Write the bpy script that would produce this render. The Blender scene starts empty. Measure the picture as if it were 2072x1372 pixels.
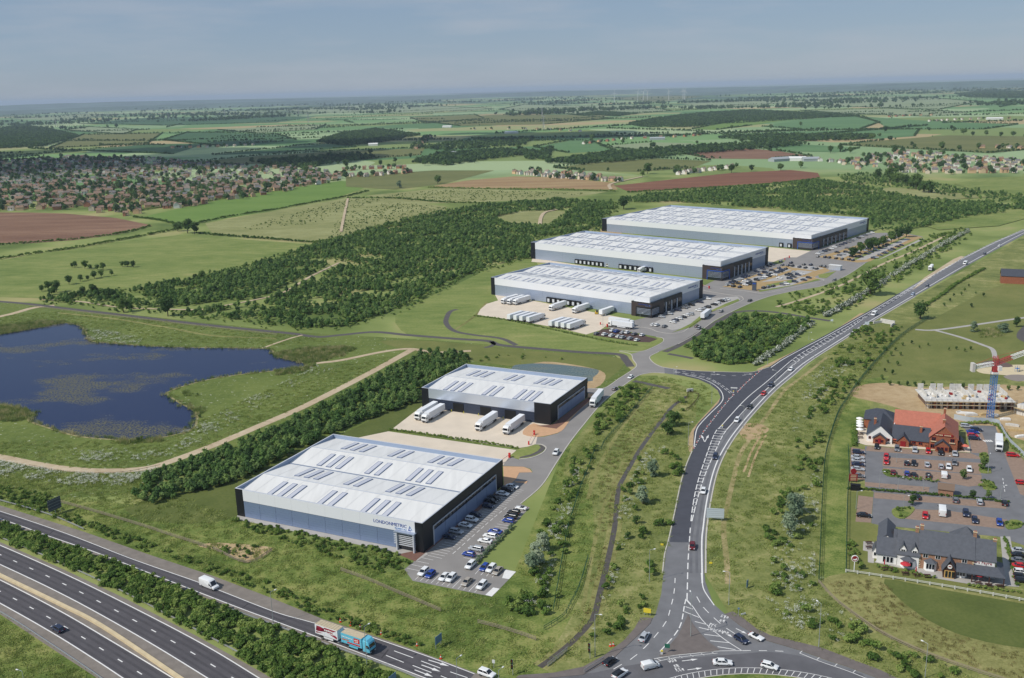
import bpy, bmesh, math, random
import numpy as np
from mathutils import Vector, Matrix

random.seed(7)
RNG = np.random.default_rng(7)
scene = bpy.context.scene
COL = scene.collection

# ---------------------------------------------------------------- camera
H = 138.0                      # camera height above the ground
FPX, CX, CY = 1957.8, 1036.0, 686.0
PITCH, ROLL = math.radians(14.49), math.radians(-1.533)
_cp, _sp, _cr, _sr = math.cos(PITCH), math.sin(PITCH), math.cos(ROLL), math.sin(ROLL)
FW = Vector((0, _cp, -_sp)); _up = Vector((0, _sp, _cp)); _rt = Vector((1, 0, 0))
RT = _cr * _rt + _sr * _up
UP = -_sr * _rt + _cr * _up
cam_d = bpy.data.cameras.new('camera')
cam_d.sensor_width = 36.0
cam_d.lens = FPX / 2072.0 * 36.0
cam_d.clip_start = 1.0
cam_d.clip_end = 200000.0
cam = bpy.data.objects.new('camera', cam_d)
COL.objects.link(cam)
M = Matrix.Identity(4)
for i in range(3):
    M[i][0], M[i][1], M[i][2] = RT[i], UP[i], -FW[i]
M[2][3] = H
cam.matrix_world = M
scene.camera = cam

# ---------------------------------------------------------------- light
SUN_EL = math.radians(46.0)
SHADOW_DIR = math.atan2(0.42, 0.90)          # ground direction in which shadows fall
sun_d = bpy.data.lights.new('sun', 'SUN')
sun_d.energy = 3.7
sun_d.angle = math.radians(0.6)
sun_d.color = (1.0, 0.95, 0.87)
sun = bpy.data.objects.new('sun', sun_d)
COL.objects.link(sun)
_ld = Vector((math.cos(SHADOW_DIR) * math.cos(SUN_EL), math.sin(SHADOW_DIR) * math.cos(SUN_EL), -math.sin(SUN_EL)))
sun.rotation_euler = _ld.to_track_quat('-Z', 'Y').to_euler()
sun.location = (-300, -200, 600)

world = bpy.data.worlds.new('World')
scene.world = world
world.use_nodes = True
wn, wl = world.node_tree.nodes, world.node_tree.links
bg = wn['Background']
sky = wn.new('ShaderNodeTexSky')
sky.sky_type = 'NISHITA'
sky.sun_disc = False
sky.sun_elevation = SUN_EL
# blender: rotation 0 puts the sun at +Y, positive turns towards +X
sx, sy = -_ld.x, -_ld.y
sky.sun_rotation = math.atan2(sx, sy)
sky.altitude = 0
sky.air_density = 1.0
sky.dust_density = 0.0
sky.ozone_density = 3.0
SKY_STRENGTH = 0.072
# thin, even cloud veil over the whole sky: soft streaks that lie flat towards the horizon
tc = wn.new('ShaderNodeTexCoord')
sep = wn.new('ShaderNodeSeparateXYZ'); wl.new(tc.outputs['Generated'], sep.inputs[0])
mp = wn.new('ShaderNodeMapping'); mp.inputs['Scale'].default_value = (2.2, 2.2, 15.0)
wl.new(tc.outputs['Generated'], mp.inputs[0])
cn = wn.new('ShaderNodeTexNoise'); cn.inputs['Scale'].default_value = 3.0
cn.inputs['Detail'].default_value = 7; cn.inputs['Roughness'].default_value = 0.55
wl.new(mp.outputs[0], cn.inputs['Vector'])
cr_ = wn.new('ShaderNodeValToRGB')
cr_.color_ramp.elements[0].position = 0.45; cr_.color_ramp.elements[0].color = (0, 0, 0, 1)
cr_.color_ramp.elements[1].position = 0.85; cr_.color_ramp.elements[1].color = (1, 1, 1, 1)
wl.new(cn.outputs[0], cr_.inputs[0])
cm = wn.new('ShaderNodeMath'); cm.operation = 'MULTIPLY_ADD'; cm.inputs[1].default_value = 0.0; cm.inputs[2].default_value = 0.66
wl.new(cr_.outputs[0], cm.inputs[0])
mixc = wn.new('ShaderNodeMixRGB'); mixc.inputs[2].default_value = (3.5, 4.85, 7.1, 1)
wl.new(cm.outputs[0], mixc.inputs[0]); wl.new(sky.outputs[0], mixc.inputs[1])
st = wn.new('ShaderNodeMixRGB'); st.inputs[2].default_value = (6.4, 6.8, 7.6, 1)
sm = wn.new('ShaderNodeMath'); sm.operation = 'MULTIPLY'; sm.inputs[1].default_value = 0.55
wl.new(cr_.outputs[0], sm.inputs[0]); wl.new(sm.outputs[0], st.inputs[0]); wl.new(mixc.outputs[0], st.inputs[1])
wl.new(st.outputs[0], bg.inputs['Color'])
bg.inputs['Strength'].default_value = SKY_STRENGTH

scene.view_settings.view_transform = 'Standard'
scene.view_settings.look = 'None'
scene.view_settings.exposure = 0.0
scene.view_settings.gamma = 1.0
scene.render.engine = 'CYCLES'
cy = scene.cycles
cy.max_bounces = 5; cy.diffuse_bounces = 2; cy.glossy_bounces = 2; cy.transmission_bounces = 2
cy.volume_bounces = 0; cy.transparent_max_bounces = 6
cy.use_denoising = True
try:
    cy.denoiser = 'OPENIMAGEDENOISE'
except Exception:
    pass
cy.use_adaptive_sampling = False
cy.sample_clamp_indirect = 4.0

# ---------------------------------------------------------------- helpers
def P(x, y, z=0.0):
    """ground point (height z) seen at photo pixel (x, y)"""
    d = FW * FPX + RT * (x - CX) + UP * (CY - y)
    t = (z - H) / d.z
    return Vector((d.x * t, d.y * t, z))

def PX(v):
    d = Vector(v) - Vector((0, 0, H)); z = d.dot(FW)
    return (CX + FPX * d.dot(RT) / z, CY - FPX * d.dot(UP) / z)

def PP(pts, z=0.0):
    return [P(x, y, z) for x, y in pts]

def srgb(r, g, b):
    def f(c):
        c /= 255.0
        return c / 12.92 if c <= 0.04045 else ((c + 0.055) / 1.055) ** 2.4
    return (f(r), f(g), f(b))

_M = {}
def mat(name, col, rough=0.7, metal=0.0, var=0.0, scale=0.3, spec=0.4, emit=None, alpha=None):
    """plain material; var darkens/lightens with world-space noise (scale in 1/m)"""
    if name in _M:
        return _M[name]
    m = bpy.data.materials.new(name); m.use_nodes = True
    n, l = m.node_tree.nodes, m.node_tree.links
    b = n['Principled BSDF']
    b.inputs['Base Color'].default_value = (*col, 1)
    b.inputs['Roughness'].default_value = rough
    b.inputs['Metallic'].default_value = metal
    b.inputs['Specular IOR Level'].default_value = spec
    if var > 0:
        g = n.new('ShaderNodeNewGeometry')
        t = n.new('ShaderNodeTexNoise'); t.inputs['Scale'].default_value = scale
        t.inputs['Detail'].default_value = 5
        l.new(g.outputs['Position'], t.inputs['Vector'])
        r = n.new('ShaderNodeMapRange')
        r.inputs[1].default_value = 0.3; r.inputs[2].default_value = 0.7
        r.inputs[3].default_value = 1 - var; r.inputs[4].default_value = 1 + var
        l.new(t.outputs[0], r.inputs[0])
        mx = n.new('ShaderNodeMixRGB'); mx.blend_type = 'MULTIPLY'; mx.inputs[0].default_value = 1
        mx.inputs[1].default_value = (*col, 1)
        l.new(r.outputs[0], mx.inputs[2]); l.new(mx.outputs[0], b.inputs['Base Color'])
    _M[name] = m
    return m

def ramp_ground(name, cols, s1=0.012, s2=0.12, s3=0.9, w=(0.4, 0.33, 0.27), stretch=None, rough=0.9, fleck=None, contrast=1.0):
    """ground cover: three scales of world noise drive a colour ramp; fleck=(colour, scale, threshold)"""
    if name in _M:
        return _M[name]
    cols = [(c[0] * 0.92, c[1] * 0.83, c[2] * 0.84) if c[1] > c[0] * 1.05 else c for c in cols]   # English June grass is olive
    m = bpy.data.materials.new(name); m.use_nodes = True
    n, l = m.node_tree.nodes, m.node_tree.links
    b = n['Principled BSDF']; b.inputs['Roughness'].default_value = rough
    b.inputs['Specular IOR Level'].default_value = 0.15
    g = n.new('ShaderNodeNewGeometry')
    src = g.outputs['Position']
    if stretch:
        mpn = n.new('ShaderNodeMapping')
        mpn.inputs['Rotation'].default_value = (0, 0, stretch[0])
        mpn.inputs['Scale'].default_value = (stretch[1], stretch[2], 1)
        l.new(src, mpn.inputs[0]); src = mpn.outputs[0]
    acc = None
    for s, ww, det in ((s1, w[0], 3), (s2, w[1], 4), (s3, w[2], 4)):
        t = n.new('ShaderNodeTexNoise'); t.inputs['Scale'].default_value = s; t.inputs['Detail'].default_value = det
        l.new(src if s != s3 else g.outputs['Position'], t.inputs['Vector'])
        mu = n.new('ShaderNodeMath'); mu.operation = 'MULTIPLY'; mu.inputs[1].default_value = ww
        l.new(t.outputs[0], mu.inputs[0])
        if acc is None:
            acc = mu.outputs[0]
        else:
            ad = n.new('ShaderNodeMath'); ad.operation = 'ADD'
            l.new(acc, ad.inputs[0]); l.new(mu.outputs[0], ad.inputs[1]); acc = ad.outputs[0]
    r = n.new('ShaderNodeValToRGB')
    lo, hi = 0.5 - 0.17 / contrast, 0.5 + 0.17 / contrast
    el = r.color_ramp.elements
    el[0].position = lo; el[0].color = (*cols[0], 1)
    el[1].position = hi; el[1].color = (*cols[-1], 1)
    for i, c in enumerate(cols[1:-1]):
        e = el.new(lo + (hi - lo) * (i + 1) / (len(cols) - 1)); e.color = (*c, 1)
    l.new(acc, r.inputs[0])
    out = r.outputs[0]
    if fleck:
        fc, fs, ft = fleck
        t = n.new('ShaderNodeTexNoise'); t.inputs['Scale'].default_value = fs; t.inputs['Detail'].default_value = 6
        t.inputs['Roughness'].default_value = 0.7
        l.new(g.outputs['Position'], t.inputs['Vector'])
        rr = n.new('ShaderNodeMapRange'); rr.inputs[1].default_value = ft; rr.inputs[2].default_value = ft + 0.06
        l.new(t.outputs[0], rr.inputs[0])
        mx = n.new('ShaderNodeMixRGB'); l.new(rr.outputs[0], mx.inputs[0]); l.new(out, mx.inputs[1])
        mx.inputs[2].default_value = (*fc, 1); out = mx.outputs[0]
    l.new(out, b.inputs['Base Color'])
    _M[name] = m
    return m

class MB:
    """collects faces for ONE mesh"""
    def __init__(s):
        s.v, s.f, s.mi = [], [], []
    def face(s, pts, mi=0):
        i = len(s.v); s.v += [tuple(p) for p in pts]; s.f.append(list(range(i, i + len(pts)))); s.mi.append(mi)
    def box(s, c, d, rz=0.0, mi=0, mtx=None):
        hx, hy, hz = d[0] / 2, d[1] / 2, d[2] / 2
        ca, sa = math.cos(rz), math.sin(rz); i = len(s.v)
        for z in (-hz, hz):
            for x, y in ((-hx, -hy), (hx, -hy), (hx, hy), (-hx, hy)):
                s.v.append((c[0] + ca * x - sa * y, c[1] + sa * x + ca * y, c[2] + z))
        for f in ((3, 2, 1, 0), (4, 5, 6, 7), (0, 1, 5, 4), (1, 2, 6, 5), (2, 3, 7, 6), (3, 0, 4, 7)):
            s.f.append([i + k for k in f]); s.mi.append(mi)
    def prism(s, pts, z0, z1, mi=0, top=None):
        n = len(pts); i = len(s.v)
        s.v += [(p[0], p[1], z0) for p in pts] + [(p[0], p[1], z1) for p in pts]
        s.f.append([i + k for k in range(n)][::-1]); s.mi.append(mi)
        s.f.append([i + n + k for k in range(n)]); s.mi.append(mi if top is None else top)
        for k in range(n):
            j = (k + 1) % n
            s.f.append([i + k, i + j, i + n + j, i + n + k]); s.mi.append(mi)
    def extrude(s, prof, y0, y1, mi=0):
        """profile in the xz plane swept along y"""
        n = len(prof); i = len(s.v)
        s.v += [(p[0], y0, p[1]) for p in prof] + [(p[0], y1, p[1]) for p in prof]
        s.f.append([i + k for k in range(n)]); s.mi.append(mi)
        s.f.append([i + n + k for k in range(n)][::-1]); s.mi.append(mi)
        for k in range(n):
            j = (k + 1) % n
            s.f.append([i + j, i + k, i + n + k, i + n + j]); s.mi.append(mi)
    def tube(s, a, b, r0, r1=None, n=6, mi=0):
        a, b = Vector(a), Vector(b); r1 = r0 if r1 is None else r1
        d = (b - a).normalized()
        u = d.cross(Vector((0, 0, 1)) if abs(d.z) < 0.9 else Vector((1, 0, 0))).normalized(); w = d.cross(u)
        i = len(s.v)
        for c, r in ((a, r0), (b, r1)):
            for k in range(n):
                t = 2 * math.pi * k / n
                s.v.append(tuple(c + u * (r * math.cos(t)) + w * (r * math.sin(t))))
        for k in range(n):
            j = (k + 1) % n
            s.f.append([i + k, i + n + k, i + n + j, i + j]); s.mi.append(mi)
        s.f.append([i + k for k in range(n)]); s.mi.append(mi)
        s.f.append([i + n + k for k in range(n)][::-1]); s.mi.append(mi)
    def lathe(s, prof, n=10, c=(0, 0, 0), mi=0):
        i = len(s.v)
        for r, z in prof:
            for k in range(n):
                t = 2 * math.pi * k / n
                s.v.append((c[0] + r * math.cos(t), c[1] + r * math.sin(t), c[2] + z))
        for q in range(len(prof) - 1):
            for k in range(n):
                j = (k + 1) % n
                s.f.append([i + q * n + k, i + q * n + j, i + q * n + n + j, i + q * n + n + k]); s.mi.append(mi)
        s.f.append([i + k for k in range(n)][::-1]); s.mi.append(mi)
        s.f.append([i + (len(prof) - 1) * n + k for k in range(n)]); s.mi.append(mi)
    def mesh(s, name, mats):
        me = bpy.data.meshes.new(name)
        me.from_pydata(s.v, [], s.f)
        for m in (mats if isinstance(mats, (list, tuple)) else [mats]):
            me.materials.append(m)
        if any(s.mi):
            me.polygons.foreach_set('material_index', s.mi)
        me.update()
        return me
    def build(s, name, mats, parent=None, **kw):
        return link(name, s.mesh(name, mats), parent, **kw)

def link(name, data, parent=None, loc=None, rz=0.0, label=None, cat=None, group=None, kind=None):
    o = bpy.data.objects.new(name, data); COL.objects.link(o)
    if parent is not None: o.parent = parent
    if loc is not None: o.location = loc
    if rz: o.rotation_euler = (0, 0, rz)
    if label: o['label'] = label
    if cat: o['category'] = cat
    if group: o['group'] = group
    if kind: o['kind'] = kind
    return o

def thing(name, label, cat, loc=(0, 0, 0), rz=0.0, group=None):
    return link(name, None, None, loc, rz, label, cat, group)

def copy_tree(o, parent=None, loc=None, rz=None, label=None, group=None):
    c = o.copy(); COL.objects.link(c); c.parent = parent
    if loc is not None: c.location = loc
    if rz is not None: c.rotation_euler = (0, 0, rz)
    if label: c['label'] = label
    if group: c['group'] = group
    for ch in list(o.children):
        copy_tree(ch, c)
    return c

def fmesh(name, V, F, mats, mi=None):
    """fast mesh from numpy arrays; F is (n,3) or (n,4)"""
    me = bpy.data.meshes.new(name)
    V = np.asarray(V, np.float32); F = np.asarray(F, np.int32)
    k = F.shape[1]
    me.vertices.add(len(V)); me.vertices.foreach_set('co', V.ravel())
    me.loops.add(F.size); me.loops.foreach_set('vertex_index', F.ravel())
    me.polygons.add(len(F)); me.polygons.foreach_set('loop_start', np.arange(0, F.size, k, dtype=np.int32))
    for m in (mats if isinstance(mats, (list, tuple)) else [mats]):
        me.materials.append(m)
    if mi is not None:
        me.polygons.foreach_set('material_index', np.asarray(mi, np.int32))
    me.update(calc_edges=True); me.validate()
    return me

def catmull(pts, n=6, closed=False):
    pts = [Vector((p[0], p[1], 0)) for p in pts]
    out = []
    m = len(pts)
    rng = range(m if closed else m - 1)
    for i in rng:
        if closed:
            p0, p1, p2, p3 = pts[i - 1], pts[i], pts[(i + 1) % m], pts[(i + 2) % m]
        else:
            p1, p2 = pts[i], pts[i + 1]
            p0 = pts[i - 1] if i else p1 * 2 - p2
            p3 = pts[i + 2] if i + 2 < m else p2 * 2 - p1
        for k in range(n):
            t = k / n
            out.append(0.5 * ((2 * p1) + (p2 - p0) * t + (2 * p0 - 5 * p1 + 4 * p2 - p3) * t * t + (3 * p1 - p0 - 3 * p2 + p3) * t ** 3))
    if not closed:
        out.append(pts[-1])
    return out

def offset(line, d):
    """parallel polyline, +d to the right of travel"""
    out = []
    for i, p in enumerate(line):
        a = line[max(0, i - 1)]; b = line[min(len(line) - 1, i + 1)]
        t = (b - a); t.z = 0; t.normalize()
        out.append(p + Vector((t.y, -t.x, 0)) * d)
    return out

def resample(line, step):
    out = [line[0].copy()]; acc = 0.0
    for i in range(1, len(line)):
        a, b = line[i - 1], line[i]; L = (b - a).length
        if L < 1e-6: continue
        d = step - acc
        while d <= L:
            out.append(a.lerp(b, d / L)); d += step
        acc = (acc + L) % step if step else 0
        acc = L - (d - step)
    return out

def length(line):
    return sum((line[i] - line[i - 1]).length for i in range(1, len(line)))

def sheet(name, px, m, z, kind='structure', parent=None, smooth=0, label=None, cat=None, world=False):
    pts = [Vector((p[0], p[1], 0)) for p in px] if world else PP(px)
    if smooth:
        pts = catmull(pts, smooth, closed=True)
    b = MB(); b.face([(p.x, p.y, z) for p in pts])
    me = b.mesh(name, m)
    if len(me.polygons) and me.polygons[0].normal.z < 0:
        me.flip_normals()
    return link(name, me, parent, kind=kind if parent is None else None, label=label, cat=cat)

def strip(name, line, width, m, z, parent=None, kind='structure', z1=None):
    L, R = offset(line, -width / 2), offset(line, width / 2)
    b = MB()
    for i in range(len(line) - 1):
        b.face([(R[i].x, R[i].y, z), (R[i + 1].x, R[i + 1].y, z), (L[i + 1].x, L[i + 1].y, z), (L[i].x, L[i].y, z)])
    return b.build(name, m, parent, kind=kind if parent is None else None)

def wall_strip(b, line, w, z0, z1, mi=0):
    """solid rail of width w following a line"""
    L, R = offset(line, -w / 2), offset(line, w / 2)
    for i in range(len(line) - 1):
        a, c, d, e = R[i], R[i + 1], L[i + 1], L[i]
        b.face([(a.x, a.y, z1), (c.x, c.y, z1), (d.x, d.y, z1), (e.x, e.y, z1)], mi)
        b.face([(a.x, a.y, z0), (c.x, c.y, z0), (c.x, c.y, z1), (a.x, a.y, z1)], mi)
        b.face([(d.x, d.y, z0), (e.x, e.y, z0), (e.x, e.y, z1), (d.x, d.y, z1)], mi)

def between(A, B, t):
    """line at fraction t between two px polylines of equal length"""
    return [P(*a).lerp(P(*b), t) for a, b in zip(A, B)]

_TX = {}
def text_mesh(name, txt, size, ext, ax, ay, m):
    k = (name, txt, size, ext, ax, ay, m.name)
    if k not in _TX:
        cu = bpy.data.curves.new('tmp', 'FONT'); cu.body = txt; cu.size = size; cu.extrude = ext
        cu.resolution_u = 2; cu.align_x = ax; cu.align_y = ay
        o = bpy.data.objects.new('tmp', cu); COL.objects.link(o)
        dg = bpy.context.evaluated_depsgraph_get()
        me = bpy.data.meshes.new_from_object(o.evaluated_get(dg)); me.name = name
        me.materials.clear(); me.materials.append(m)
        bpy.data.objects.remove(o); bpy.data.curves.remove(cu)
        _TX[k] = me
    return _TX[k]
# ================================================================ ground, fields, water, roads
g_pale = srgb(138, 148, 88); g_mid = srgb(116, 130, 72); g_dark = srgb(90, 108, 56); g_dry = srgb(164, 156, 108)  # grass tones from dark to pale and dry, mixed by noise
G_GRASS = ramp_ground('rough_grass', [g_dark, g_mid, g_pale, g_dry], 0.035, 0.18, 1.1, contrast=1.25)
G_LUSH = ramp_ground('lush_grass', [srgb(78, 100, 44), srgb(100, 124, 58), srgb(130, 146, 78), srgb(152, 158, 96)], 0.035, 0.2, 1.6, contrast=1.5)
G_MEADOW = ramp_ground('meadow', [srgb(96, 122, 58), srgb(116, 138, 72), srgb(136, 152, 86), srgb(158, 164, 104)], 0.012, 0.07, 0.6, stretch=(0.5, 1, 2.2))
G_BRIGHT = ramp_ground('bright_pasture', [srgb(96, 130, 58), srgb(110, 144, 68), srgb(122, 152, 78)], 0.006, 0.04, 0.3, stretch=(0.3, 1, 3))
G_PALE = ramp_ground('pale_meadow', [srgb(122, 136, 82), srgb(146, 154, 100), srgb(164, 166, 118)], 0.01, 0.06, 0.4, stretch=(0.4, 1, 2))
G_BROWN = ramp_ground('ploughed_soil', [srgb(104, 76, 60), srgb(128, 98, 78), srgb(152, 122, 98)], 0.01, 0.06, 0.5, stretch=(0.15, 0.5, 4))
G_RED = ramp_ground('red_soil', [srgb(106, 72, 56), srgb(124, 86, 66), srgb(142, 104, 80)], 0.01, 0.06, 0.5, stretch=(0.3, 0.5, 4))
G_STUBBLE = ramp_ground('stubble', [srgb(128, 96, 70), srgb(156, 130, 94), srgb(176, 154, 112)], 0.008, 0.05, 0.4, stretch=(0.1, 0.5, 4))
G_CROP = ramp_ground('green_crop', [srgb(84, 124, 78), srgb(98, 138, 88), srgb(112, 150, 98)], 0.004, 0.03, 0.2, stretch=(0.2, 1, 3))
G_CROP2 = ramp_ground('pale_crop', [srgb(128, 152, 112), srgb(142, 162, 122), srgb(154, 172, 132)], 0.004, 0.03, 0.2, stretch=(0.2, 1, 3))
G_DCROP = ramp_ground('dark_crop', [srgb(62, 96, 62), srgb(72, 108, 70), srgb(84, 120, 78)], 0.004, 0.03, 0.2, stretch=(0.2, 1, 3))
G_OLIVE = ramp_ground('olive_field', [srgb(96, 108, 62), srgb(114, 124, 74), srgb(130, 136, 84)], 0.005, 0.03, 0.2, stretch=(0.2, 1, 3))
G_MOWN = ramp_ground('mown_lawn', [srgb(78, 94, 48), srgb(94, 110, 56), srgb(112, 124, 68)], 0.02, 0.1, 1.0)
G_PARK = ramp_ground('park_grass', [srgb(98, 112, 60), srgb(116, 128, 70), srgb(136, 140, 84)], 0.02, 0.1, 0.9)
G_HAY = ramp_ground('dry_grass', [srgb(100, 112, 58), srgb(122, 128, 74), srgb(142, 140, 88), srgb(160, 150, 102)], 0.03, 0.3, 1.5)
G_SOIL = ramp_ground('bare_soil', [srgb(150, 126, 92), srgb(178, 154, 118), srgb(196, 176, 140)], 0.04, 0.3, 1.8)
G_TRACK = ramp_ground('gravel_track', [srgb(168, 148, 120), srgb(188, 170, 142), srgb(202, 186, 160)], 0.05, 0.4, 2.0)
G_FLOWER = ramp_ground('flowering_meadow', [srgb(82, 104, 48), srgb(106, 126, 62), srgb(126, 142, 76)], 0.03, 0.3, 1.4, fleck=(srgb(205, 205, 185), 0.55, 0.61))
ASPH = mat('motorway_asphalt', srgb(84, 81, 84), 0.85, var=0.10, scale=0.25)
ASPH_D = mat('new_asphalt', srgb(74, 75, 82), 0.8, var=0.10, scale=0.3)
ASPH_O = mat('worn_asphalt', srgb(116, 116, 118), 0.85, var=0.12, scale=0.22)
ASPH_S = mat('shoulder_asphalt', srgb(128, 120, 112), 0.9, var=0.14, scale=0.35)
ASPH_E = mat('estate_asphalt', srgb(140, 136, 132), 0.85, var=0.08, scale=0.12)
ASPH_P = mat('path_asphalt', srgb(88, 84, 82), 0.9, var=0.12, scale=0.4)
CONC = mat('yard_concrete', srgb(214, 200, 180), 0.9, var=0.06, scale=0.15)
PAVE = mat('footway_asphalt', srgb(112, 104, 100), 0.9, var=0.12, scale=0.5)
TANPAVE = mat('tan_paving', srgb(200, 160, 124), 0.9, var=0.06, scale=0.6)
BRICKPAVE = mat('block_paving', srgb(146, 124, 108), 0.9, var=0.12, scale=0.9)
REDPAVE = mat('red_block_paving', srgb(120, 88, 76), 0.9, var=0.10, scale=0.8)
TANLANE = mat('car_park_buff_lane', srgb(170, 144, 100), 0.9, var=0.08, scale=0.3)
BAYGREY = mat('car_park_grey_bay', srgb(172, 168, 162), 0.9, var=0.08, scale=0.3)
DARKBAY = mat('car_park_dark_bay', srgb(84, 66, 60), 0.9, var=0.15, scale=0.5)
PAINT = mat('road_paint', srgb(228, 226, 222), 0.7, var=0.08, scale=1.5)
KERB = mat('kerb_stone', srgb(190, 184, 174), 0.85, var=0.10, scale=1.2)
CONCSTRIP = mat('concrete_barrier', srgb(206, 188, 152), 0.9, var=0.10, scale=0.5)
GALV = mat('galvanised_steel', srgb(186, 186, 186), 0.45, 0.6)

# far patchwork of fields blended into local grass, by ground position
def ground_material():
    m = bpy.data.materials.new('countryside'); m.use_nodes = True
    n, l = m.node_tree.nodes, m.node_tree.links
    b = n['Principled BSDF']; b.inputs['Roughness'].default_value = 0.9
    b.inputs['Specular IOR Level'].default_value = 0.1
    g = n.new('ShaderNodeNewGeometry')
    mp = n.new('ShaderNodeMapping'); mp.inputs['Rotation'].default_value = (0, 0, 0.35)
    mp.inputs['Scale'].default_value = (1 / 420, 1 / 330, 0)
    l.new(g.outputs['Position'], mp.inputs[0])
    nz = n.new('ShaderNodeTexNoise'); nz.inputs['Scale'].default_value = 0.7
    l.new(mp.outputs[0], nz.inputs['Vector'])
    ad = n.new('ShaderNodeVectorMath'); ad.operation = 'ADD'
    sc = n.new('ShaderNodeVectorMath'); sc.operation = 'SCALE'; sc.inputs['Scale'].default_value = 0.9
    l.new(nz.outputs['Color'], sc.inputs[0]); l.new(mp.outputs[0], ad.inputs[0]); l.new(sc.outputs[0], ad.inputs[1])
    v = n.new('ShaderNodeTexVoronoi'); v.voronoi_dimensions = '2D'; v.inputs['Scale'].default_value = 1.0
    v.distance = 'CHEBYCHEV'
    l.new(ad.outputs[0], v.inputs['Vector'])
    sp = n.new('ShaderNodeSeparateColor'); l.new(v.outputs['Color'], sp.inputs[0])
    r = n.new('ShaderNodeValToRGB'); r.color_ramp.interpolation = 'CONSTANT'
    el = r.color_ramp.elements
    cols = [srgb(134, 158, 112), srgb(150, 170, 126), srgb(108, 140, 90), srgb(124, 140, 84), srgb(158, 174, 130), srgb(90, 122, 78), srgb(154, 156, 108), srgb(118, 150, 96), srgb(172, 156, 116)]
    el[0].color = (*cols[0], 1); el[0].position = 0
    el[1].color = (*cols[-1], 1); el[1].position = 0.93
    for i, c in enumerate(cols[1:-1]):
        e = el.new((i + 1) * 0.93 / (len(cols) - 1)); e.color = (*c, 1)
    l.new(sp.outputs[0], r.inputs[0])
    t2 = n.new('ShaderNodeTexNoise'); t2.inputs['Scale'].default_value = 0.012; t2.inputs['Detail'].default_value = 8
    l.new(g.outputs['Position'], t2.inputs['Vector'])
    rg = n.new('ShaderNodeValToRGB')
    e = rg.color_ramp.elements
    e[0].position = 0.32; e[0].color = (*g_dark, 1); e[1].position = 0.68; e[1].color = (*g_dry, 1)
    q = e.new(0.45); q.color = (*g_mid, 1); q = e.new(0.56); q.color = (*g_pale, 1)
    l.new(t2.outputs[0], rg.inputs[0])
    d = n.new('ShaderNodeVectorMath'); d.operation = 'LENGTH'; l.new(g.outputs['Position'], d.inputs[0])
    mr = n.new('ShaderNodeMapRange'); mr.inputs[1].default_value = 1500; mr.inputs[2].default_value = 1700
    l.new(d.outputs['Value'], mr.inputs[0])
    mx = n.new('ShaderNodeMixRGB'); l.new(mr.outputs[0], mx.inputs[0]); l.new(rg.outputs[0], mx.inputs[1]); l.new(r.outputs[0], mx.inputs[2])
    # beyond some kilometres the land is mostly hedge and wood between the fields
    t3 = n.new('ShaderNodeTexNoise'); t3.inputs['Scale'].default_value = 0.0009; t3.inputs['Detail'].default_value = 9
    t3.inputs['Roughness'].default_value = 0.65
    mp3 = n.new('ShaderNodeMapping'); mp3.inputs['Scale'].default_value = (0.8, 0.35, 0)
    l.new(g.outputs['Position'], mp3.inputs[0]); l.new(mp3.outputs[0], t3.inputs['Vector'])
    m3 = n.new('ShaderNodeMapRange'); m3.inputs[1].default_value = 0.50; m3.inputs[2].default_value = 0.54
    l.new(t3.outputs[0], m3.inputs[0])
    m4 = n.new('ShaderNodeMapRange'); m4.inputs[1].default_value = 5000; m4.inputs[2].default_value = 9000
    l.new(d.outputs['Value'], m4.inputs[0])
    mm = n.new('ShaderNodeMath'); mm.operation = 'MULTIPLY'; l.new(m3.outputs[0], mm.inputs[0]); l.new(m4.outputs[0], mm.inputs[1])
    mx2 = n.new('ShaderNodeMixRGB'); l.new(mm.outputs[0], mx2.inputs[0]); l.new(mx.outputs[0], mx2.inputs[1])
    mx2.inputs[2].default_value = (*srgb(80, 102, 78), 1)
    l.new(mx2.outputs[0], b.inputs['Base Color'])
    return m

b = MB()
rings = [0, 400, 1000, 2000, 4000, 8000, 16000, 30000, 60000]
NS = 48
for a, c in zip(rings[:-1], rings[1:]):
    for k in range(NS):
        t0, t1 = 2 * math.pi * k / NS, 2 * math.pi * (k + 1) / NS
        if a == 0:
            b.face([(0, 0, 0), (c * math.cos(t0), c * math.sin(t0), 0), (c * math.cos(t1), c * math.sin(t1), 0)])
        else:
            b.face([(a * math.cos(t0), a * math.sin(t0), 0), (c * math.cos(t0), c * math.sin(t0), 0), (c * math.cos(t1), c * math.sin(t1), 0), (a * math.cos(t1), a * math.sin(t1), 0)])
b.build('ground', ground_material(), kind='structure')

# low far ridges on the horizon
RIDGE = mat('wooded_ridge', srgb(84, 104, 90), 0.95, var=0.35, scale=0.002)
def ridge(x0, x1, dist, h, seed):
    rr = random.Random(seed); b = MB(); N = 60; prev = None
    for i in range(N + 1):
        t = i / N; px = x0 + (x1 - x0) * t
        d = P(px, 420); d.z = 0; d = d.normalized()
        hh = h * math.sin(math.pi * t) ** 0.7 * (0.75 + 0.25 * math.sin(5 * t + seed)) + rr.uniform(-3, 3)
        ring = [d * (dist - 1800) + Vector((0, 0, -1)), d * (dist - 600) + Vector((0, 0, max(0, hh * 0.75))), d * dist + Vector((0, 0, max(0, hh))), d * (dist + 2500) + Vector((0, 0, -1))]
        if prev:
            for k in range(3):
                b.face([prev[k], ring[k], ring[k + 1], prev[k + 1]])
        prev = ring
    b.build('hills', RIDGE, kind='structure')
ridge(-300, 1250, 21000, 120, 1)
ridge(700, 2400, 19000, 120, 2)
ridge(-400, 900, 15000, 70, 3)
ridge(1300, 2500, 14500, 75, 5)

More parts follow.
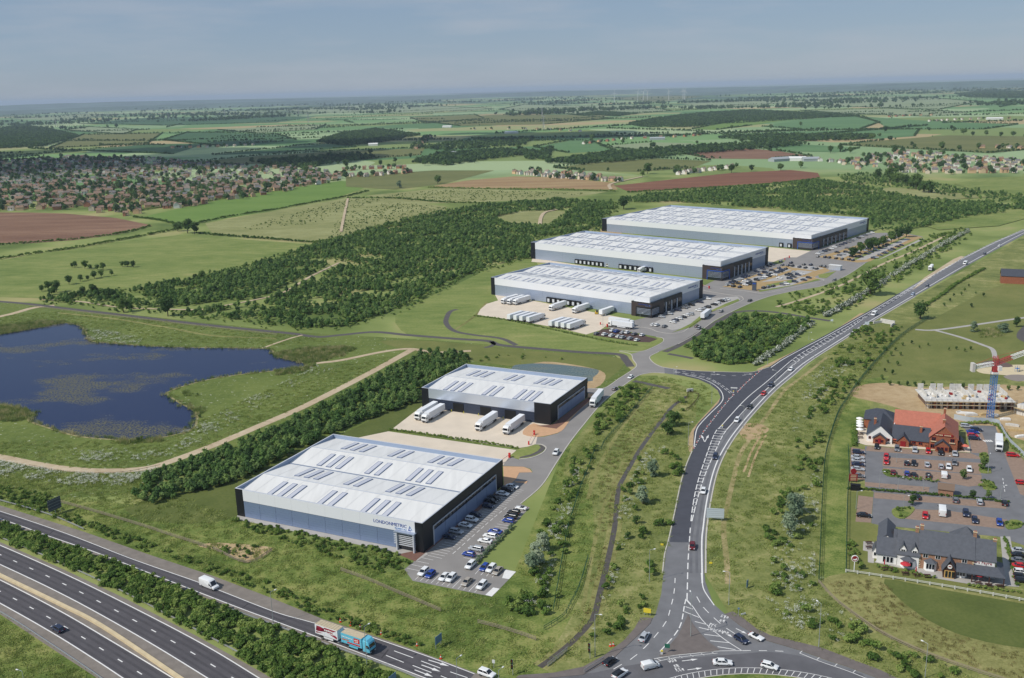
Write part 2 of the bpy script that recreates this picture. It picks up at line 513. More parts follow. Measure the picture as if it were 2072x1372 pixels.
# ---- fields (photo pixels -> ground)
FIELDS = [
 (G_BROWN, [(-40,430),(60,430),(130,432),(235,441),(308,456),(235,474),(150,486),(60,492),(-40,492)]),
 (G_BRIGHT, [(282,440),(410,412),(500,394),(600,379),(690,366),(760,372),(690,397),(560,424),(430,447),(350,452)]),
 (G_PALE, [(415,452),(560,426),(700,401),(790,402),(900,418),(930,430),(700,478),(640,490),(520,482),(430,474)]),
 (G_MEADOW, [(-40,536),(110,506),(230,491),(360,476),(450,482),(640,495),(600,530),(520,556),(330,594),(160,606),(-40,600)]),
 (G_PALE, [(740,396),(900,380),(1080,386),(1230,388),(1160,400),(990,408),(860,412)]),
 (G_PALE, [(990,432),(1060,426),(1150,428),(1110,452),(1040,452)]),
 (G_STUBBLE, [(868,378),(940,366),(1040,357),(1130,359),(1240,370),(1250,384),(1100,382),(980,381)]),
 (G_RED, [(1242,376),(1370,362),(1480,350),(1600,344),(1655,350),(1660,360),(1560,370),(1400,380),(1275,389)]),
 (G_BROWN, [(1380,310),(1440,302),(1490,299),(1570,305),(1640,316),(1560,322),(1430,321)]),
 (G_OLIVE, [(1120,340),(1200,329),(1330,321),(1440,326),(1400,340),(1290,348),(1180,346)]),
 (G_CROP, [(1080,298),(1150,285),(1195,285),(1240,305),(1150,310)]),
 (G_CROP2, [(1215,296),(1320,288),(1400,290),(1430,300),(1300,307)]),
 (G_OLIVE, [(700,356),(880,345),(1000,345),(900,372),(800,384),(700,378)]),
 (G_OLIVE, [(340,333),(520,316),(700,305),(860,300),(850,314),(690,326),(480,333)]),
 (G_DCROP, [(430,314),(600,296),(700,290),(720,298),(560,310)]),
 (G_OLIVE, [(100,300),(170,272),(330,269),(300,290),(200,296)]),
 (G_DCROP, [(150,305),(300,292),(420,290),(350,312)]),
 (G_DCROP, [(330,284),(380,268),(560,272),(600,284),(450,296)]),
 (G_CROP2, [(130,264),(180,257),(280,262),(250,272)]),
 (G_CROP2, [(440,263),(560,255),(660,252),(640,262),(520,270)]),
 (G_DCROP, [(160,250),(300,238),(500,235),(640,236),(560,248),(330,254)]),
 (G_CROP2, [(20,240),(150,232),(240,232),(120,244)]),
 (G_CROP2, [(290,232),(470,225),(560,227),(480,233)]),
 (G_CROP2, [(560,222),(720,213),(860,214),(1000,220),(850,228),(640,229)]),
 (G_CROP2, [(1010,222),(1060,212),(1150,214),(1280,212),(1360,225),(1240,234),(1100,229)]),
 (G_OLIVE, [(850,245),(1000,232),(1150,232),(1240,240),(1100,252),(930,255)]),
 (G_OLIVE, [(830,238),(960,232),(980,240),(860,250)]),
 (G_CROP2, [(1380,210),(1560,200),(1640,204),(1520,214),(1440,218)]),
 (G_CROP2, [(1560,208),(1640,198),(1860,196),(1980,206),(1900,222),(1720,216),(1600,216)]),
 (G_CROP2, [(1620,224),(1800,220),(1960,228),(1880,236),(1700,230)]),
 (G_BRIGHT, [(1400,262),(1500,242),(1580,236),(1610,240),(1520,254),(1450,263)]),
 (G_CROP, [(1540,256),(1620,242),(1720,233),(1780,248),(1740,262),(1620,262)]),
 (G_CROP, [(1745,236),(1880,245),(2060,252),(1990,262),(1800,262),(1780,250)]),
 (G_CROP, [(1460,272),(1600,266),(1860,262),(1850,276),(1760,282),(1620,274)]),
 (G_OLIVE, [(1700,294),(1790,284),(1920,274),(2072,276),(2120,300),(2000,310),(1820,300)]),
 (G_CROP, [(1540,296),(1620,292),(1740,300),(1700,308),(1560,306)]),
 (G_MEADOW, [(1930,372),(2000,360),(2120,356),(2120,400),(2000,395)]),
 (G_PALE, [(1640,378),(1700,366),(1760,370),(1700,384)]),
 (G_PALE, [(1735,392),(1800,380),(1900,386),(2000,400),(1920,404),(1800,398)]),
 (G_MEADOW, [(1850,452),(1960,420),(2072,412),(2140,425),(2020,458),(1900,466)]),
 (G_CROP2, [(1100,180),(1300,176),(1400,180),(1250,187)]),
 (G_CROP2, [(1750,178),(1900,172),(2000,176),(1880,184)]),
 (G_OLIVE, [(1230,200),(1330,192),(1420,196),(1330,206)]),
 (G_CROP, [(690,205),(820,200),(900,205),(780,210)]),
]
for i, (m, px) in enumerate(FIELDS):
    sheet('field', px, m, 0.05 + 0.0117 * i)

# local grass and rough ground
sheet('verge', [(-200,612),(60,612),(240,634),(600,672),(900,690),(1240,715),(1290,760),(1180,830),(1000,900),(800,900),(400,930),(250,1000),(120,1010),(-200,985)], G_FLOWER, 0.012)
sheet('verge', [(470,1040),(-120,985),(-160,1060),(0,1062),(200,1130),(560,1275),(1000,1420),(1300,1420),(1420,1100),(1410,900),(1330,760),(1290,760),(1140,912),(1040,1160),(836,1176)], G_LUSH, 0.016)
sheet('verge', [(1180,870),(1300,780),(1400,790),(1400,910),(1350,1100),(1330,1240),(1180,1350),(1100,1350),(1160,1240),(1200,1100),(1190,980),(1140,960)], G_GRASS, 0.022, smooth=3)
sheet('verge', [(1425,1160),(1428,1060),(1460,920),(1560,800),(1700,690),(1900,575),(2072,478),(2200,420),(2300,560),(2300,1500),(1850,1420),(1620,1318),(1480,1250)], G_GRASS, 0.020)
sheet('verge', [(-300,1230),(0,1240),(110,1310),(200,1372),(280,1430),(-300,1500)], G_LUSH, 0.02)
sheet('lawn', [(1745,665),(1880,650),(1990,590),(2072,560),(2300,560),(2300,760),(1900,770),(1745,768)], G_PARK, 0.03)
sheet('lawn', [(1712,1160),(1800,1170),(2072,1218),(2200,1250),(2200,1500),(2072,1385),(1880,1328),(1777,1280),(1710,1233),(1660,1182),(1680,1165)], G_HAY, 0.03, smooth=3)
sheet('lawn', [(1790,1172),(1900,1192),(2072,1222),(2200,1250),(2200,1320),(2072,1312),(1960,1290),(1880,1256),(1820,1212)], G_MOWN, 0.04, smooth=3)
sheet('verge', [(1668,930),(1700,840),(1740,770),(1800,760),(1745,850),(1722,910),(1712,1000),(1712,1160),(1680,1165),(1655,1178),(1662,1040)], G_LUSH, 0.034)
sheet('bare_ground', [(1720,800),(1740,780),(1800,775),(1870,785),(2100,785),(2150,900),(2030,880),(1900,850),(1790,818)], G_SOIL, 0.045, smooth=3)
sheet('lawn', [(1715,995),(1768,996),(1768,1062),(1800,1080),(1770,1140),(1712,1156)], G_PARK, 0.04)
sheet('lawn', [(1770,1140),(1860,1160),(2072,1195),(2120,1225),(2072,1217),(1900,1187),(1712,1157)], G_PARK, 0.046)
# slope around the estate, mown
sheet('lawn', [(925,575),(1000,540),(1080,520),(1080,600),(960,632),(1000,645),(1200,690),(1255,712),(1090,705),(930,690),(830,680),(800,640),(860,605)], G_MEADOW, 0.028, smooth=3)
sheet('lawn', [(770,690),(900,692),(1100,712),(1240,722),(1262,735),(1240,760),(1200,775),(1100,750),(950,730),(840,712)], G_PARK, 0.03, smooth=3)
sheet('lawn', [(250,1030),(480,945),(690,880),(850,800),(850,840),(790,872),(700,895),(490,990),(482,1046),(360,1060)], G_MOWN, 0.03, smooth=2)
sheet('bare_ground', [(1055,745),(1100,732),(1160,738),(1215,750),(1225,765),(1205,785),(1150,790),(1050,770)], G_SOIL, 0.036, smooth=3)
sheet('bare_ground', [(400,1105),(440,1098),(540,1106),(551,1114),(501,1138),(440,1114)], G_SOIL, 0.034, smooth=2)
sheet('bare_ground', [(1398,915),(1392,905),(1400,870),(1452,812),(1458,800),(1448,786),(1470,806),(1440,840),(1410,870),(1402,905)], G_SOIL, 0.03, smooth=3)
sheet('bare_ground', [(1630,700),(1690,668),(1740,634),(1748,640),(1690,674),(1600,722),(1560,740),(1530,748)], G_SOIL, 0.03, smooth=2)

# ---- water
def water_material(name, deep, weed, wthr, wscale, rough):
    m = bpy.data.materials.new(name); m.use_nodes = True
    n, l = m.node_tree.nodes, m.node_tree.links
    b = n['Principled BSDF']; b.inputs['Specular IOR Level'].default_value = 0.22
    g = n.new('ShaderNodeNewGeometry')
    t = n.new('ShaderNodeTexNoise'); t.inputs['Scale'].default_value = wscale; t.inputs['Detail'].default_value = 8
    t.inputs['Roughness'].default_value = 0.62
    mp = n.new('ShaderNodeMapping'); mp.inputs['Scale'].default_value = (0.7, 1.2, 1)
    l.new(g.outputs['Position'], mp.inputs[0]); l.new(mp.outputs[0], t.inputs['Vector'])
    r = n.new('ShaderNodeMapRange'); r.inputs[1].default_value = wthr; r.inputs[2].default_value = wthr + 0.08
    l.new(t.outputs[0], r.inputs[0])
    t2 = n.new('ShaderNodeTexNoise'); t2.inputs['Scale'].default_value = 1.1; t2.inputs['Detail'].default_value = 6
    l.new(g.outputs['Position'], t2.inputs['Vector'])
    r2 = n.new('ShaderNodeMapRange'); r2.inputs[1].default_value = 0.42; r2.inputs[2].default_value = 0.62
    l.new(t2.outputs[0], r2.inputs[0])
    mu = n.new('ShaderNodeMath'); mu.operation = 'MULTIPLY'; l.new(r.outputs[0], mu.inputs[0]); l.new(r2.outputs[0], mu.inputs[1])
    mx = n.new('ShaderNodeMixRGB'); mx.inputs[1].default_value = (*deep, 1); mx.inputs[2].default_value = (*weed, 1)
    l.new(mu.outputs[0], mx.inputs[0]); l.new(mx.outputs[0], b.inputs['Base Color'])
    mr = n.new('ShaderNodeMapRange'); mr.inputs[3].default_value = rough; mr.inputs[4].default_value = 0.7
    l.new(mu.outputs[0], mr.inputs[0]); l.new(mr.outputs[0], b.inputs['Roughness'])
    bp = n.new('ShaderNodeBump'); bp.inputs['Strength'].default_value = 0.08; bp.inputs['Distance'].default_value = 0.15
    t4 = n.new('ShaderNodeTexNoise'); t4.inputs['Scale'].default_value = 0.9; t4.inputs['Detail'].default_value = 3
    l.new(g.outputs['Position'], t4.inputs['Vector']); l.new(t4.outputs[0], bp.inputs['Height']); l.new(bp.outputs[0], b.inputs['Normal'])
    return m
WATER = water_material('lake_water', srgb(17, 31, 70), srgb(112, 108, 72), 0.52, 0.024, 0.14)
LAKE = [(-260,690),(-60,684),(0,677),(70,665),(130,654),(160,660),(172,672),(182,690),(215,694),(260,698),(330,702),(420,704),(500,705),(545,707),(560,722),(620,738),(570,748),(480,758),(420,768),(370,781),(345,790),(336,798),(360,815),(385,828),(396,842),(388,868),(350,880),(300,888),(240,889),(160,882),(100,865),(60,850),(72,838),(40,826),(0,818),(-80,815),(-260,830)]
sheet('lake', LAKE, WATER, 0.06, smooth=4)
MUD = mat('muddy_shore', srgb(150, 142, 100), 0.9, var=0.2, scale=0.5)
_lk = catmull(PP(LAKE), 5, closed=True); _lk.append(_lk[0])
strip('shore', _lk, 2.2, MUD, 0.052)
sheet('pond', [(1040,740),(1060,737),(1094,735.6),(1153,740),(1205,747),(1211,754),(1200,764),(1190,772),(1100,765),(1040,750)], water_material('pond_water', srgb(92, 108, 106), srgb(120, 124, 110), 0.5, 0.05, 0.25), 0.05, smooth=3)

# ---- motorway
mway = [
 # A upper edge line, A lower, strip top, strip low, B upper, B lower, barrier low, barrier up
 [(-160,1037),(0,1103.5),(136,1164),(264,1227),(410,1303.5),(523.5,1372),(640,1446)],
 [(-160,1073),(0,1142.4),(136,1207.7),(276.7,1285.4),(400,1360),(440,1385),(560,1466)],
 [(-160,1170),(0,1220.9),(106.4,1281.2),(183,1329),(248,1372),(300,1408),(390,1470)],
]
def curve_px(px, n=6): return catmull(PP(px), n)
A_up = curve_px([(-160,1037),(0,1103.5),(136,1164),(264,1227),(410,1303.5),(523.5,1372),(640,1446)])
A_lo = curve_px([(-160,1071),(0,1142.4),(136,1207.7),(276.7,1285.4),(400,1360),(500,1424)])
B_up = curve_px([(-160,1097),(0,1173.7),(119,1235.4),(221.4,1295),(349,1372),(440,1430)])
B_lo = curve_px([(-160,1136),(0,1220.9),(106.4,1281.2),(183,1329),(248,1372),(340,1436)])
S_mid = curve_px([(-160,1088),(0,1166),(120,1224),(208,1270),(360,1372),(450,1432)])
bar_lo = curve_px([(-160,1152),(0,1240.7),(102,1305.6),(200,1372),(280,1430)])
bar_up = curve_px([(-160,1030),(0,1089.6),(127.7,1143.9),(247,1199.2),(400,1279),(555.5,1364.2),(640,1418)])
road = sheet('motorway', [(-160,1034),(0,1097),(130,1153),(255,1212),(405,1291),(535,1364),(650,1438),(380,1480),(270,1424),(190,1368),(95,1306),(0,1243),(-160,1155)], ASPH_S, 0.05)
def lane_surface(name, e1, e2, m, z, parent):
    n = 40
    def at(l, t):
        L = length(l) * t; acc = 0
        for i in range(1, len(l)):
            s = (l[i] - l[i - 1]).length
            if acc + s >= L: return l[i - 1].lerp(l[i], (L - acc) / s)
            acc += s
        return l[-1]
    b = MB()
    A = [at(e1, i / n) for i in range(n + 1)]; B2 = [at(e2, i / n) for i in range(n + 1)]
    for i in range(n):
        b.face([(*A[i].xy, z), (*B2[i].xy, z), (*B2[i + 1].xy, z), (*A[i + 1].xy, z)])
    return b.build(name, m, parent), [(A[i] + B2[i]) / 2 for i in range(n + 1)]
_, midA = lane_surface('carriageway', A_up, A_lo, ASPH, 0.058, road)
_, midB = lane_surface('carriageway', B_up, B_lo, ASPH, 0.058, road)
_dash = MB(); _dash.face([(-.5, -.5, 0), (.5, -.5, 0), (.5, .5, 0), (-.5, .5, 0)])
DASH = _dash.mesh('lane_dash', PAINT)
def dashes(line, dash, gap, w, z, parent, start=0.0, name='lane_dash', maxn=999):
    pts = resample(line, 0.5); s = dash + gap; n = 0; k = start
    while (k + dash) * 2 < len(pts) and n < maxn:
        a, c = pts[int(k * 2)], pts[int((k + dash) * 2)]
        o = link(name, DASH, parent); mid = (a + c) / 2; d = c - a
        o.location = (mid.x, mid.y, z); o.rotation_euler = (0, 0, math.atan2(d.y, d.x)); o.scale = (dash, w, 1)
        k += s; n += 1
def solid(line, w, z, parent, name='edge_line', m=PAINT):
    return strip(name, line, w, m, z, parent)
for l in (A_up, A_lo, B_up, B_lo):
    solid(l, 0.32, 0.064, road)
WORN = mat('tyre_worn_asphalt', srgb(75, 72, 75), 0.75, var=0.12, scale=0.2); WORN2 = mat('tyre_worn_grey_asphalt', srgb(104, 104, 107), 0.8, var=0.12, scale=0.2)
for l_ in (midA, midB):
    for o_ in (-2.75, -1.05, 1.05, 2.75): strip('tyre_track', offset(l_, o_), 0.75, WORN, 0.061, road)
dashes(midA, 2.2, 6.8, 0.3, 0.064, road, 3.0)
dashes(midB, 2.2, 6.8, 0.3, 0.064, road, 1.0)
b = MB(); wall_strip(b, S_mid, 0.9, 0.05, 0.75); b.build('central_barrier', CONCSTRIP, road)

BARS = [0]
def crash_barrier(line, label, h=0.75):
    t = thing('crash_barrier', label, 'barrier', line[0])
    b = MB(); wall_strip(b, [p - line[0] for p in line], 0.22, h - 0.32, h)
    b.build('rail', GALV, t)
    b = MB()
    for p in resample(line, 3.2):
        b.box((p.x - line[0].x, p.y - line[0].y, h / 2 - 0.05), (0.12, 0.16, h - 0.1))
    o = b.build('post_row', GALV, t); o['kind'] = 'stuff'
crash_barrier(bar_up, 'long steel crash barrier between the motorway and the dense shrub belt')
crash_barrier(bar_lo, 'long steel crash barrier on the outer grassy edge of the motorway')

# ---- slip road
slip_out = [(-120,988),(0,1023),(169,1076),(300,1122),(432,1166),(551,1211),(653,1253),(740,1281),(840,1316),(896,1337),(970,1365),(1030,1388)]
slip_in = [(-120,1020),(0,1056),(100,1091),(195,1124),(300,1165),(475,1233),(555,1263),(700,1317),(862,1378),(930,1404)]
slip = sheet('slip_road', slip_out + slip_in[::-1], ASPH_S, 0.07)
s_lo = curve_px([(-120,1015),(0,1050),(100,1085.5),(195,1118.5),(300,1159),(475,1227),(555,1256.7),(700,1311),(859,1372),(930,1400)])
s_up = curve_px([(-120,999),(0,1034.7),(134,1080),(266,1131),(400,1178),(449,1197),(553,1237.5),(610,1254),(645,1263),(690,1270),(740,1285.7),(800,1306),(879,1333.5),(960,1364)])
lane_surface('carriageway', s_up, s_lo, ASPH, 0.078, slip)
solid(s_lo, 0.28, 0.084, slip); solid(s_up, 0.24, 0.084, slip)
for o_ in (-1.1, -2.9): strip('tyre_track', offset(s_lo, o_), 0.75, WORN, 0.081, slip)
TAR = mat('tar_joint', srgb(58, 56, 58), 0.7)
for a_, c_ in (((488,1233),(506,1219)),((772,1332),(786,1315)),((96,1086),(110,1072))): strip('tar_joint', [P(*a_), P(*c_)], 0.35, TAR, 0.082, slip)
def line_px(a, c): return [P(*a), P(*c)]
for a, c in [((797.5,1317.5),(836,1331.5)),((781,1326.5),(817,1341)),((852,1338),(891,1352.5)),((835,1347),(873,1361.5)),((911,1360),(946,1372)),((892,1368),(930,1384))]:
    strip('lane_dash', line_px(a, c), 0.24, PAINT, 0.084, slip)
def arrow(a, c, parent, z, w=0.3, bend=0):
    a, c = P(*a), P(*c); d = (c - a); L = d.length; d.normalize(); s = Vector((d.y, -d.x, 0))
    b = MB(); t = a + d * (L * 0.6)
    b.face([(*(a - s * w / 2).xy, z), (*(a + s * w / 2).xy, z), (*(t + s * w / 2).xy, z), (*(t - s * w / 2).xy, z)])
    b.face([(*(t - s * w * 1.8).xy, z), (*(t + s * w * 1.8).xy, z), (*c.xy, z)])
    b.build('direction_arrow', PAINT, parent)
arrow((867,1336),(909,1348.5), slip, 0.084); arrow((853,1346),(891,1359.5), slip, 0.084); arrow((839,1356),(876,1370), slip, 0.084)
arrow((675,1295),(693,1301), slip, 0.084)
crash_barrier(curve_px([(-120,982),(0,1014.5),(60,1031),(110,1047),(150,1064),(170,1073)]), 'short steel crash barrier beside the slip road hard shoulder')
crash_barrier(curve_px([(470,1237),(555,1268),(620,1292),(700,1321),(800,1357),(860,1382)]), 'steel crash barrier with dark posts along the slip road below the blue lorry')

# ---- A road, junction, roundabout
a_left = [(1342.5,1160),(1339.5,1180),(1347,1120.6),(1354.8,1092),(1365.8,1041.8),(1380,974),(1391,939),(1402,912.8)]
road_A = sheet('main_road', [(1342.5,1160),(1347,1121),(1354.8,1092),(1365.8,1042),(1380,974),(1391,939),(1402,913),(1404,873),(1412,857.6),(1433,836),(1454,815),(1458,803.6),(1452,790),(1437,778.5),(1413.7,768),(1383,761),(1345,755.3),
   (1344,743.7),(1392.5,749.5),(1433,751.8),(1497,753.4),(1526,752.4),(1556,743),(1581,726),(1625,702),(1676,675),(1730,644.5),(1767,624),(1811,598),(1872,562),(1946,522),(2014,488),(2072,464),(2200,408),
   (2200,418),(2072,475),(1998,515),(1946,544),(1851,600),(1764,651),(1710,685),(1639,730.6),(1607,757),(1568,790),(1526,834),(1497,869),(1477,897),(1459,930),(1445.6,967.5),(1434.6,1020),(1428,1066),(1425.5,1099),(1425,1160)], ASPH_O, 0.055)
# darker, newly surfaced side
dk = [(1355,1097),(1365.8,1042),(1380,974),(1391,939),(1402,913),(1404,873),(1412,857.6),(1433,836),(1454,815),(1458,803.6),(1452,790),(1437,778.5),(1413.7,768),(1370,758),(1370,748),(1433,752),(1497,753.4),(1526,752.4),(1556,743),(1581,726),(1625,702),(1676,675),(1730,644.5),(1767,624),(1811,598),
      (1822,602),(1770,634),(1735,653),(1690,680),(1640,708),(1600,735),(1560,770),(1520,805),(1480,850),(1468,868),(1452,884),(1436,916),(1420,960),(1408,1010),(1400,1052),(1394,1098)]
sheet('resurfaced_lane', dk, ASPH_D, 0.063, parent=road_A)
RZ = 0.071
e_right = curve_px([(1421,1180),(1420,1099),(1423,1066),(1429,1020),(1440,967),(1453,930),(1471,897),(1490,870),(1519,835),(1560,791),(1600,757),(1632,731),(1704,685),(1758,651),(1845,600),(1940,544),(1992,515),(2066,474),(2190,418)])
solid(e_right, 0.45, RZ, road_A)
for o_ in (-1.5, -3.2): strip('tyre_track', offset(e_right, o_), 0.8, WORN2, 0.0595, road_A)
e_left = curve_px([(1404,906),(1409,872),(1418,857),(1438,836),(1459,815),(1463,803),(1457,789),(1441,776),(1416,765.5),(1386,758.5)])
solid(e_left, 0.35, RZ, road_A)
e_left2 = curve_px([(1560,744),(1585,727),(1629,703),(1680,676),(1734,645.5),(1771,625),(1815,599),(1876,563),(1950,523),(2018,489),(2076,465)])
solid(e_left2, 0.4, RZ, road_A)
# centre hatching (ladder)
lad_l = [(1398,1055),(1401,1030),(1406,1000),(1414,968),(1423,940),(1432,914),(1443,884),(1452,867)]
lad_r = [(1400,1055),(1406,1030),(1414,1000),(1424,968),(1435,940),(1447,914),(1461,884),(1471,869)]
L1, R1 = catmull(PP(lad_l), 8), catmull(PP(lad_r), 8)
def dashed_pair(L1, R1, parent):
    dashes(L1, 5.0, 1.5, 0.32, RZ, parent); dashes(R1, 5.0, 1.5, 0.32, RZ, parent)
dashed_pair(L1, R1, road_A)
def rungs(L1, R1, n, parent, w=0.32):
    la, ra = resample(L1, length(L1) / n - 1e-4), resample(R1, length(R1) / n - 1e-4)
    for a, c in list(zip(la, ra))[1:]:
        if (c - a).length < 0.7: continue
        d = c - a; o = link('hatch_bar', DASH, parent); m_ = (a + c) / 2
        o.location = (m_.x, m_.y, RZ + 0.004); o.rotation_euler = (0, 0, math.atan2(d.y, d.x)); o.scale = (d.length, w, 1)
rungs(L1, R1, 30, road_A)
lad2_l, lad2_r = [(1597,733),(1620,716),(1640,704),(1680,680),(1712,663),(1745,643)], [(1605,739),(1627,722),(1648,709),(1687,685),(1716,667),(1747,645)]
L2, R2 = catmull(PP(lad2_l), 8), catmull(PP(lad2_r), 8)
dashed_pair(L2, R2, road_A); rungs(L2, R2, 22, road_A)
for px in ([(1454,868),(1477,842),(1511,806),(1552,772),(1597,733)], [(1470,870),(1489,849),(1524,812),(1564,776),(1605,738)]):
    solid(curve_px(px), 0.35, RZ, road_A, 'centre_line')
sheet('traffic_island', [(1462,866),(1484,842),(1518,806),(1558,773),(1592,744),(1594,747),(1561,777),(1523,811),(1491,846),(1468,869)], ASPH_D, 0.17, parent=road_A)
far_c = curve_px([(1747,644),(1800,612),(1858,576),(1935,530),(2005,494),(2072,464)])
dashes(offset(far_c, 0.5), 6, 3, 0.3, RZ, road_A); dashes(offset(far_c, -0.5), 6, 3, 0.3, RZ, road_A)
cl = curve_px([(1390,1215),(1391,1180),(1392,1140),(1394,1110),(1396,1080),(1398,1056)])
dashes(cl, 4.0, 2.0, 0.32, RZ, road_A)
# coned edge of the side lane and give-way marks
dashes(curve_px([(1404,908),(1420,880),(1440,853),(1462,825),(1478,806),(1487,797)]), 1.0, 1.2, 0.35, RZ, road_A, name='give_way_mark')
dashes(curve_px([(1492,794),(1507,778),(1525,762),(1545,745)]), 1.0, 1.2, 0.35, RZ, road_A, name='give_way_mark')
arrow((1426,895),(1419,880), road_A, RZ); arrow((1426,895),(1434,880), road_A, RZ)
for px in ([(1366,752),(1400,758),(1430,764),(1452,774),(1470,786),(1484,797)], ):
    dashes(curve_px(px), 3.0, 1.5, 0.25, RZ, road_A)
    dashes(offset(curve_px(px), 1.1), 3.0, 1.5, 0.25, RZ, road_A)
dashes(curve_px([(1362,748),(1410,756),(1470,760),(1500,760),(1525,757)]), 2.0, 3.0, 0.25, RZ, road_A)
arrow((1440,757),(1458,758), road_A, RZ); arrow((1505,757.5),(1524,757), road_A, RZ)

rb = sheet('roundabout', [(800,1420),(862,1378),(896,1337),(985,1371),(1044,1374),(1100,1374),(1180,1366),(1243,1331),(1303,1275),(1326,1245),(1338,1202),(1342.5,1160),(1425,1160),(1427,1177),(1443,1222),(1467,1243),(1494,1264),(1541,1294),(1620,1317),(1668,1335),(1718,1351),(1773,1372),(1850,1410),(1850,1560),(800,1560)], ASPH_O, 0.060)
ASPH_R = mat('circulating_asphalt', srgb(98, 97, 100), 0.85, var=0.14, scale=0.2)
sheet('circulating_lane', [(1100,1380),(1200,1362),(1290,1344),(1400,1331),(1480,1325),(1560,1320),(1640,1332),(1700,1352),(1760,1380),(1760,1500),(1100,1500)], ASPH_R, 0.065, parent=rb, smooth=3)
ISL = P(1500, 1364.5) - Vector((0, 42, 0))
isl_pts = [(ISL.x + 42 * math.cos(t), ISL.y + 42 * math.sin(t)) for t in [i * 2 * math.pi / 64 for i in range(64)]]
sheet('roundabout_island', isl_pts, G_LUSH, 0.19, world=True)
ring = [Vector((x, y, 0)) for x, y in isl_pts + isl_pts[:1]]
b = MB(); wall_strip(b, ring, 0.3, 0.0, 0.2); b.build('kerb', KERB, rb)
RBZ = 0.073
hat = [ISL + Vector((math.cos(t), math.sin(t), 0)) * 44.6 for t in [math.radians(50 + i) for i in range(0, 92)]]
solid(hat, 0.16, RBZ, rb)
for i in range(2, 90, 2):
    a = ISL + (hat[i] - ISL) * (42.4 / 44.6); c = hat[i - 1]
    strip('hatch_bar', [a, c], 0.16, PAINT, RBZ, rb)
# splitter island
SPL = [(1392.4,1244),(1401,1262),(1415,1280),(1434,1300),(1456,1316),(1440,1319),(1400,1322),(1365,1326),(1340,1330),(1334,1327),(1350,1312),(1372,1287),(1384,1262)]
b = MB(); b.prism([(p.x, p.y) for p in PP(SPL)][::-1], 0.03, 0.18); b.build('traffic_island', PAVE, rb)
for px in ([(1388,1212),(1384,1230),(1381,1250),(1376,1268),(1363,1288),(1345,1308),(1321,1334)],):
    dashes(curve_px(px), 3.0, 1.2, 0.3, RBZ, rb)
solid(curve_px([(1388,1212),(1402,1228),(1420,1254),(1442,1275),(1470,1297),(1501,1317)]), 0.22, RBZ, rb)
for a, c in [((1387,1228),(1402,1233)),((1385,1238),(1415,1250)),((1406,1258),(1430,1264)),((1414,1270),(1440,1276)),((1425,1284),(1457,1288)),((1437,1297),(1475,1301)),((1452,1309),(1488,1315)),((1388,1214),(1400,1227))]:
    strip('hatch_bar', line_px(a, c), 0.25, PAINT, RBZ, rb)
solid(curve_px([(1321,1334),(1360,1327),(1400,1323),(1450,1318),(1503,1317)]), 0.18, RBZ, rb)
solid(curve_px([(1330,1339),(1362,1332),(1402,1327),(1452,1322)]), 0.14, RBZ, rb)
for x in range(1330, 1460, 22):
    strip('hatch_bar', line_px((x, 1333 - (x - 1330) * 0.12), (x + 7, 1337 - (x - 1330) * 0.12)), 0.14, PAINT, RBZ, rb)
for px, d, g in (([(1366,1170),(1365,1190),(1362,1210),(1357,1230),(1349,1256),(1332,1280),(1310,1305),(1280,1332),(1245,1352),(1228,1366)], 3, 3), ([(1410,1208),(1422,1228),(1444,1250),(1470,1272),(1500,1290),(1518,1298)], 3.2, 2.6), ([(1503,1317),(1540,1317),(1580,1318),(1605,1321)], 2.0, 2.0)):
    dashes(curve_px(px), d, g, 0.22, RBZ, rb)
er = curve_px([(1419,1160),(1421,1180),(1426,1197),(1445,1225)])
solid(er, 0.3, RBZ, rb)
er2 = curve_px([(1618,1322),(1660,1339),(1715,1358),(1760,1376)]); solid(er2, 0.18, RBZ, rb)
for p, q in zip(resample(er2, 4.5), resample(offset(er2, -1.4), 4.5)):
    strip('hatch_bar', [p, q + (q - p).normalized() * 0.1], 0.16, PAINT, RBZ, rb)
for a, c in [((1380,1338),(1412,1334)),((1391,1356),(1421,1352)),((1464,1278),(1482,1290)),((1489,1272),(1511,1283))]:
    arrow(a, c, rb, RBZ, 0.25)
def worn_marks(px, rz, rows, parent, z, seed):
    """worn road lettering, too faded to read: groups of painted strokes"""
    r_ = random.Random(seed); p = P(*px); b = MB(); ca, sa = math.cos(rz), math.sin(rz)
    for k, n_ in enumerate(rows):
        for i in range(n_):
            x = (i - n_ / 2) * 0.72 + r_.uniform(-.05, .05); y = -k * 2.4
            for j in range(2):
                xx = x + j * 0.28; h_ = r_.uniform(1.0, 1.7); yy = y + r_.uniform(-.2, .2)
                q = [(xx, yy), (xx + .13, yy), (xx + .13 + r_.uniform(-.2, .2), yy + h_), (xx + r_.uniform(-.2, .2), yy + h_)]
                b.face([(p.x + ca * u - sa * v, p.y + sa * u + ca * v, z) for u, v in q])
            yy = y + r_.uniform(.1, 1.2); q = [(x, yy), (x + .45, yy), (x + .45, yy + .22), (x, yy + .22)]
            b.face([(p.x + ca * u - sa * v, p.y + sa * u + ca * v, z + .002) for u, v in q])
    b.build('road_lettering', PAINT, parent)
worn_marks((1453, 1274), math.radians(152), (8,), rb, RBZ, 1)
worn_marks((1443, 1262), math.radians(152), (3,), rb, RBZ, 2)
worn_marks((1462, 1254), math.radians(152), (2, 3), rb, RBZ, 3)
worn_marks((1364, 1340), math.radians(15), (3, 2), rb, RBZ, 4)
worn_marks((1378, 1358), math.radians(15), (3,), rb, RBZ, 5)

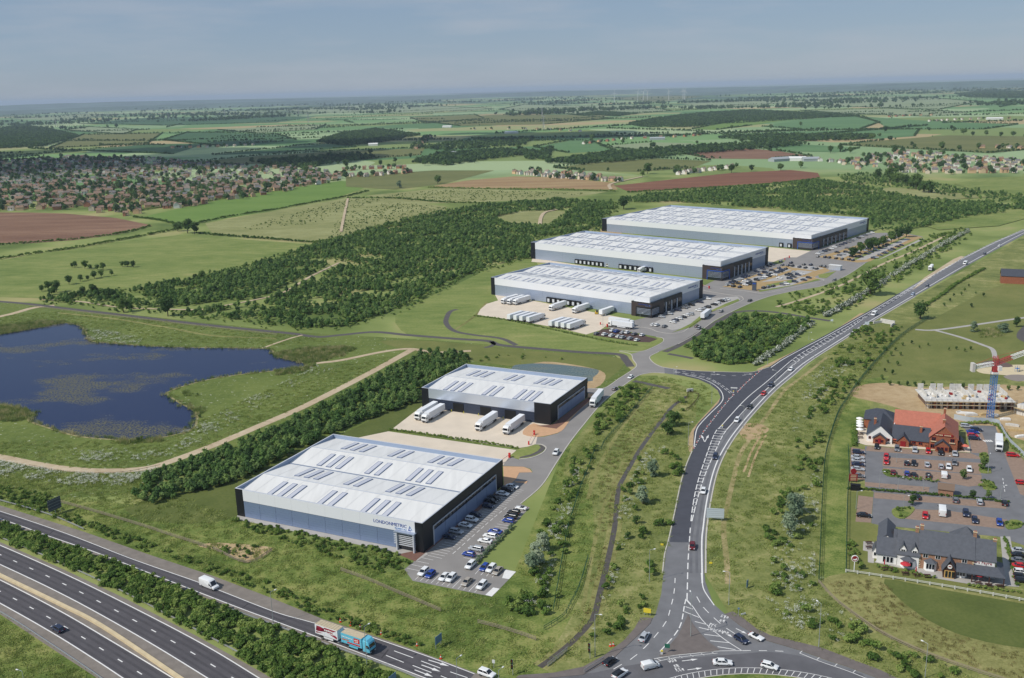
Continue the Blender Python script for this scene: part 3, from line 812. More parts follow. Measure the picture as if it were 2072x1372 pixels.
# footways with kerbs
def raised(name, px, m, z=0.15, smooth=0, parent=None):
    pts = PP(px)
    if smooth: pts = catmull(pts, smooth, closed=True)
    b = MB(); q = [(p.x, p.y) for p in pts]
    ar = sum(q[i - 1][0] * q[i][1] - q[i][0] * q[i - 1][1] for i in range(len(q)))
    b.prism(q if ar > 0 else q[::-1], 0.0, z)
    return b.build(name, m, parent, kind='structure' if parent is None else None)
raised('pavement', [(1044,1372),(1050,1367),(1120,1362),(1180,1350),(1225,1325),(1262,1297),(1284,1272),(1296,1250),(1320,1251),(1316,1262),(1303,1275),(1243,1331),(1180,1366),(1100,1373.5)], PAVE)
raised('pavement', [(1467,1243),(1482,1238),(1494,1244),(1530,1272),(1560,1287),(1600,1296),(1664,1312),(1737,1340),(1778,1355),(1840,1385),(1860,1405),(1850,1409),(1773,1371.5),(1718,1350.5),(1668,1334.5),(1620,1316.5),(1541,1293.5),(1494,1263.5)], PAVE)
def kerb(line, w=0.35, z=0.13):
    b = MB(); wall_strip(b, line, w, 0.0, z); b.build('kerb', KERB, kind='structure')
kerb(offset(curve_px([(1342.5,1160),(1347,1121),(1354.8,1092),(1365.8,1042),(1380,974),(1391,939),(1402,913)]), -0.3))
kerb(offset(curve_px([(1425,1160),(1425.5,1099),(1428,1066),(1434.6,1020),(1445.6,967.5),(1459,930),(1477,897),(1497,869),(1526,834),(1568,790),(1607,757),(1639,730.6),(1710,685),(1764,651),(1851,600)]), 0.4), 0.5)

# ---- estate roads
est = sheet('estate_road', [(818,1152.5),(855,1122),(1024,986),(1043,971),(1051,956),(1078,956),(1074,949),(1059,944.5),(1018,943),(1018,927),(1031,924),(1050,930),(1074,927),(1096,918),(1105,907),(1096,900),(1081,899),(1083,885),(1101,884),(1129,877),(1142,867),(1153,850),(1175,826),(1190,815),(1204,797),(1185,795),(1185,786),(1223,785.4),(1251.5,767),(1282,747),(1288,738.4),(1281,727.5),(1276,716.5),
   (1297,711),(1315,705.6),(1337,695),(1343,689),(1340,684),(1300,676),(1225,662),(1318,640),(1421,603),(1421,580),(1460,560),(1553,536),(1576,526),(1600,516),(1650,505),(1755,472),(1790,471),(1832,472),(1868,479),(1800,508),(1750,533),(1712,558),(1663,579),(1610,588),(1560,599),(1520,613),(1474,634),(1446,649),(1428,662),(1401,680.5),(1372,696.4),(1333,712),(1317,720),(1315,726),(1325,736),(1344,743.7),(1345,755.3),(1321,754.3),(1298,758),(1284,764.7),(1258,783),(1218.7,815),(1181.5,858.7),(1151,898),(1123.6,940),(1095.4,983),(1053,1020),(1072,1027),(964,1142),(1024,1152),(1044.7,1157),(995.7,1207.6),(835,1175.5)], ASPH_E, 0.048)
for px in ([(1345,755.3),(1321,754.3),(1298,758),(1284,764.7),(1258,783),(1218.7,815),(1181.5,858.7),(1151,898),(1123.6,940),(1095.4,983),(1053,1020)],
           [(1190,786),(1223,785.4),(1251.5,767),(1282,747),(1288,738.4),(1281,727.5),(1276,716.5),(1253,711)],
           [(1253,710),(1297,711),(1315,705.6),(1337,695),(1343,689),(1340,684),(1328,682)],
           [(1333,712),(1317,720),(1315,726),(1325,736),(1344,743.7),(1392.5,749.5),(1433,751.8),(1497,753.4),(1526,752.4),(1556,743)],
           [(1372,696.4),(1401,680.5),(1428,662),(1446,649),(1474,634),(1520,613),(1560,599),(1610,588),(1663,579),(1712,558),(1750,533)],
           [(1287,661),(1314,664.6),(1330,671),(1356,675),(1380,672.5),(1396,662),(1417,647),(1437,633),(1481,617),(1502,608),(1503,603),(1496,599),(1476,597),(1423,588)],
           [(1457,584),(1508,588.8),(1536,593.4),(1554,592.7),(1585,585.7),(1632,575.7),(1662,569.5),(1666,566),(1647,562)]):
    kerb(curve_px(px, 5), 0.4)
# concrete yards
yard_b = sheet('yard', [(794,868),(855,821),(1116,859),(1087,885),(1084,899),(1068,904),(1048,907)], CONC, 0.056)
sheet('yard', [(690,893),(786,873),(1045,911),(1031,924),(1018,942),(900,940),(680,905)], CONC, 0.056)
yard_c = sheet('yard', [(966,637),(972,626),(985,615),(1008,608),(1000,594),(1270,645),(1250,652),(1226,660),(1215,668),(1186,677),(1136,665),(1061,651.5)], CONC, 0.056)
sheet('yard', [(1075,530),(1078,522),(1420,575),(1421,588),(1300,560),(1150,535)], CONC, 0.056)
sheet('yard', [(1552,536),(1556,500),(1640,508),(1612,521),(1592,521),(1575,526)], CONC, 0.058)
sheet('yard', [(1214,470),(1217,462),(1260,470),(1250,480)], G_SOIL, 0.058)
raised('apron', [(474,1050),(482,1042),(858,1113),(866,1122),(846,1134),(804,1122),(800,1118)], BAYGREY, 0.10)
raised('pavement', [(840,1136),(806,1122),(856,1112),(1021,983),(1026,988),(880,1104)], REDPAVE, 0.11)
raised('pavement', [(1018,944),(1059,945),(1072,950),(1077,956),(1051,956.5),(1043,971),(1025,985.5),(1020,984)], TANPAVE, 0.12)
raised('pavement', [(1042,974),(1068,974),(1065,978.5),(1043,976.5)], TANPAVE, 0.12)
raised('pavement', [(1080,857),(1116,860),(1189,805),(1193,812),(1175,827),(1153,851),(1141,868),(1128,876.5),(1100,883),(1078,884),(1058,879),(1062,868)], TANPAVE, 0.12, 2)
raised('pavement', [(1084,862),(1116,860),(1189,805),(1193,811),(1140,858),(1126,868)], REDPAVE, 0.13)
raised('pavement', [(1189,803),(1190,796),(1204,797),(1192,812)], TANPAVE, 0.12)
raised('verge_island', [(1031,923),(1050,908),(1068,905),(1083,900),(1096,901),(1104,907),(1095,917),(1073,926),(1050,929)], G_MEADOW, 0.13)
b = MB(); wall_strip(b, curve_px([(1050,929.5),(1074,926.5),(1096,917.7),(1105,907),(1096,900),(1081,899)]), 0.5, 0, 0.16); b.build('kerb', KERB, kind='structure')
sheet('footpath', [(1096,901),(1104,907),(1095,916),(1075,924),(1050,928.5),(1053,925),(1074,920),(1088,913),(1094,906),(1090,901)], ASPH_P, 0.142)
# car-park surfaces by the three far warehouses
dk_lot = sheet('car_park', [(1200,678.5),(1218,666.5),(1240,664),(1330,686),(1315,693),(1290,692)], DARKBAY, 0.057)
sheet('car_park', [(1462,580),(1572,541),(1600,537),(1668,541),(1680,548),(1648,560),(1660,567),(1540,590),(1508,586)], TANLANE, 0.057)
for px in ([(1494,572),(1579,541.7),(1602,545.5),(1530,569),(1508,576)], [(1540,571),(1614,546.5),(1645,549.4),(1603,566)], [(1534,586),(1600,573),(1618,561),(1646,560),(1600,578),(1545,589)], [(1590,537),(1640,538),(1668,543),(1650,548),(1600,541)]):
    sheet('parking_bay_strip', px, BAYGREY, 0.064)
for px in ([(1548,577),(1604,566),(1608,571),(1560,579)], [(1655,556),(1692,549),(1672,563),(1658,562)], [(1618,575),(1656,564),(1660,567),(1560,587),(1536,591),(1536,588)], [(1557,534),(1576,527),(1590,527),(1580,534)]):
    raised('grass_island', px, G_MEADOW, 0.13)
sheet('car_park', [(1655,520),(1700,507),(1790,478),(1832,473.5),(1866,480),(1800,508),(1761,529),(1735,531.5)], TANLANE, 0.057)
for px in ([(1684,518),(1720,507),(1820,476),(1828,478),(1730,512),(1706,522)], [(1718,526),(1828,482),(1842,484),(1752,526)], [(1776,526),(1866,482),(1870,484),(1788,522)]):
    sheet('parking_bay_strip', px, BAYGREY, 0.064)
sheet('grass_island', [(1726,524),(1832,479),(1834,481),(1732,526)], G_MEADOW, 0.07)
sheet('car_park', [(1318,655),(1420,608),(1436,604),(1492,600),(1498,606),(1420,640),(1385,664),(1360,668)], BAYGREY, 0.057)
for px in ([(1378,665),(1398,655),(1420,637),(1470,614),(1494,605),(1496,609),(1440,632),(1400,662),(1360,673)],):
    raised('grass_island', px, G_MEADOW, 0.13)
raised('verge_island', [(1205,680),(1290,694),(1312,694),(1332,686),(1326,683),(1338,684),(1342,690),(1336,695),(1314,705),(1297,710),(1252,709),(1210,695)], G_MEADOW, 0.1)

# parking bay lines around the nearest warehouse
def bays(c0, c1, n, L, parent, side=1, w=0.14, z=0.056):
    a, c = P(*c0), P(*c1); d = (c - a).normalized(); s = Vector((d.y, -d.x, 0)) * side
    for i in range(n + 1):
        p = a.lerp(c, i / n); q = p + s * L; m_ = (p + q) / 2
        o = link('bay_line', DASH, parent); o.location = (m_.x, m_.y, z); o.rotation_euler = (0, 0, math.atan2(s.y, s.x)); o.scale = (L, w, 1)
bays((866,1124),(1034,988), 34, 5.0, est)
bays((968,1134),(1068,1030), 22, 5.0, est, -1)
bays((840,1173),(960,1199), 11, 5.2, est, -1)
bays((976,1146),(1010,1152), 3, 5.2, est, 1)
bays((824,1150),(850,1128), 3, 4.6, est)
dashes(curve_px([(916,1121),(960,1082),(1000,1047),(1026,1026)]), 2.0, 1.2, 0.2, 0.056, est)
sheet('pale_bay', [(1022,1153),(1044,1157),(1030,1172),(1016,1170)], PAINT, 0.056, parent=est)
sheet('pale_bay', [(998,1189),(1011,1191.5),(995,1207),(982,1204)], PAINT, 0.056, parent=est)

# ---- paths and tracks
G_TRACK2 = ramp_ground('worn_track', [srgb(124, 128, 74), srgb(150, 140, 96), srgb(176, 158, 120)], 0.05, 0.3, 1.5, contrast=1.6)
def path(px, w, m, z=0.045, name='footpath'):
    return strip(name, curve_px(px), w, m, z)
path([(-60,606),(47,614),(140,625),(236.5,636),(405,656),(520,668),(591,675),(642,681.6),(690,678),(757.6,672),(825,678),(926.5,686),(987,690),(1014,698.5),(1105.5,707),(1180,713),(1251,717),(1266,728),(1276,742)], 4.2, ASPH_P, 0.045, 'lane')
path([(925,626),(912,630),(905,640),(903,654.6),(920,670),(960,678),(1014,685),(1044.7,698.5)], 3.2, ASPH_P)
path([(980,703.6),(992,701),(999,696),(994,691)], 2.6, ASPH_P)
path([(-40,648),(20,636),(67,623),(110,618)], 5.5, G_TRACK, 0.043, 'track')
path([(-120,905),(0,925),(64,938),(128,948),(203,953),(287,949),(338,936),(430,902),(527,861),(610,825),(690,785),(757,750),(815,718),(835,707)], 4.6, G_TRACK, 0.045, 'track')
path([(640,735),(690,729),(774,712),(830,706),(879,713),(953,710)], 3.4, G_TRACK, 0.047, 'track')
path([(530,705),(560,694),(590,684),(612,678)], 1.8, G_TRACK, 0.046)
path([(120,633),(230,645),(340,663),(430,679),(560,685)], 2.6, G_HAY, 0.03, 'track')
path([(80,606),(165,611),(240,622),(330,626),(402,627),(432,622.5),(517,607),(574,592),(628,560),(686,532)], 2.6, G_TRACK, 0.25)
path([(690,470),(694,448),(700,420),(704,402)], 3.0, G_TRACK, 0.7)
path([(1092,455),(1095,440),(1104,430),(1128,425)], 4.0, G_TRACK, 0.72)
path([(1236,384),(1234,374),(1262,366),(1300,358)], 5.0, G_TRACK, 0.75, 'track')
path([(1345,712),(1372,700),(1420,671),(1470,641),(1487,632.6),(1524,629),(1575,632.6),(1625,641),(1680,649.5)], 3.6, ASPH_P, 0.05)
path([(1352,716),(1380,721),(1402,725.5)], 3.0, ASPH_P, 0.052)
path([(1571,621),(1629,604),(1710,573.5),(1787,534),(1845,510),(1912,478)], 2.6, G_TRACK, 0.05)
path([(1282,771),(1320,779),(1354,786.5)], 3.2, ASPH_P, 0.052)
path([(1852,667),(1891,668),(1968,658),(2072,643),(2140,636)], 2.6, BAYGREY, 0.05)
path([(1891,668),(1942,682),(1988,698),(2008,707),(2014,725)], 2.4, BAYGREY, 0.054)
path([(2080,660),(2068,672),(2066,684),(2080,692)], 4.0, ASPH_P, 0.05)
path([(1672,724),(1630,758),(1588,790),(1556,835),(1537,861),(1500,915),(1484,970),(1474,1013),(1464,1064),(1470,1131),(1473,1182)], 1.7, G_TRACK2, 0.03, 'track')
sheet('bare_ground', [(1496,862),(1530,856),(1556,868),(1540,882),(1516,890),(1498,880)], G_SOIL, 0.033, smooth=3)
for px in ([(1550,880),(1530,920),(1514,965)], [(1542,876),(1520,915),(1505,955)]):
    path(px, 0.8, G_SOIL, 0.032, 'track')
path([(1264,930),(1230,1000),(1205,1090),(1190,1170),(1178,1240)], 1.2, G_HAY, 0.03, 'track')
path([(1310,800),(1270,850),(1236,900),(1205,960),(1190,1010)], 1.6, G_HAY, 0.032, 'track')
path([(920,668),(960,640),(985,612)], 2.0, G_HAY, 0.035, 'track')
# stream in its ditch
STREAM = mat('stream_water', srgb(84, 77, 68), 0.35, var=0.25, scale=0.8)
st = [(1389,802),(1370,815),(1354,830),(1341,848),(1315,881),(1291,916),(1264,963),(1251,993),(1244,1064),(1230.5,1131),(1214,1199),(1200,1250),(1163,1294),(1120,1330),(1092,1350)]
path(st, 4.6, G_HAY, 0.034, 'stream_bank'); path(st, 1.7, STREAM, 0.042, 'stream')

# ---- pub car parks
lot = sheet('car_park', [(1750,903),(1964,917),(1955,870),(1940,860),(2014,862),(2031,916),(2057,916),(2090,960),(2090,1110),(2020,1086),(1780,1063),(1763,1059),(1768,996),(1750,984)], ASPH_O, 0.062)
for px in ([(1754.8,902.7),(1964.8,917.5),(1996,930.5),(1752,912.6)], [(1786,925),(1993,937.5),(1984,960),(1786,943.5)], [(1800,962),(1812,966),(1900,974),(1960,985),(1987,982),(1986,961.5),(1786,946.5),(1792,956)],
           [(1750,975.5),(1881,986),(1879,996),(1750,984)], [(1959,869),(1987,876.7),(1998,903.6),(2000,918),(1966,916.5)], [(2032,918),(2060,919),(2090,952),(2090,1010),(2064,1000)], [(1721,905),(1750,910),(1750,972),(1720,968)],
           [(1736.8,1002.7),(1767,1006.5),(1762,1058),(1731,1055.8)], [(1769,996.5),(2037,1017),(2036,1030),(1769,1008.4)], [(1831,1030),(1915,1033),(2038,1052),(2030,1071),(1990,1066),(1831,1050)]):
    sheet('block_paving', px, BRICKPAVE, 0.07, parent=lot)
dashes(line_px((2029,968),(2034,1000)), 2, 1.5, 0.2, 0.07, lot)
for i in range(4):
    p = P(1992 + i * 4.6, 892.5); o = link('crossing_mark', DASH, lot); o.location = (p.x, p.y, 0.075); o.scale = (0.6, 2.2, 1)
for px in ([(1786,952),(1794,950),(1806,956),(1812,966),(1796,964),(1787,958)], [(1982,918),(1996,916),(2001,928),(1984,929)], [(1982,946),(2000,947),(2006,958),(1984,957)], [(1990,972),(2010,976),(2014,992),(1990,990)],
           [(1804,1036),(1812,1028),(1848,1026),(1848,1036),(1830,1050),(1812,1047)], [(2034,1062),(2046,1052),(2068,1056),(2066,1068),(2040,1072)], [(2075,982),(2084,978),(2100,1000),(2080,1000)]):
    raised('planting_bed', px, G_LUSH, 0.2, 2)
sheet('terrace', [(1769,1138),(1790,1120),(1990,1150),(2030,1150),(2024,1086),(2044,1086),(2062,1188),(1960,1182),(1900,1172),(1850,1156)], BAYGREY, 0.076)
raised('terrace', [(1747,1096),(1768,1097),(1770,1118),(1768,1140),(1756,1138),(1756,1116),(1746,1114)], BAYGREY, 0.12)
sheet('terrace', [(1732,860),(1748,858),(1760,880),(1940,892),(1962,905),(1963,916),(1752,901),(1732,895)], CONC, 0.079)
sheet('playground', [(1976,748),(2010,742),(2060,738),(2110,744),(2110,772),(2060,770),(2040,760),(1990,756)], mat('play_sand', srgb(206, 190, 156), 0.95, var=0.06, scale=0.5), 0.05, smooth=3)
sheet('play_surface', [(1982,738),(2000,730),(2030,732),(2050,742),(2010,743)], mat('rubber_surface', srgb(104, 88, 80), 0.95), 0.058, smooth=3)
sheet('play_surface', [(2030,762),(2060,758),(2100,764),(2060,772)], mat('stone_surface', srgb(140, 130, 122), 0.95), 0.058, smooth=3)
sheet('lay_by', [(1845,588),(1870,562),(1930,524),(1945,518),(1952,520),(1890,556),(1862,577)], G_TRACK, 0.058)
# ================================================================ warehouses
C_WHITE = mat('white_cladding', srgb(226, 228, 232), 0.35, 0.0, spec=0.5)
C_ROOF = mat('white_roof_sheet', srgb(224, 223, 219), 0.5, 0.0, var=0.06, scale=0.08)
_n, _l = C_ROOF.node_tree.nodes, C_ROOF.node_tree.links
_mp = _n.new('ShaderNodeMapping'); _mp.inputs['Rotation'].default_value = (0, 0, 0.55); _mp.inputs['Scale'].default_value = (1, 0.08, 1)
_tx = next(q for q in _n if q.type == 'TEX_NOISE'); _gm = next(q for q in _n if q.type == 'NEW_GEOMETRY')
_l.new(_gm.outputs['Position'], _mp.inputs[0]); _l.new(_mp.outputs[0], _tx.inputs['Vector']); _tx.inputs['Scale'].default_value = 0.5
C_SILVER = mat('silver_band', srgb(205, 214, 228), 0.30, 0.55)
C_GREY = mat('grey_cladding', srgb(130, 148, 180), 0.34, 0.3)
C_GREY2 = mat('pale_grey_cladding', srgb(160, 172, 192), 0.34, 0.3)
C_NAVY = mat('navy_cladding', srgb(58, 66, 84), 0.40, 0.2)
C_BLACK = mat('black_cladding', srgb(26, 28, 33), 0.45, 0.0)
C_DBLUE = mat('parapet_inner_sheet', srgb(146, 162, 186), 0.6)
C_TRIM = mat('pale_trim', srgb(196, 200, 206), 0.5)
C_BLUE = mat('blue_frame', srgb(36, 84, 170), 0.45)
C_LOGO = mat('logo_blue', srgb(22, 66, 150), 0.5)
C_LOGO2 = mat('logo_pale_blue', srgb(92, 140, 190), 0.5)
C_GLASS = mat('dark_glazing', srgb(22, 28, 38), 0.08, 0.0, spec=0.8)
C_RL = mat('rooflight_pane', srgb(196, 198, 206), 0.35, 0.0, spec=0.5)
C_RLF = mat('rooflight_frame', srgb(96, 112, 142), 0.5); C_RLF2 = mat('rooflight_frame_pale', srgb(126, 138, 158), 0.5)
C_BROWN = mat('brown_cladding', srgb(66, 56, 54), 0.5)
C_DOOR = mat('door_black', srgb(16, 17, 20), 0.6)
C_DOCK = mat('dock_white', srgb(200, 205, 212), 0.6)
C_YEL = mat('bollard_yellow', srgb(196, 190, 40), 0.6)

def lettering(txt, size, parent, loc, rot, m, name='sign_lettering', ext=0.04, sx=1.0):
    o = link(name, text_mesh(name, txt, size, ext, 'RIGHT', 'TOP_BASELINE', m), parent); o.location = loc; o.rotation_euler = rot; o.scale = (sx, 1, 1)
    return o

def logo(parent, xr, z, face, size, y):
    """LONDONMETRIC wordmark and triangle; face 'front' (on y=y) or 'side' (on x=y, xr measured along depth)"""
    if face == 'front':
        pos = lambda a, zz: (a, y, zz); rot = (math.pi / 2, 0, 0)
    else:
        pos = lambda a, zz: (y, a, zz); rot = (math.pi / 2, 0, math.pi / 2)
    lettering('LONDONMETRIC', size, parent, pos(xr - size * 1.35, z), rot, C_LOGO)
    lettering('PROPERTY PLC', size * 0.42, parent, pos(xr - size * 1.35, z - size * 0.55), rot, C_LOGO2)
    s = size * 1.15
    b = MB()
    def tri(pts, mi):
        q = [pos(xr - s + px * s, z - size * 0.5 + pz * s) for px, pz in pts]
        b.face(q if face == 'front' else q, mi)
    tri([(0.05, 0.0), (0.42, 1.0), (0.42, 0.55), (0.28, 0.18)], 0)
    tri([(0.42, 1.0), (0.95, 0.05), (0.72, 0.18), (0.42, 0.68)], 1)
    tri([(0.05, 0.0), (0.28, 0.18), (0.62, 0.18), (0.66, 0.0)], 0)
    b.build('logo_emblem', [C_LOGO, C_LOGO2], parent)

def rooflight_mesh(L, W, mi=0):
    b = MB(); f = 0.22 if W > 1.8 else 0.15
    b.box((0, 0, 0.10), (W, L, 0.20), mi=0)
    b.box((0, 0, 0.215), (W - 2 * f, L - 2 * f, 0.04), mi=1)
    return b.mesh('rooflight', [C_RLF if W > 1.8 else C_RLF2, C_RL])

def roof(parent, w, d, h, nspan, drop, rows, rl, inset=0.45):
    """parapet box with nspan gables whose ridges run along x and just reach the parapet"""
    t = 0.35
    b = MB(); i0, i1 = t, w - t
    ys = [t + (d - 2 * t) * k / (2 * nspan) for k in range(2 * nspan + 1)]
    zs = [h - drop if k % 2 == 0 else h - 0.12 for k in range(2 * nspan + 1)]
    for k in range(2 * nspan):
        b.face([(i0, ys[k], zs[k]), (i1, ys[k], zs[k]), (i1, ys[k + 1], zs[k + 1]), (i0, ys[k + 1], zs[k + 1])])
    b.build('roof', C_ROOF, parent)
    b = MB()
    for k in range(1, 2 * nspan, 2): b.box((w / 2, ys[k], zs[k] + 0.06), (w - 1.4, 0.5, 0.10))
    b.build('ridge_cap', C_TRIM, parent)
    b = MB()
    for k in range(2, 2 * nspan, 2): b.box((w / 2, ys[k], zs[k] + 0.05), (w - 1.4, 0.7, 0.10))
    if nspan > 1: b.build('valley_gutter', C_RLF2, parent)
    b = MB(); nseam = int(w / 6)
    for k in range(2 * nspan):
        for i in range(1, nseam):
            x = w * i / nseam; y0_, y1_ = ys[k] + .4, ys[k + 1] - .4; q = (zs[k + 1] - zs[k]) / (ys[k + 1] - ys[k]); za, zb_ = zs[k] + .4 * q + .04, zs[k + 1] - .4 * q + .04
            b.face([(x - .06, y0_, za), (x + .06, y0_, za), (x + .06, y1_, zb_), (x - .06, y1_, zb_)])
    b.build('sheet_seam_row', mat('roof_seam', srgb(212, 212, 211), 0.5), parent)['kind'] = 'stuff'
    b = MB()
    for c, s in (((w / 2, t / 2, h - drop / 2), (w, t, drop + 0.4)), ((w / 2, d - t / 2, h - drop / 2), (w, t, drop + 0.4)), ((t / 2, d / 2, h - drop / 2), (t, d - 2 * t, drop + 0.4)), ((w - t / 2, d / 2, h - drop / 2), (t, d - 2 * t, drop + 0.4))):
        b.box((c[0], c[1], h - (drop + 0.4) / 2), s)
    b.build('parapet', C_DBLUE, parent)
    b = MB()
    for c, s in (((w / 2, t / 2, h + 0.04), (w + 0.1, t + 0.1, 0.08)), ((w / 2, d - t / 2, h + 0.04), (w + 0.1, t + 0.1, 0.08)), ((t / 2, d / 2, h + 0.04), (t + 0.1, d - 2 * t - 0.1, 0.08)), ((w - t / 2, d / 2, h + 0.04), (t + 0.1, d - 2 * t - 0.1, 0.08))):
        b.box(c, s)
    b.build('parapet_coping', C_TRIM, parent)
    L, W = rl
    me = rooflight_mesh(L, W)
    for k in range(2 * nspan):
        yc = (ys[k] + ys[k + 1]) / 2; zc = (zs[k] + zs[k + 1]) / 2
        sl = math.atan2(zs[k + 1] - zs[k], ys[k + 1] - ys[k])
        for x in rows:
            o = link('rooflight', me, parent); o.location = (x, yc + (0.6 if k % 2 else -0.6), zc + 0.01 - (0.6 if k % 2 else -0.6) * 0 + math.tan(sl) * (0.6 if k % 2 else -0.6)); o.rotation_euler = (sl, 0, 0)

def core(parent, w, d, h, drop, m):
    b = MB(); b.box((w / 2, d / 2, (h - drop - 0.3) / 2), (w - 0.2, d - 0.2, h - drop - 0.3)); b.build('wall_core', m, parent)
    b = MB(); b.box((-0.06, d / 2, h / 2 - 0.02), (0.12, d - 0.1, h - 0.04)); b.box((w / 2, d + 0.06, h / 2 - 0.02), (w, 0.12, h - 0.04)); b.build('outer_wall', m, parent)

def panel(parent, name, x0, x1, z0, z1, y, m, ribs=0, proud=0.10, face='front'):
    """cladding panel on the front (y) or side (x) plane; ribs>0 splits it into horizontal planks"""
    b = MB(); n = max(1, ribs); g = 0.035 if ribs else 0.0
    for i in range(n):
        a, c = z0 + (z1 - z0) * i / n, z0 + (z1 - z0) * (i + 1) / n
        if face == 'front':
            b.box(((x0 + x1) / 2, y - proud / 2, (a + c) / 2), (x1 - x0, proud, c - a - g))
        else:
            b.box((y + proud / 2, (x0 + x1) / 2, (a + c) / 2), (proud, x1 - x0, c - a - g))
    return b.build(name, m, parent)

def wing_wall(parent, w, d, h, y0, y1, zt, n, gl=1.5):
    """side wall opening: pale panels below a glazing strip inside a thin frame"""
    s = (y1 - y0) / n
    for i in range(n):
        panel(parent, 'wall_panel', y0 + s * i + 0.08, y0 + s * (i + 1) - 0.08, 0.1, zt - gl, w + 0.1, C_GREY, 1, 0.08, 'side')
        for q in range(3):
            panel(parent, 'window', y0 + s * (i + q / 3) + 0.2, y0 + s * (i + (q + 1) / 3) - 0.2, zt - gl + 0.15, zt - 0.2, w + 0.1, C_GLASS, 1, 0.05, 'side')
    b = MB(); x = w + 0.16
    b.box((x, (y0 + y1) / 2, zt), (0.3, y1 - y0 + 0.6, 0.22)); b.box((x, y0 - 0.15, zt / 2 - 0.056), (0.3, 0.3, zt - 0.112)); b.box((x, y1 + 0.15, zt / 2 - 0.056), (0.3, 0.3, zt - 0.112))
    b.build('wall_frame', C_TRIM, parent)

# ---------- nearest warehouse
def warehouse_near():
    w, d, h, dr = 72.9, 56.6, 10.0, 1.5
    t = thing('warehouse', 'nearest white roofed warehouse with blue grey cladding and wordmark beside the small car park', 'warehouse', (-94.8, 304.1, 0), -0.445)
    core(t, w, d, h, dr, C_BLACK)
    rows = [w * f for f in (0.17, 0.225, 0.28, 0.45, 0.505, 0.68, 0.735, 0.79)]
    roof(t, w, d, h, 2, dr, rows, (9.4, 2.0))
    panel(t, 'corner_panel', 0, 3.2, 0, h - 0.05, 0.1, C_BLACK, 0, 0.14)
    panel(t, 'corner_panel', w - 2.6, w + 0.1, 0, h - 0.05, 0.1, C_BLACK, 0, 0.14)
    zb = h * 0.60; n = 9; x0, x1 = 3.2, w - 10.0
    for i in range(n):
        a, c = x0 + (x1 - x0) * i / n, x0 + (x1 - x0) * (i + 1) / n
        panel(t, 'wall_panel', a + 0.04, c - 0.04, 0.15, zb - 0.05, 0.1, C_GREY, 7)
    panel(t, 'wall_panel', x1 + 0.04, x1 + 1.0, 0.15, zb - 0.05, 0.1, C_GREY, 7)
    b = MB(); nb = 10
    for i in range(nb):
        a, c = 3.25 + (w - 5.9) * i / nb, 3.25 + (w - 5.9) * (i + 1) / nb
        panel(t, 'fascia_panel', a + 0.015, c - 0.015, zb, h - 0.06, 0.1, C_WHITE, 0, 0.26)
    logo(t, w - 3.4, h * 0.75, 'front', 1.55, -0.19)
    # entrance: louvred glass box under a canopy frame
    ex0, ex1 = w - 9.0, w - 2.8
    panel(t, 'entrance_glazing', ex0, ex1, 0.1, zb - 0.3, 0.1, C_GLASS, 0, 0.3)
    b = MB()
    for k in range(7):
        b.box(((ex0 + ex1) / 2 + 0.2, -0.75, 1.9 + k * 0.62), (ex1 - ex0 + 0.4, 0.35, 0.16)); b.box((ex0 - 0.75, -0.4, 1.9 + k * 0.62), (1.0, 0.25, 0.14))
    b.build('louvre_row', C_TRIM, t)['kind'] = 'stuff'
    for x in (ex0 + 0.2, ex1 + 0.1):
        b = MB(); b.box((x, -1.0, 3.1), (0.42, 0.8, 6.2)); b.build('entrance_post', C_TRIM, t)
    b = MB(); b.box(((ex0 + ex1) / 2 + 0.1, -0.85, 6.35), (ex1 - ex0 + 1.0, 1.5, 0.3)); b.build('canopy', C_GREY2, t)
    wing_wall(t, w, d, h, 6.5, d - 6.0, 6.4, 6)
    panel(t, 'wall_panel', 0.0, d, h - 2.4, h - 0.03, w + 0.1, C_BLACK, 0, 0.12, 'side')
    return t
warehouse_near()

def dock_door(t, x, z0, z1, wd, y=-0.05, m=C_DOOR):
    b = MB(); b.box((x, y, (z0 + z1) / 2), (wd, 0.34, z1 - z0))
    return b.build('loading_door', m, t)

def warehouse_mid():
    w, d, h, dr = 63.4, 41.1, 9.2, 1.5
    t = thing('warehouse', 'white roofed warehouse with dark navy lower wall, four lorries parked on its yard', 'warehouse', (-41.2, 415.6, 0), -0.467)
    core(t, w, d, h, dr, C_BLACK)
    rows = [w * f for f in (0.15, 0.21, 0.27, 0.46, 0.52, 0.70, 0.76, 0.82)]
    roof(t, w, d, h, 1, dr, rows, (11.5, 1.9))
    panel(t, 'corner_panel', 0, 3.6, 0, h - 0.05, 0.1, C_BLACK, 0, 0.3)
    panel(t, 'corner_panel', w - 7.5, w + 0.1, 0, h - 0.05, 0.1, C_BLACK, 0, 0.3)
    zb = h * 0.52
    n = 8
    for i in range(n):
        a, c = 3.6 + (w - 11.1) * i / n, 3.6 + (w - 11.1) * (i + 1) / n
        panel(t, 'wall_panel', a + 0.03, c - 0.03, 0.1, zb, 0.1, C_NAVY, 4)
        panel(t, 'fascia_panel', a + 0.01, c - 0.01, zb + 0.02, h - 0.06, 0.1, C_SILVER, 0, 0.26)
    for f in (0.295, 0.51, 0.70):
        dock_door(t, w * f, 0.0, 4.1, 5.2)
        for s in (-3.1, 3.1):
            b = MB(); b.lathe([(0.16, 0), (0.16, 1.0), (0.1, 1.1)], 8, (w * f + s, -0.9, 0)); b.build('bollard', C_YEL, t)
    wing_wall(t, w, d, h, 7.5, d - 4.0, 6.2, 6)
    panel(t, 'wall_panel', 0.0, d, h - 2.4, h - 0.03, w + 0.1, C_BLACK, 0, 0.12, 'side')
warehouse_mid()

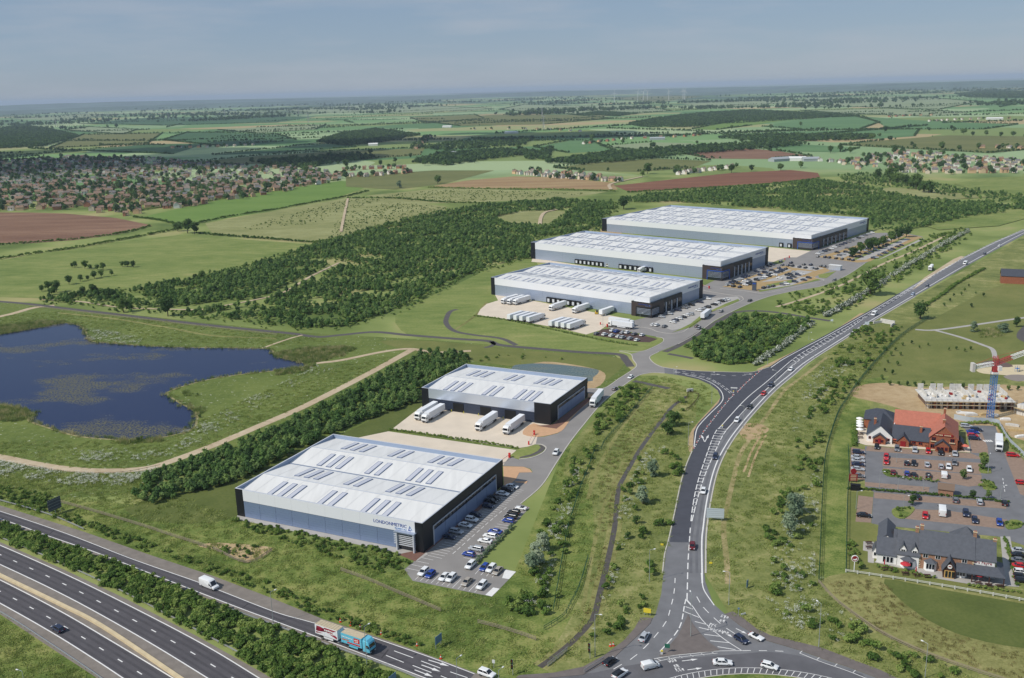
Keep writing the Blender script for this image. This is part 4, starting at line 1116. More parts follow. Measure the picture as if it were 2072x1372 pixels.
def warehouse_far(x, y, w, d, h, th, label, nspan, groups, rl, docks, podroof, blue, fins, black_len, pod):
    dr = 1.5
    t = thing('warehouse', label, 'warehouse', (x, y, 0), th)
    core(t, w, d, h, dr, C_BLACK)
    rows = []
    for f in groups:
        rows += [w * f - 4.4, w * f, w * f + 4.4]
    roof(t, w, d, h, nspan, dr, rows, rl)
    bw = 0.026 * w
    panel(t, 'corner_panel', 0, bw, 0, h - 0.05, 0.1, C_BLACK, 0, 0.3)
    zb = h * 0.60
    n = 12
    for i in range(n):
        a, c = bw + (w + 0.1 - bw) * i / n, bw + (w + 0.1 - bw) * (i + 1) / n
        panel(t, 'wall_panel', a + 0.03, c - 0.03, 0.1, zb, 0.1, C_GREY2, 5)
        panel(t, 'fascia_panel', a + 0.01, c - 0.01, zb + 0.02, h - 0.06, 0.1, C_WHITE, 0, 0.26)
    for x0, x1, k in docks:
        for i in range(k):
            xx = w * (x0 + (x1 - x0) * (i + 0.5) / k)
            b = MB(); b.box((xx, -0.55, 2.1), (3.5, 1.1, 3.6)); b.build('dock_surround', C_DOOR, t)
            b = MB(); b.box((xx, -1.12, 1.9), (1.7, 0.08, 2.2)); b.build('dock_door', C_DOCK, t)
    # side wall
    m = 10
    for i in range(m):
        a, c = black_len * d + (d - 4.5 - black_len * d) * i / m, black_len * d + (d - 4.5 - black_len * d) * (i + 1) / m
        panel(t, 'wall_panel', a + 0.03, c - 0.03, 0.1, zb, w + 0.1, C_GREY2, 5, 0.1, 'side')
    for i in range(m):
        a, c = 0.2 + (d - 4.7) * i / m, 0.2 + (d - 4.7) * (i + 1) / m
        panel(t, 'fascia_panel', a + 0.01, c - 0.01, zb + 0.02, h - 0.06, w + 0.1, C_WHITE, 0, 0.26, 'side')
    panel(t, 'corner_panel', d - 4.5, d, 0, h - 0.05, w + 0.1, C_BLACK, 0, 0.3, 'side')
    logo(t, d - 6.5, h * 0.77, 'side', 1.7 if d > 70 else 1.5, w + 0.4)
    # black office front along the side and the corner entrance pod
    oz = h * 0.74
    b = MB(); b.box((w + 0.9, black_len * d / 2, oz / 2), (1.1, black_len * d, oz)); b.build('office_wall', C_BLACK, t)
    for i in range(fins):
        yy = pod + (black_len * d - pod) * (i + 0.6) / (fins + 0.6)
        b = MB(); b.box((w + 1.7, yy, oz * 0.36), (0.5, 0.8, oz * 0.72)); b.build('fin', C_TRIM, t)
    nwin = fins + 1
    for i in range(nwin):
        ya = pod + (black_len * d - pod) * i / nwin + 1.2; yb = pod + (black_len * d - pod) * (i + 1) / nwin - 0.8
        for z0, z1 in ((0.5, oz * 0.32), (oz * 0.42, oz * 0.7)):
            panel(t, 'window', ya, yb, z0, z1, w + 1.45, C_GLASS, 1, 0.05, 'side')
    px0, px1, py0, py1, pz = w - pod * 0.9, w + 2.6, -2.2, pod, h * 0.72
    b = MB(); b.box(((px0 + px1) / 2, (py0 + py1) / 2, pz / 2), (px1 - px0, py1 - py0, pz)); b.build('entrance_pod', C_BROWN, t)
    b = MB(); b.box(((px0 + px1) / 2, (py0 + py1) / 2, pz + 0.03), (px1 - px0 - 0.8, py1 - py0 - 0.8, 0.06)); b.build('pod_roof', C_ROOF if podroof else C_BROWN, t)
    b = MB()
    for c, s in ((((px0 + px1) / 2, py0 + 0.2, pz + 0.25), (px1 - px0, 0.4, 0.5)), (((px0 + px1) / 2, py1 - 0.2, pz + 0.25), (px1 - px0, 0.4, 0.5)), ((px0 + 0.2, (py0 + py1) / 2, pz + 0.25), (0.4, py1 - py0 - 0.8, 0.5)), ((px1 - 0.2, (py0 + py1) / 2, pz + 0.25), (0.4, py1 - py0 - 0.8, 0.5))):
        b.box(c, s)
    b.build('pod_parapet', C_BLACK, t)
    gx0, gx1 = px0 + (px1 - px0) * 0.28, px1 - 0.3
    panel(t, 'pod_glazing', gx0, gx1, 0.2, pz * 0.66, py0, C_GLASS, 0, 0.12)
    panel(t, 'pod_glazing', py0 + 0.3, py0 + (py1 - py0) * 0.6, 0.2, pz * 0.66, px1, C_GLASS, 0, 0.12, 'side')
    for k in range(5):
        z = pz * (0.24 + 0.09 * k)
        b = MB(); b.box(((gx0 + gx1) / 2, py0 - 0.3, z), (gx1 - gx0, 0.3, 0.22)); b.box((px1 + 0.3, py0 + (py1 - py0) * 0.3, z), (0.3, (py1 - py0) * 0.6 - 0.4, 0.22)); b.build('louvre', C_GREY2, t)
    fm = C_BLUE if blue else C_BLACK
    b = MB()
    b.box(((gx0 + gx1) / 2, py0 - 0.32, pz * 0.70), (gx1 - gx0 + 0.8, 0.5, 0.5)); b.box((gx0 - 0.2, py0 - 0.32, pz * 0.335), (0.5, 0.5, pz * 0.66))
    b.box((px1 + 0.32, py0 + (py1 - py0) * 0.3, pz * 0.70), (0.5, (py1 - py0) * 0.6, 0.5)); b.box((px1 + 0.32, py0 + (py1 - py0) * 0.6 + 0.2, pz * 0.335), (0.5, 0.5, pz * 0.66))
    b.build('pod_frame', fm, t)
    logo(t, px1 - 0.6, pz * 0.86, 'front', 0.95, py0 - 0.06)
    return t
warehouse_far(-13.4, 659.3, 126.9, 67.5, 12.2, -0.685, 'warehouse with rows of lorries on its pale concrete yard and a white pod roof', 2, (0.09, 0.22, 0.35, 0.48, 0.61, 0.74, 0.87), (10.5, 1.5), [(0.38, 0.60, 7)], True, False, 3, 0.56, 13)
warehouse_far(17.9, 801.8, 175.9, 76.1, 13.8, -0.706, 'warehouse with a dark roofed blue framed entrance pod between two other warehouses', 3, (0.08, 0.19, 0.30, 0.41, 0.52, 0.63, 0.74, 0.85), (8.5, 1.5), [(0.26, 0.42, 7), (0.50, 0.68, 7)], False, True, 5, 0.62, 15)
warehouse_far(91.7, 949.8, 215.5, 125.9, 12.4, -0.718, 'largest farthest warehouse with a row of trees beside its long car park', 4, (0.07, 0.16, 0.25, 0.34, 0.43, 0.52, 0.61, 0.70, 0.79, 0.88), (10.0, 1.6), [(0.86, 0.93, 2)], True, True, 6, 0.58, 17)
# ================================================================ vehicles
def paint(name, rgb, rough=0.3):
    return mat('paint_' + name, srgb(*rgb), rough, 0.0, spec=0.6)
PAINTS = {k: paint(k, v) for k, v in {'white': (232, 233, 232), 'silver': (176, 180, 184), 'grey': (112, 114, 118), 'black': (26, 27, 30), 'navy': (34, 44, 70), 'blue': (28, 64, 150), 'red': (190, 26, 30), 'dark red': (104, 22, 26), 'beige': (166, 158, 146), 'pale blue': (150, 168, 192)}.items()}
V_GLASS = mat('car_glass', srgb(20, 24, 30), 0.06, spec=0.9)
V_TYRE = mat('tyre', srgb(24, 24, 25), 0.8)
V_RIM = mat('wheel_rim', srgb(150, 152, 156), 0.35, 0.6)
V_LAMP = mat('headlamp', srgb(225, 228, 232), 0.15)
V_TAIL = mat('tail_lamp', srgb(150, 20, 22), 0.25)
V_DARK = mat('black_trim', srgb(30, 30, 32), 0.6)

def frustum(b, lo, hi, mi=0, sides=True, cap=True):
    """lo / hi: (x0, x1, halfwidth, z)"""
    def ring(r): return [(r[0], -r[2], r[3]), (r[1], -r[2], r[3]), (r[1], r[2], r[3]), (r[0], r[2], r[3])]
    A, B = ring(lo), ring(hi)
    for k in range(4):
        j = (k + 1) % 4; b.face([A[k], A[j], B[j], B[k]], mi)
    if cap: b.face(B, mi); b.face(A[::-1], mi)

def body_mesh(name, prof, hw, mats, bev=0.10):
    """side profile swept across the width, shoulders pulled in, edges rounded"""
    b = MB(); b.extrude(prof, -hw, hw)
    me = b.mesh(name, mats)
    bm = bmesh.new(); bm.from_mesh(me)
    bmesh.ops.recalc_face_normals(bm, faces=bm.faces)
    bmesh.ops.bevel(bm, geom=[e for e in bm.edges], offset=bev, segments=2, affect='EDGES', profile=0.6)
    bm.to_mesh(me); bm.free()
    for p in me.polygons: p.use_smooth = True
    return me

def wheel_mesh(r, w):
    b = MB(); N = 14
    b.tube((0, -w / 2, 0), (0, w / 2, 0), r, n=N, mi=0)
    b.tube((0, -w / 2 - 0.015, 0), (0, w / 2 + 0.015, 0), r * 0.62, n=10, mi=1)
    return b.mesh('wheel', [V_TYRE, V_RIM])

CAR = {
 'hatchback': dict(prof=[(-1.95,.32),(1.95,.32),(2.08,.5),(2.02,.72),(1.75,.84),(0.95,.95),(-1.9,1.0),(-2.06,.65)], cab=(-1.92,1.05,.80,.95), roof=(-1.55,.28,.62,1.47), hw=.88, wx=(-1.25,1.3)),
 'saloon': dict(prof=[(-2.3,.32),(2.2,.32),(2.36,.5),(2.3,.7),(2.0,.8),(1.1,.93),(-1.75,.98),(-2.3,.95),(-2.4,.62)], cab=(-1.75,1.2,.80,.93), roof=(-1.1,.4,.60,1.44), hw=.90, wx=(-1.4,1.42)),
 'estate': dict(prof=[(-2.2,.34),(2.15,.34),(2.3,.52),(2.25,.76),(1.9,.88),(1.1,1.0),(-2.2,1.05),(-2.3,.65)], cab=(-2.18,1.15,.82,1.0), roof=(-1.95,.35,.64,1.56), hw=.91, wx=(-1.4,1.4)),
 'suv': dict(prof=[(-2.1,.42),(2.1,.42),(2.25,.62),(2.2,.92),(1.9,1.02),(1.05,1.12),(-2.1,1.16),(-2.2,.75)], cab=(-2.06,1.15,.84,1.1), roof=(-1.8,.3,.68,1.70), hw=.94, wx=(-1.35,1.38)),
 'roadster': dict(prof=[(-1.9,.3),(1.9,.3),(2.05,.45),(1.95,.66),(1.0,.82),(.3,.84),(-1.0,.84),(-1.85,.8),(-2.0,.55)], cab=(.05,.5,.66,.82), roof=(-.05,.2,.58,1.08), hw=.84, wx=(-1.2,1.3)),
}
_car = {}
def car_parts(kind):
    if kind in _car: return _car[kind]
    s = CAR[kind]; p0 = PAINTS['white']
    body = body_mesh('body', s['prof'], s['hw'], [p0])
    b = MB(); frustum(b, s['cab'], s['roof'])
    win = b.mesh('windows', V_GLASS)
    c, r = s['cab'], s['roof']
    b = MB(); frustum(b, (r[0] - .05, r[1] + .05, r[2] + .04, r[3] - .03), (r[0], r[1], r[2] - .03, r[3] + .05))
    for sgn in (-1, 1):   # pillars
        for fx in (0.0, 0.52, 1.0):
            a = (c[0] + (c[1] - c[0]) * fx, sgn * (c[2] + .012), c[3]); d = (r[0] + (r[1] - r[0]) * fx, sgn * (r[2] + .012), r[3])
            b.tube(a, d, .055, n=4)
    top = b.mesh('roof', [p0])
    b = MB(); x = max(q[0] for q in s['prof']) - .13; z = s['prof'][3][1] - 0.02
    b.box((0, 0, 0), (.28, .42, .13)); head = b.mesh('headlight', V_LAMP)
    b = MB(); b.box((0, 0, 0), (.16, .34, .2)); tail = b.mesh('tail_light', V_TAIL)
    b = MB(); b.box((0, 0, 0), (.05, .52, .12)); plate = b.mesh('number_plate', V_LAMP)
    _car[kind] = (body, win, top, wheel_mesh(.33, .22), head, tail, plate, x, z)
    return _car[kind]

def set_paint(o, m):
    o.material_slots[0].link = 'OBJECT'; o.material_slots[0].material = m

def car(px, hd, colour, kind, where, group=None, z=0.06, roofcol=None):
    """full car; hd = heading in world radians"""
    p = P(*px)
    t = thing('car', f'{colour} {kind} {where}', 'car', (p.x, p.y, z), hd, group)
    body, win, top, wh, head, tail, plate, x, zz = car_parts(kind)
    set_paint(link('body', body, t), PAINTS[colour])
    if kind == 'roadster':
        link('windscreen', win, t)
        for sy in (-.35, .35):
            b = MB(); b.box((-.45, sy, .86), (.5, .5, .22)); b.box((-.75, sy, .98), (.16, .5, .4)); b.build('seat', V_DARK, t)
    else:
        link('windows', win, t); set_paint(link('roof', top, t), PAINTS[roofcol or colour])
    s = CAR[kind]
    for wx in s['wx']:
        for sy in (-1, 1):
            link('wheel', wh, t, (wx, sy * (s['hw'] - .1), .33))
    xr = min(q[0] for q in s['prof']) + .06
    for sy in (-1, 1):
        link('headlight', head, t, (x, sy * (s['hw'] - .28), zz)); link('tail_light', tail, t, (xr, sy * (s['hw'] - .25), zz + .1))
    link('number_plate', plate, t, (xr - .07, 0, zz - .08))
    return t

_small = {}
def small_car(px, hd, colour, kind, where, group, z=0.07):
    """car too small in the picture to show its parts: one mesh"""
    k = kind
    if k not in _small:
        body, win, top, wh, head, tail, plate, x, zz = car_parts(kind); s = CAR[kind]
        bm = bmesh.new(); mi = []
        def add(me, off, idx):
            n0 = len(bm.faces); bm.from_mesh(me); bm.faces.ensure_lookup_table(); bm.verts.ensure_lookup_table()
            vs = set()
            for f in list(bm.faces)[n0:]:
                f.material_index = idx; vs.update(f.verts)
            bmesh.ops.translate(bm, verts=list(vs), vec=off)
        add(body, (0, 0, 0), 0); add(win, (0, 0, 0), 1); add(top, (0, 0, 0), 0)
        for wx in s['wx']:
            for sy in (-1, 1): add(wh, (wx, sy * (s['hw'] - .1), .33), 2)
        me = bpy.data.meshes.new('car'); bm.to_mesh(me); bm.free()
        for m in (PAINTS['white'], V_GLASS, V_TYRE): me.materials.append(m)
        _small[k] = me
    p = P(*px); o = link('car', _small[k], None, (p.x, p.y, z), hd, f'small {colour} {kind} {where}', 'car', group)
    set_paint(o, PAINTS[colour])
    return o

def hd_px(a, c):
    d = P(*c) - P(*a); return math.atan2(d.y, d.x)

TH1, TH2, TH3 = -0.445, -0.467, -0.705
g1 = 'cars parked beside the nearest warehouse'
K = ['hatchback', 'suv', 'estate', 'saloon']
rc = random.Random(3)
for i, (x, y, c, k) in enumerate([(1039,985.6,'white','saloon'),(1029,992,'black','suv'),(1020,1000,'white','saloon'),(1004,1010,'black','estate'),(997,1016,'black','suv'),(990.7,1025,'navy','hatchback'),(966,1043,'navy','hatchback'),(958,1053,'white','suv'),(945,1064,'white','saloon'),(927,1077,'silver','estate'),(913,1088,'navy','hatchback')]):
    car((x - 3, y + 2), TH1, c, k, 'in the shaded bays along the black wall of the nearest warehouse', g1)
for i, (x, y, c, k) in enumerate([(1055,1031,'white','roadster'),(1040,1041,'black','suv'),(1034,1049,'black','estate'),(1029,1057,'blue','hatchback'),(1002,1079,'blue','saloon'),(992,1088,'white','estate'),(982,1098,'white','saloon'),(963,1114,'silver','estate'),(949,1125,'blue','hatchback')]):
    car((x, y), TH1 + math.pi, c, k, 'in the sunny bays against the hedge near the warehouse', g1)
for i, (x, y, c, k) in enumerate([(952,1148,'white','suv'),(980,1152,'blue','hatchback'),(994,1155,'white','suv'),(1007,1159,'beige','saloon'),(857,1162,'white','suv'),(871,1166,'blue','hatchback'),(899,1171,'white','saloon'),(913,1174,'white','suv'),(945,1181,'beige','saloon'),(975,1189,'white','suv')]):
    car((x, y), TH1 - math.pi / 2, c, k, 'in the end bays of the car park nearest the motorway', g1)
car((1125, 919), hd_px((1125,919),(1100,955)), 'white', 'suv', 'driving past the gated entrance of the estate')
car((1244, 789), hd_px((1244,789),(1276,764)), 'grey', 'hatchback', 'on the estate road behind the moving lorry')
car((1276, 765), hd_px((1276,765),(1244,789)), 'white', 'saloon', 'on the estate road just below the estate junction')
car((118, 1276), hd_px((203,1330),(118,1276)) , 'navy', 'estate', 'alone on the motorway carriageway', None, 0.07)
sl = [((1303,1293), (1325,1258), 'silver', 'saloon', 'leaving the roundabout beside the kerb'), ((1234,1343), (1259,1325), 'black', 'hatchback', 'entering the exit road by the guard rail'),
      ((1254,1369), (1282,1350), 'white', 'suv', 'with a black roof on the roundabout'), ((1462,1345), (1492,1346), 'white', 'saloon', 'circling the roundabout beside the hatched edge'),
      ((1557,1352), (1590,1361), 'white', 'hatchback', 'following round the roundabout'), ((1500,1298), (1524,1313), 'navy', 'hatchback', 'waiting beside the open white sports car'),
      ((1530,1292), (1556,1304), 'white', 'roadster', 'with its roof open waiting at the roundabout'), ((985,1368), (1030,1384), 'white', 'suv', 'on the slip road end below the traffic lights')]
for a, c, col_, k, w in sl:
    car(a, hd_px(a, c), col_, k, w, None, 0.08, 'black' if 'black roof' in w else None)
for a, c, col_, k, w in [((1401,1109),(1399,1140),'dark red','hatchback','driving down where the dark surface ends'), ((1423,997),(1416,1025),'white','hatchback','on the main road above the grey back of a sign'), ((1447,927),(1438,955),'navy','estate','beside the middle of the striped hatching'),
      ((1491,853),(1474,877),'white','estate','next to the end of the central island'), ((1517,826),(1500,845),'black','hatchback','between a red car and a white car on the main road'), ((1545,799),(1530,814),'red','hatchback','on the main road beside the long central island'),
      ((1560,782),(1545,797),'navy','suv','on the main road ahead of the red hatchback'), ((1600,750),(1585,763),'white','hatchback','on the main road by the painted arrows'), ((1847,597),(1830,607),'pale blue','hatchback','on the main road beside the lay by'),
      ((1876,580),(1860,589),'navy','hatchback','on the main road below the parked transporter'), ((1992,515),(1975,524),'navy','estate','on the far main road ahead of a white van'), ((2022,499),(2005,507),'white','hatchback','last on the far main road near the hedge')]:
    car(a, hd_px(a, c), col_, k, w, None, 0.08)
for a, c, col_, k, w in [((1410,662),(1420,655),'black','hatchback','behind the lorry on the estate road'), ((1414,666),(1400,675),'grey','hatchback','coming down the estate road past the lorry'), ((1459,632),(1440,642),'grey','hatchback','on the estate road below the small car park'), ((1517,610),(1500,617),'black','saloon','at the estate road bend by the scrub'), ((1688,568),(1670,575),'grey','hatchback','on the estate road near the white cabin')]:
    car(a, hd_px(a, c), col_, k, w)
# pub car parks
gp = 'cars in the pub car parks'
up = hd_px((1834,945),(1834,930)); dn = up + math.pi
side = hd_px((1725,934),(1745,935.3))
for x, y, c, k in [(1774,907,'black','hatchback'),(1815,911,'grey','estate'),(1851,914,'silver','hatchback'),(1878,916,'red','hatchback'),(1903,919,'black','estate'),(1932,921,'silver','saloon')]:
    car((x, y), dn, c, k, 'in the bays in front of the red roofed pub terrace', gp)
for x, y, c, k in [(1793,927,'red','hatchback'),(1793,937,'red','saloon'),(1834,940,'black','hatchback'),(1849,941,'black','hatchback'),(1876,943,'silver','saloon'),(1904,947,'silver','hatchback'),(1919,948,'white','hatchback'),(1931,940,'grey','hatchback'),(1961,953,'white','hatchback')]:
    car((x, y), dn if x % 2 else up, c, k, 'in the paved middle rows of the upper pub car park', gp)
for x, y, c, k in [(1807,959,'dark red','hatchback'),(1835,961,'blue','hatchback'),(1849,964,'black','hatchback'),(1878,965,'black','hatchback')]:
    car((x, y), up, c, k, 'in the planted kerb row of the upper pub car park', gp)
for x, y, c, k in [(1737,918,'navy','estate'),(1735,928,'silver','saloon'),(1736,935,'silver','saloon'),(1736,942.5,'navy','saloon'),(1735,952,'silver','saloon'),(1737,966,'grey','hatchback')]:
    car((x, y), side, c, k, 'in the side row by the tall red pub sign', gp)
for x, y, c, k in [(1968,877,'blue','saloon'),(1975,872,'navy','estate'),(1968,884,'red','hatchback'),(1971,890,'navy','estate'),(1955,865,'silver','estate')]:
    car((x, y), side, c, k, 'parked at the gable end of the red roofed pub', gp)
car((2049, 924), side, 'red', 'estate', 'parked across from the white box lorry', gp)
car((2067, 980), side, 'red', 'hatchback', 'by the entrance planting of the pub car park', gp)
for x, y, c, k in [(1856,1009,'black','hatchback'),(1933,1015,'grey','hatchback'),(1982,1019,'silver','estate'),(2032,1021,'black','hatchback')]:
    car((x, y), up, c, k, 'in the bays along the long hedge between the pub car parks', gp)
for x, y, c, k in [(1872,1047,'red','hatchback'),(1954,1043,'navy','suv'),(1972,1056,'navy','hatchback'),(2022,1061,'blue','hatchback')]:
    car((x, y), dn, c, k, 'in the bays behind the slate roofed pub', gp)
car((1748, 1046), side, 'black', 'saloon', 'alone on the small block paved square', gp)
for x, y, c, k in [(2063,1118,'silver','saloon'),(2063,1127,'black','saloon'),(2063,1138,'grey','saloon'),(2065,1149,'red','saloon'),(2066,1161,'white','hatchback'),(2066,1170,'black','hatchback'),(2068,1178,'black','hatchback')]:
    car((x, y), side, c, k, 'in the row beyond the gable of the slate roofed pub', gp)
# small cars in the three far car parks
a3 = -0.685
g3 = 'cars in the lots of the far warehouses'
for i, (x, y, c) in enumerate([(1207,677,'grey'),(1223.5,679,'white'),(1238,681,'white'),(1251.5,683,'white'),(1260,685,'silver'),(1275,687,'silver'),(1289,690,'white'),(1239.5,671,'white'),(1248,672.5,'blue'),(1260,675,'silver'),(1269.4,675,'white'),(1284,678,'grey'),(1299.6,680,'white')]):
    small_car((x, y), a3 + math.pi / 2, c, K[i % 3], 'on the dark paved lot below the lorry yard', g3)
for i, (x, y, c) in enumerate([(1321,659,'white'),(1329,660,'white'),(1345,662.5,'grey')]):
    small_car((x, y), a3 + math.pi / 2, c, K[i % 3], 'on pale paving just below the white roofed pod', g3)
for i, (X, Y) in enumerate([(1030,1065),(1190,1000),(1370,925),(1500,875),(1560,850),(1650,815),(1830,755),(1990,680)]):
    small_car((1240 + X / 10.36, 540 + Y / 10.36), a3, ['silver','silver','navy','grey','grey','black','navy','white'][i], K[i % 4], 'in the shaded bays beside the white roofed pod warehouse', g3)
for i, (X, Y) in enumerate([(1260,1175),(1310,1140),(1390,1100),(1470,1070),(1540,1030),(1630,1010),(1800,930),(1880,900),(1980,855)]):
    small_car((1240 + X / 10.36, 540 + Y / 10.36), a3 + math.pi, ['white','navy','white','black','white','silver','white','grey','black'][i], K[i % 4], 'in the bays along the curved grass strip', g3)
for i, (X, Y) in enumerate([(90,838),(145,822),(205,795),(290,762),(335,742),(380,720),(415,712),(455,695)]):
    small_car((1400 + X / 6.475, 500 + Y / 6.475), a3 + math.pi, ['white','silver','black','black','white','black','silver','white'][i], K[i % 4], 'in the bays along the curved grass strip', g3)
L4 = [(460,508),(545,522),(630,533),(615,488),(700,505),(745,497),(785,483),(700,457),(750,445),(850,440),(890,428),(930,418),(960,398),(1005,390),(1050,367),(1080,375),(895,375),(960,345),(1000,338),(1110,340),(1160,330),(1180,312),(1230,295),(1050,313),(1140,283),(940,545),(1000,533),(1065,520),(1185,498),(1235,490),(1350,463),(1465,440),(1530,410),(1150,418),(1280,420),(1330,398),(1250,375),(1290,368),(1390,372),(1440,362),(1340,337),(1165,203),(1300,215),(1185,243),(1260,250),(1318,255),(1410,268),(1488,278),(1468,238),(1558,243),(1580,285),(1635,292),(1695,258),(1738,265),(1810,270)]
for i, (X, Y) in enumerate(L4):
    row = Y < 300 and X > 1100
    small_car((1400 + X / 6.475, 500 + Y / 6.475), a3 + (math.pi / 2 if row or Y > 505 else 0), rc.choice(['black','black','navy','silver','grey','black','navy','white','black']), K[i % 4], 'on the buff car park of the dark roofed pod', g3)
for i in range(15):
    t_ = i / 14
    small_car((1474 + (1562 - 1474) * t_, 577 - (577 - 537) * t_), a3, rc.choice(['navy','black','silver','grey']), K[i % 4], 'in the shaded row along the middle far warehouse', g3)
L5 = [(380,695),(480,703),(540,708),(635,718),(720,728),(815,735),(870,745),(650,633),(680,675),(730,660),(775,630),(790,575),(850,690),(930,700),(975,695),(955,645),(1040,610),(1090,588),(1140,565),(1200,540),(1250,515),(1320,485),(1350,475),(1430,440),(1460,425),(1525,397),(1060,655),(1120,630),(1180,598),(1250,575),(1310,552),(1350,525),(1155,715),(1190,708),(1250,675),(1310,645),(1330,638),(1390,608),(1430,590),(1495,555),(1550,535)]
for i, (X, Y) in enumerate(L5):
    small_car((1600 + X / 6.907, 420 + Y / 6.907), a3 + (math.pi / 2 if Y > 690 and X < 880 else 0), rc.choice(['black','black','navy','silver','grey','black','navy','white']), K[i % 4], 'on the long car park under the row of trees', g3)
for i in range(17):
    t_ = i / 16
    small_car((1655 + (1765 - 1655) * t_, 515 - (515 - 472) * t_), a3, rc.choice(['navy','navy','silver','black','white','grey']), K[i % 4], 'in the shaded row along the largest far warehouse', g3)

# ---------- vans and lorries
def van(px, hd, label, L=5.6, W=2.0, Hh=2.5, z=0.08, minibus=False, small=False, group=None):
    p = P(*px); t = thing('van', label, 'van', (p.x, p.y, z), hd, group)
    f = L / 2; n = 0.95 if not small else 0.8
    prof = [(-f,.4),(f-.1,.4),(f,.7),(f-.1,1.05),(f-n,1.25),(f-n-.75,Hh-.25),(f-n-1.3,Hh),(-f+.1,Hh),(-f,Hh-.15)]
    me = body_mesh('body', prof, W / 2, [PAINTS['white']], 0.09); link('body', me, t)
    b = MB(); x0, x1 = f - n - .02, f - n - .72
    b.face([(x0+.06, -W/2+.2, 1.32), (x0+.06, W/2-.2, 1.32), (x1+.07, W/2-.28, Hh-.32), (x1+.07, -W/2+.28, Hh-.32)]); b.build('windscreen', V_GLASS, t)
    for sy in (-1, 1):
        b = MB(); y = sy * (W / 2 + .012)
        b.face([(x0-.25, y, 1.3), (x0-1.15, y, 1.3), (x0-1.15, y, min(Hh-.5, 2.0)), (x1-.05, y, min(Hh-.5, 2.0))]); b.build('side_window', V_GLASS, t)
        if minibus:
            for k in range(3):
                b = MB(); b.box((x0 - 1.9 - k * 1.1, sy * W / 2, Hh - .75), (.95, .04, .6)); b.build('side_window', V_GLASS, t)
        b = MB(); b.box((f - .1, sy * (W / 2 - .3), .85), (.2, .36, .22)); b.build('headlight', V_LAMP, t)
        b = MB(); b.box((-f, sy * (W / 2 - .14), 1.3), (.08, .16, .6)); b.build('tail_light', V_TAIL, t)
        b = MB(); b.box((x0 - .1, sy * (W / 2 + .14), 1.45), (.12, .22, .34)); b.build('mirror', V_DARK, t)
        for wx in (-f + 1.1, f - .95):
            link('wheel', wheel_mesh(.36, .24), t, (wx, sy * (W / 2 - .1), .36))
    return t
van((424,1189), hd_px((424,1189),(460,1203)), 'white high roofed van driving along the slip road', 6.4, 2.1, 2.75, 0.09)
van((1316,1352), hd_px((1316,1352),(1345,1345)), 'small white panel van on the roundabout', 4.5, 1.85, 1.85, 0.08, small=True)
van((1769,638), hd_px((1769,638),(1750,649)), 'white minibus coming down the main road past the hatching end', 6.2, 2.1, 2.5, 0.08, minibus=True)
van((1953,535), hd_px((1953,535),(1935,545)), 'white van far up the main road near the lay by', 6.0, 2.1, 2.5, 0.08)
van((1910,965), up, 'white van in the planted kerb row of the upper pub car park', 5.2, 1.95, 2.1, 0.07)
van((1906,1039), up, 'long white minibus with a patterned roof behind the slate roofed pub', 7.0, 2.2, 2.6, 0.07, minibus=True)

CABW = PAINTS['white']
TRAIL = mat('trailer_white', srgb(228, 230, 232), 0.5)
TR_CRV = mat('trailer_side', srgb(206, 212, 222), 0.5)
CHASSIS = mat('chassis', srgb(38, 38, 42), 0.7)
TAN_TOP = mat('canvas_roof', srgb(190, 176, 148), 0.8, var=0.1, scale=1.5)
def cab_meshes():
    prof = [(-1.1,.6),(1.1,.6),(1.15,1.0),(1.08,2.0),(.85,3.1),(.3,3.55),(-1.0,3.7),(-1.1,3.6)]
    body = body_mesh('cab', prof, 1.24, [CABW], 0.10)
    b = MB(); b.face([(1.13,-1.05,1.95),(1.13,1.05,1.95),(.93,.98,2.85),(.93,-.98,2.85)]); ws = b.mesh('windscreen', V_GLASS)
    b = MB(); b.face([(.85,-1.26,1.8),(-.15,-1.26,1.8),(-.15,-1.26,2.6),(.7,-1.26,2.6)]); b.face([(.85,1.26,1.8),(-.15,1.26,1.8),(-.15,1.26,2.6),(.7,1.26,2.6)]); sw = b.mesh('side_window', V_GLASS)
    b = MB(); b.box((1.12, 0, .95), (.12, 2.2, .5)); gr = b.mesh('grille', CHASSIS)
    return body, ws, sw, gr
CABM = cab_meshes(); TW = wheel_mesh(.5, .32)
def cab(t, x, m=None):
    for me, n in zip(CABM, ('cab', 'windscreen', 'side_window', 'grille')):
        o = link(n, me, t, (x, 0, 0))
        if n == 'cab' and m: set_paint(o, m)
    for sy in (-1, 1):
        b = MB(); b.box((x + 1.12, sy * .85, .72), (.14, .4, .2)); b.build('headlight', V_LAMP, t)
        b = MB(); b.box((x + .8, sy * 1.42, 2.2), (.2, .24, .6)); b.build('mirror', V_DARK, t)
        link('wheel', TW, t, (x + .05, sy * 1.05, .5))
_b = MB(); _b.box((0, 0, 0), (13.4, 2.5, 2.75)); 
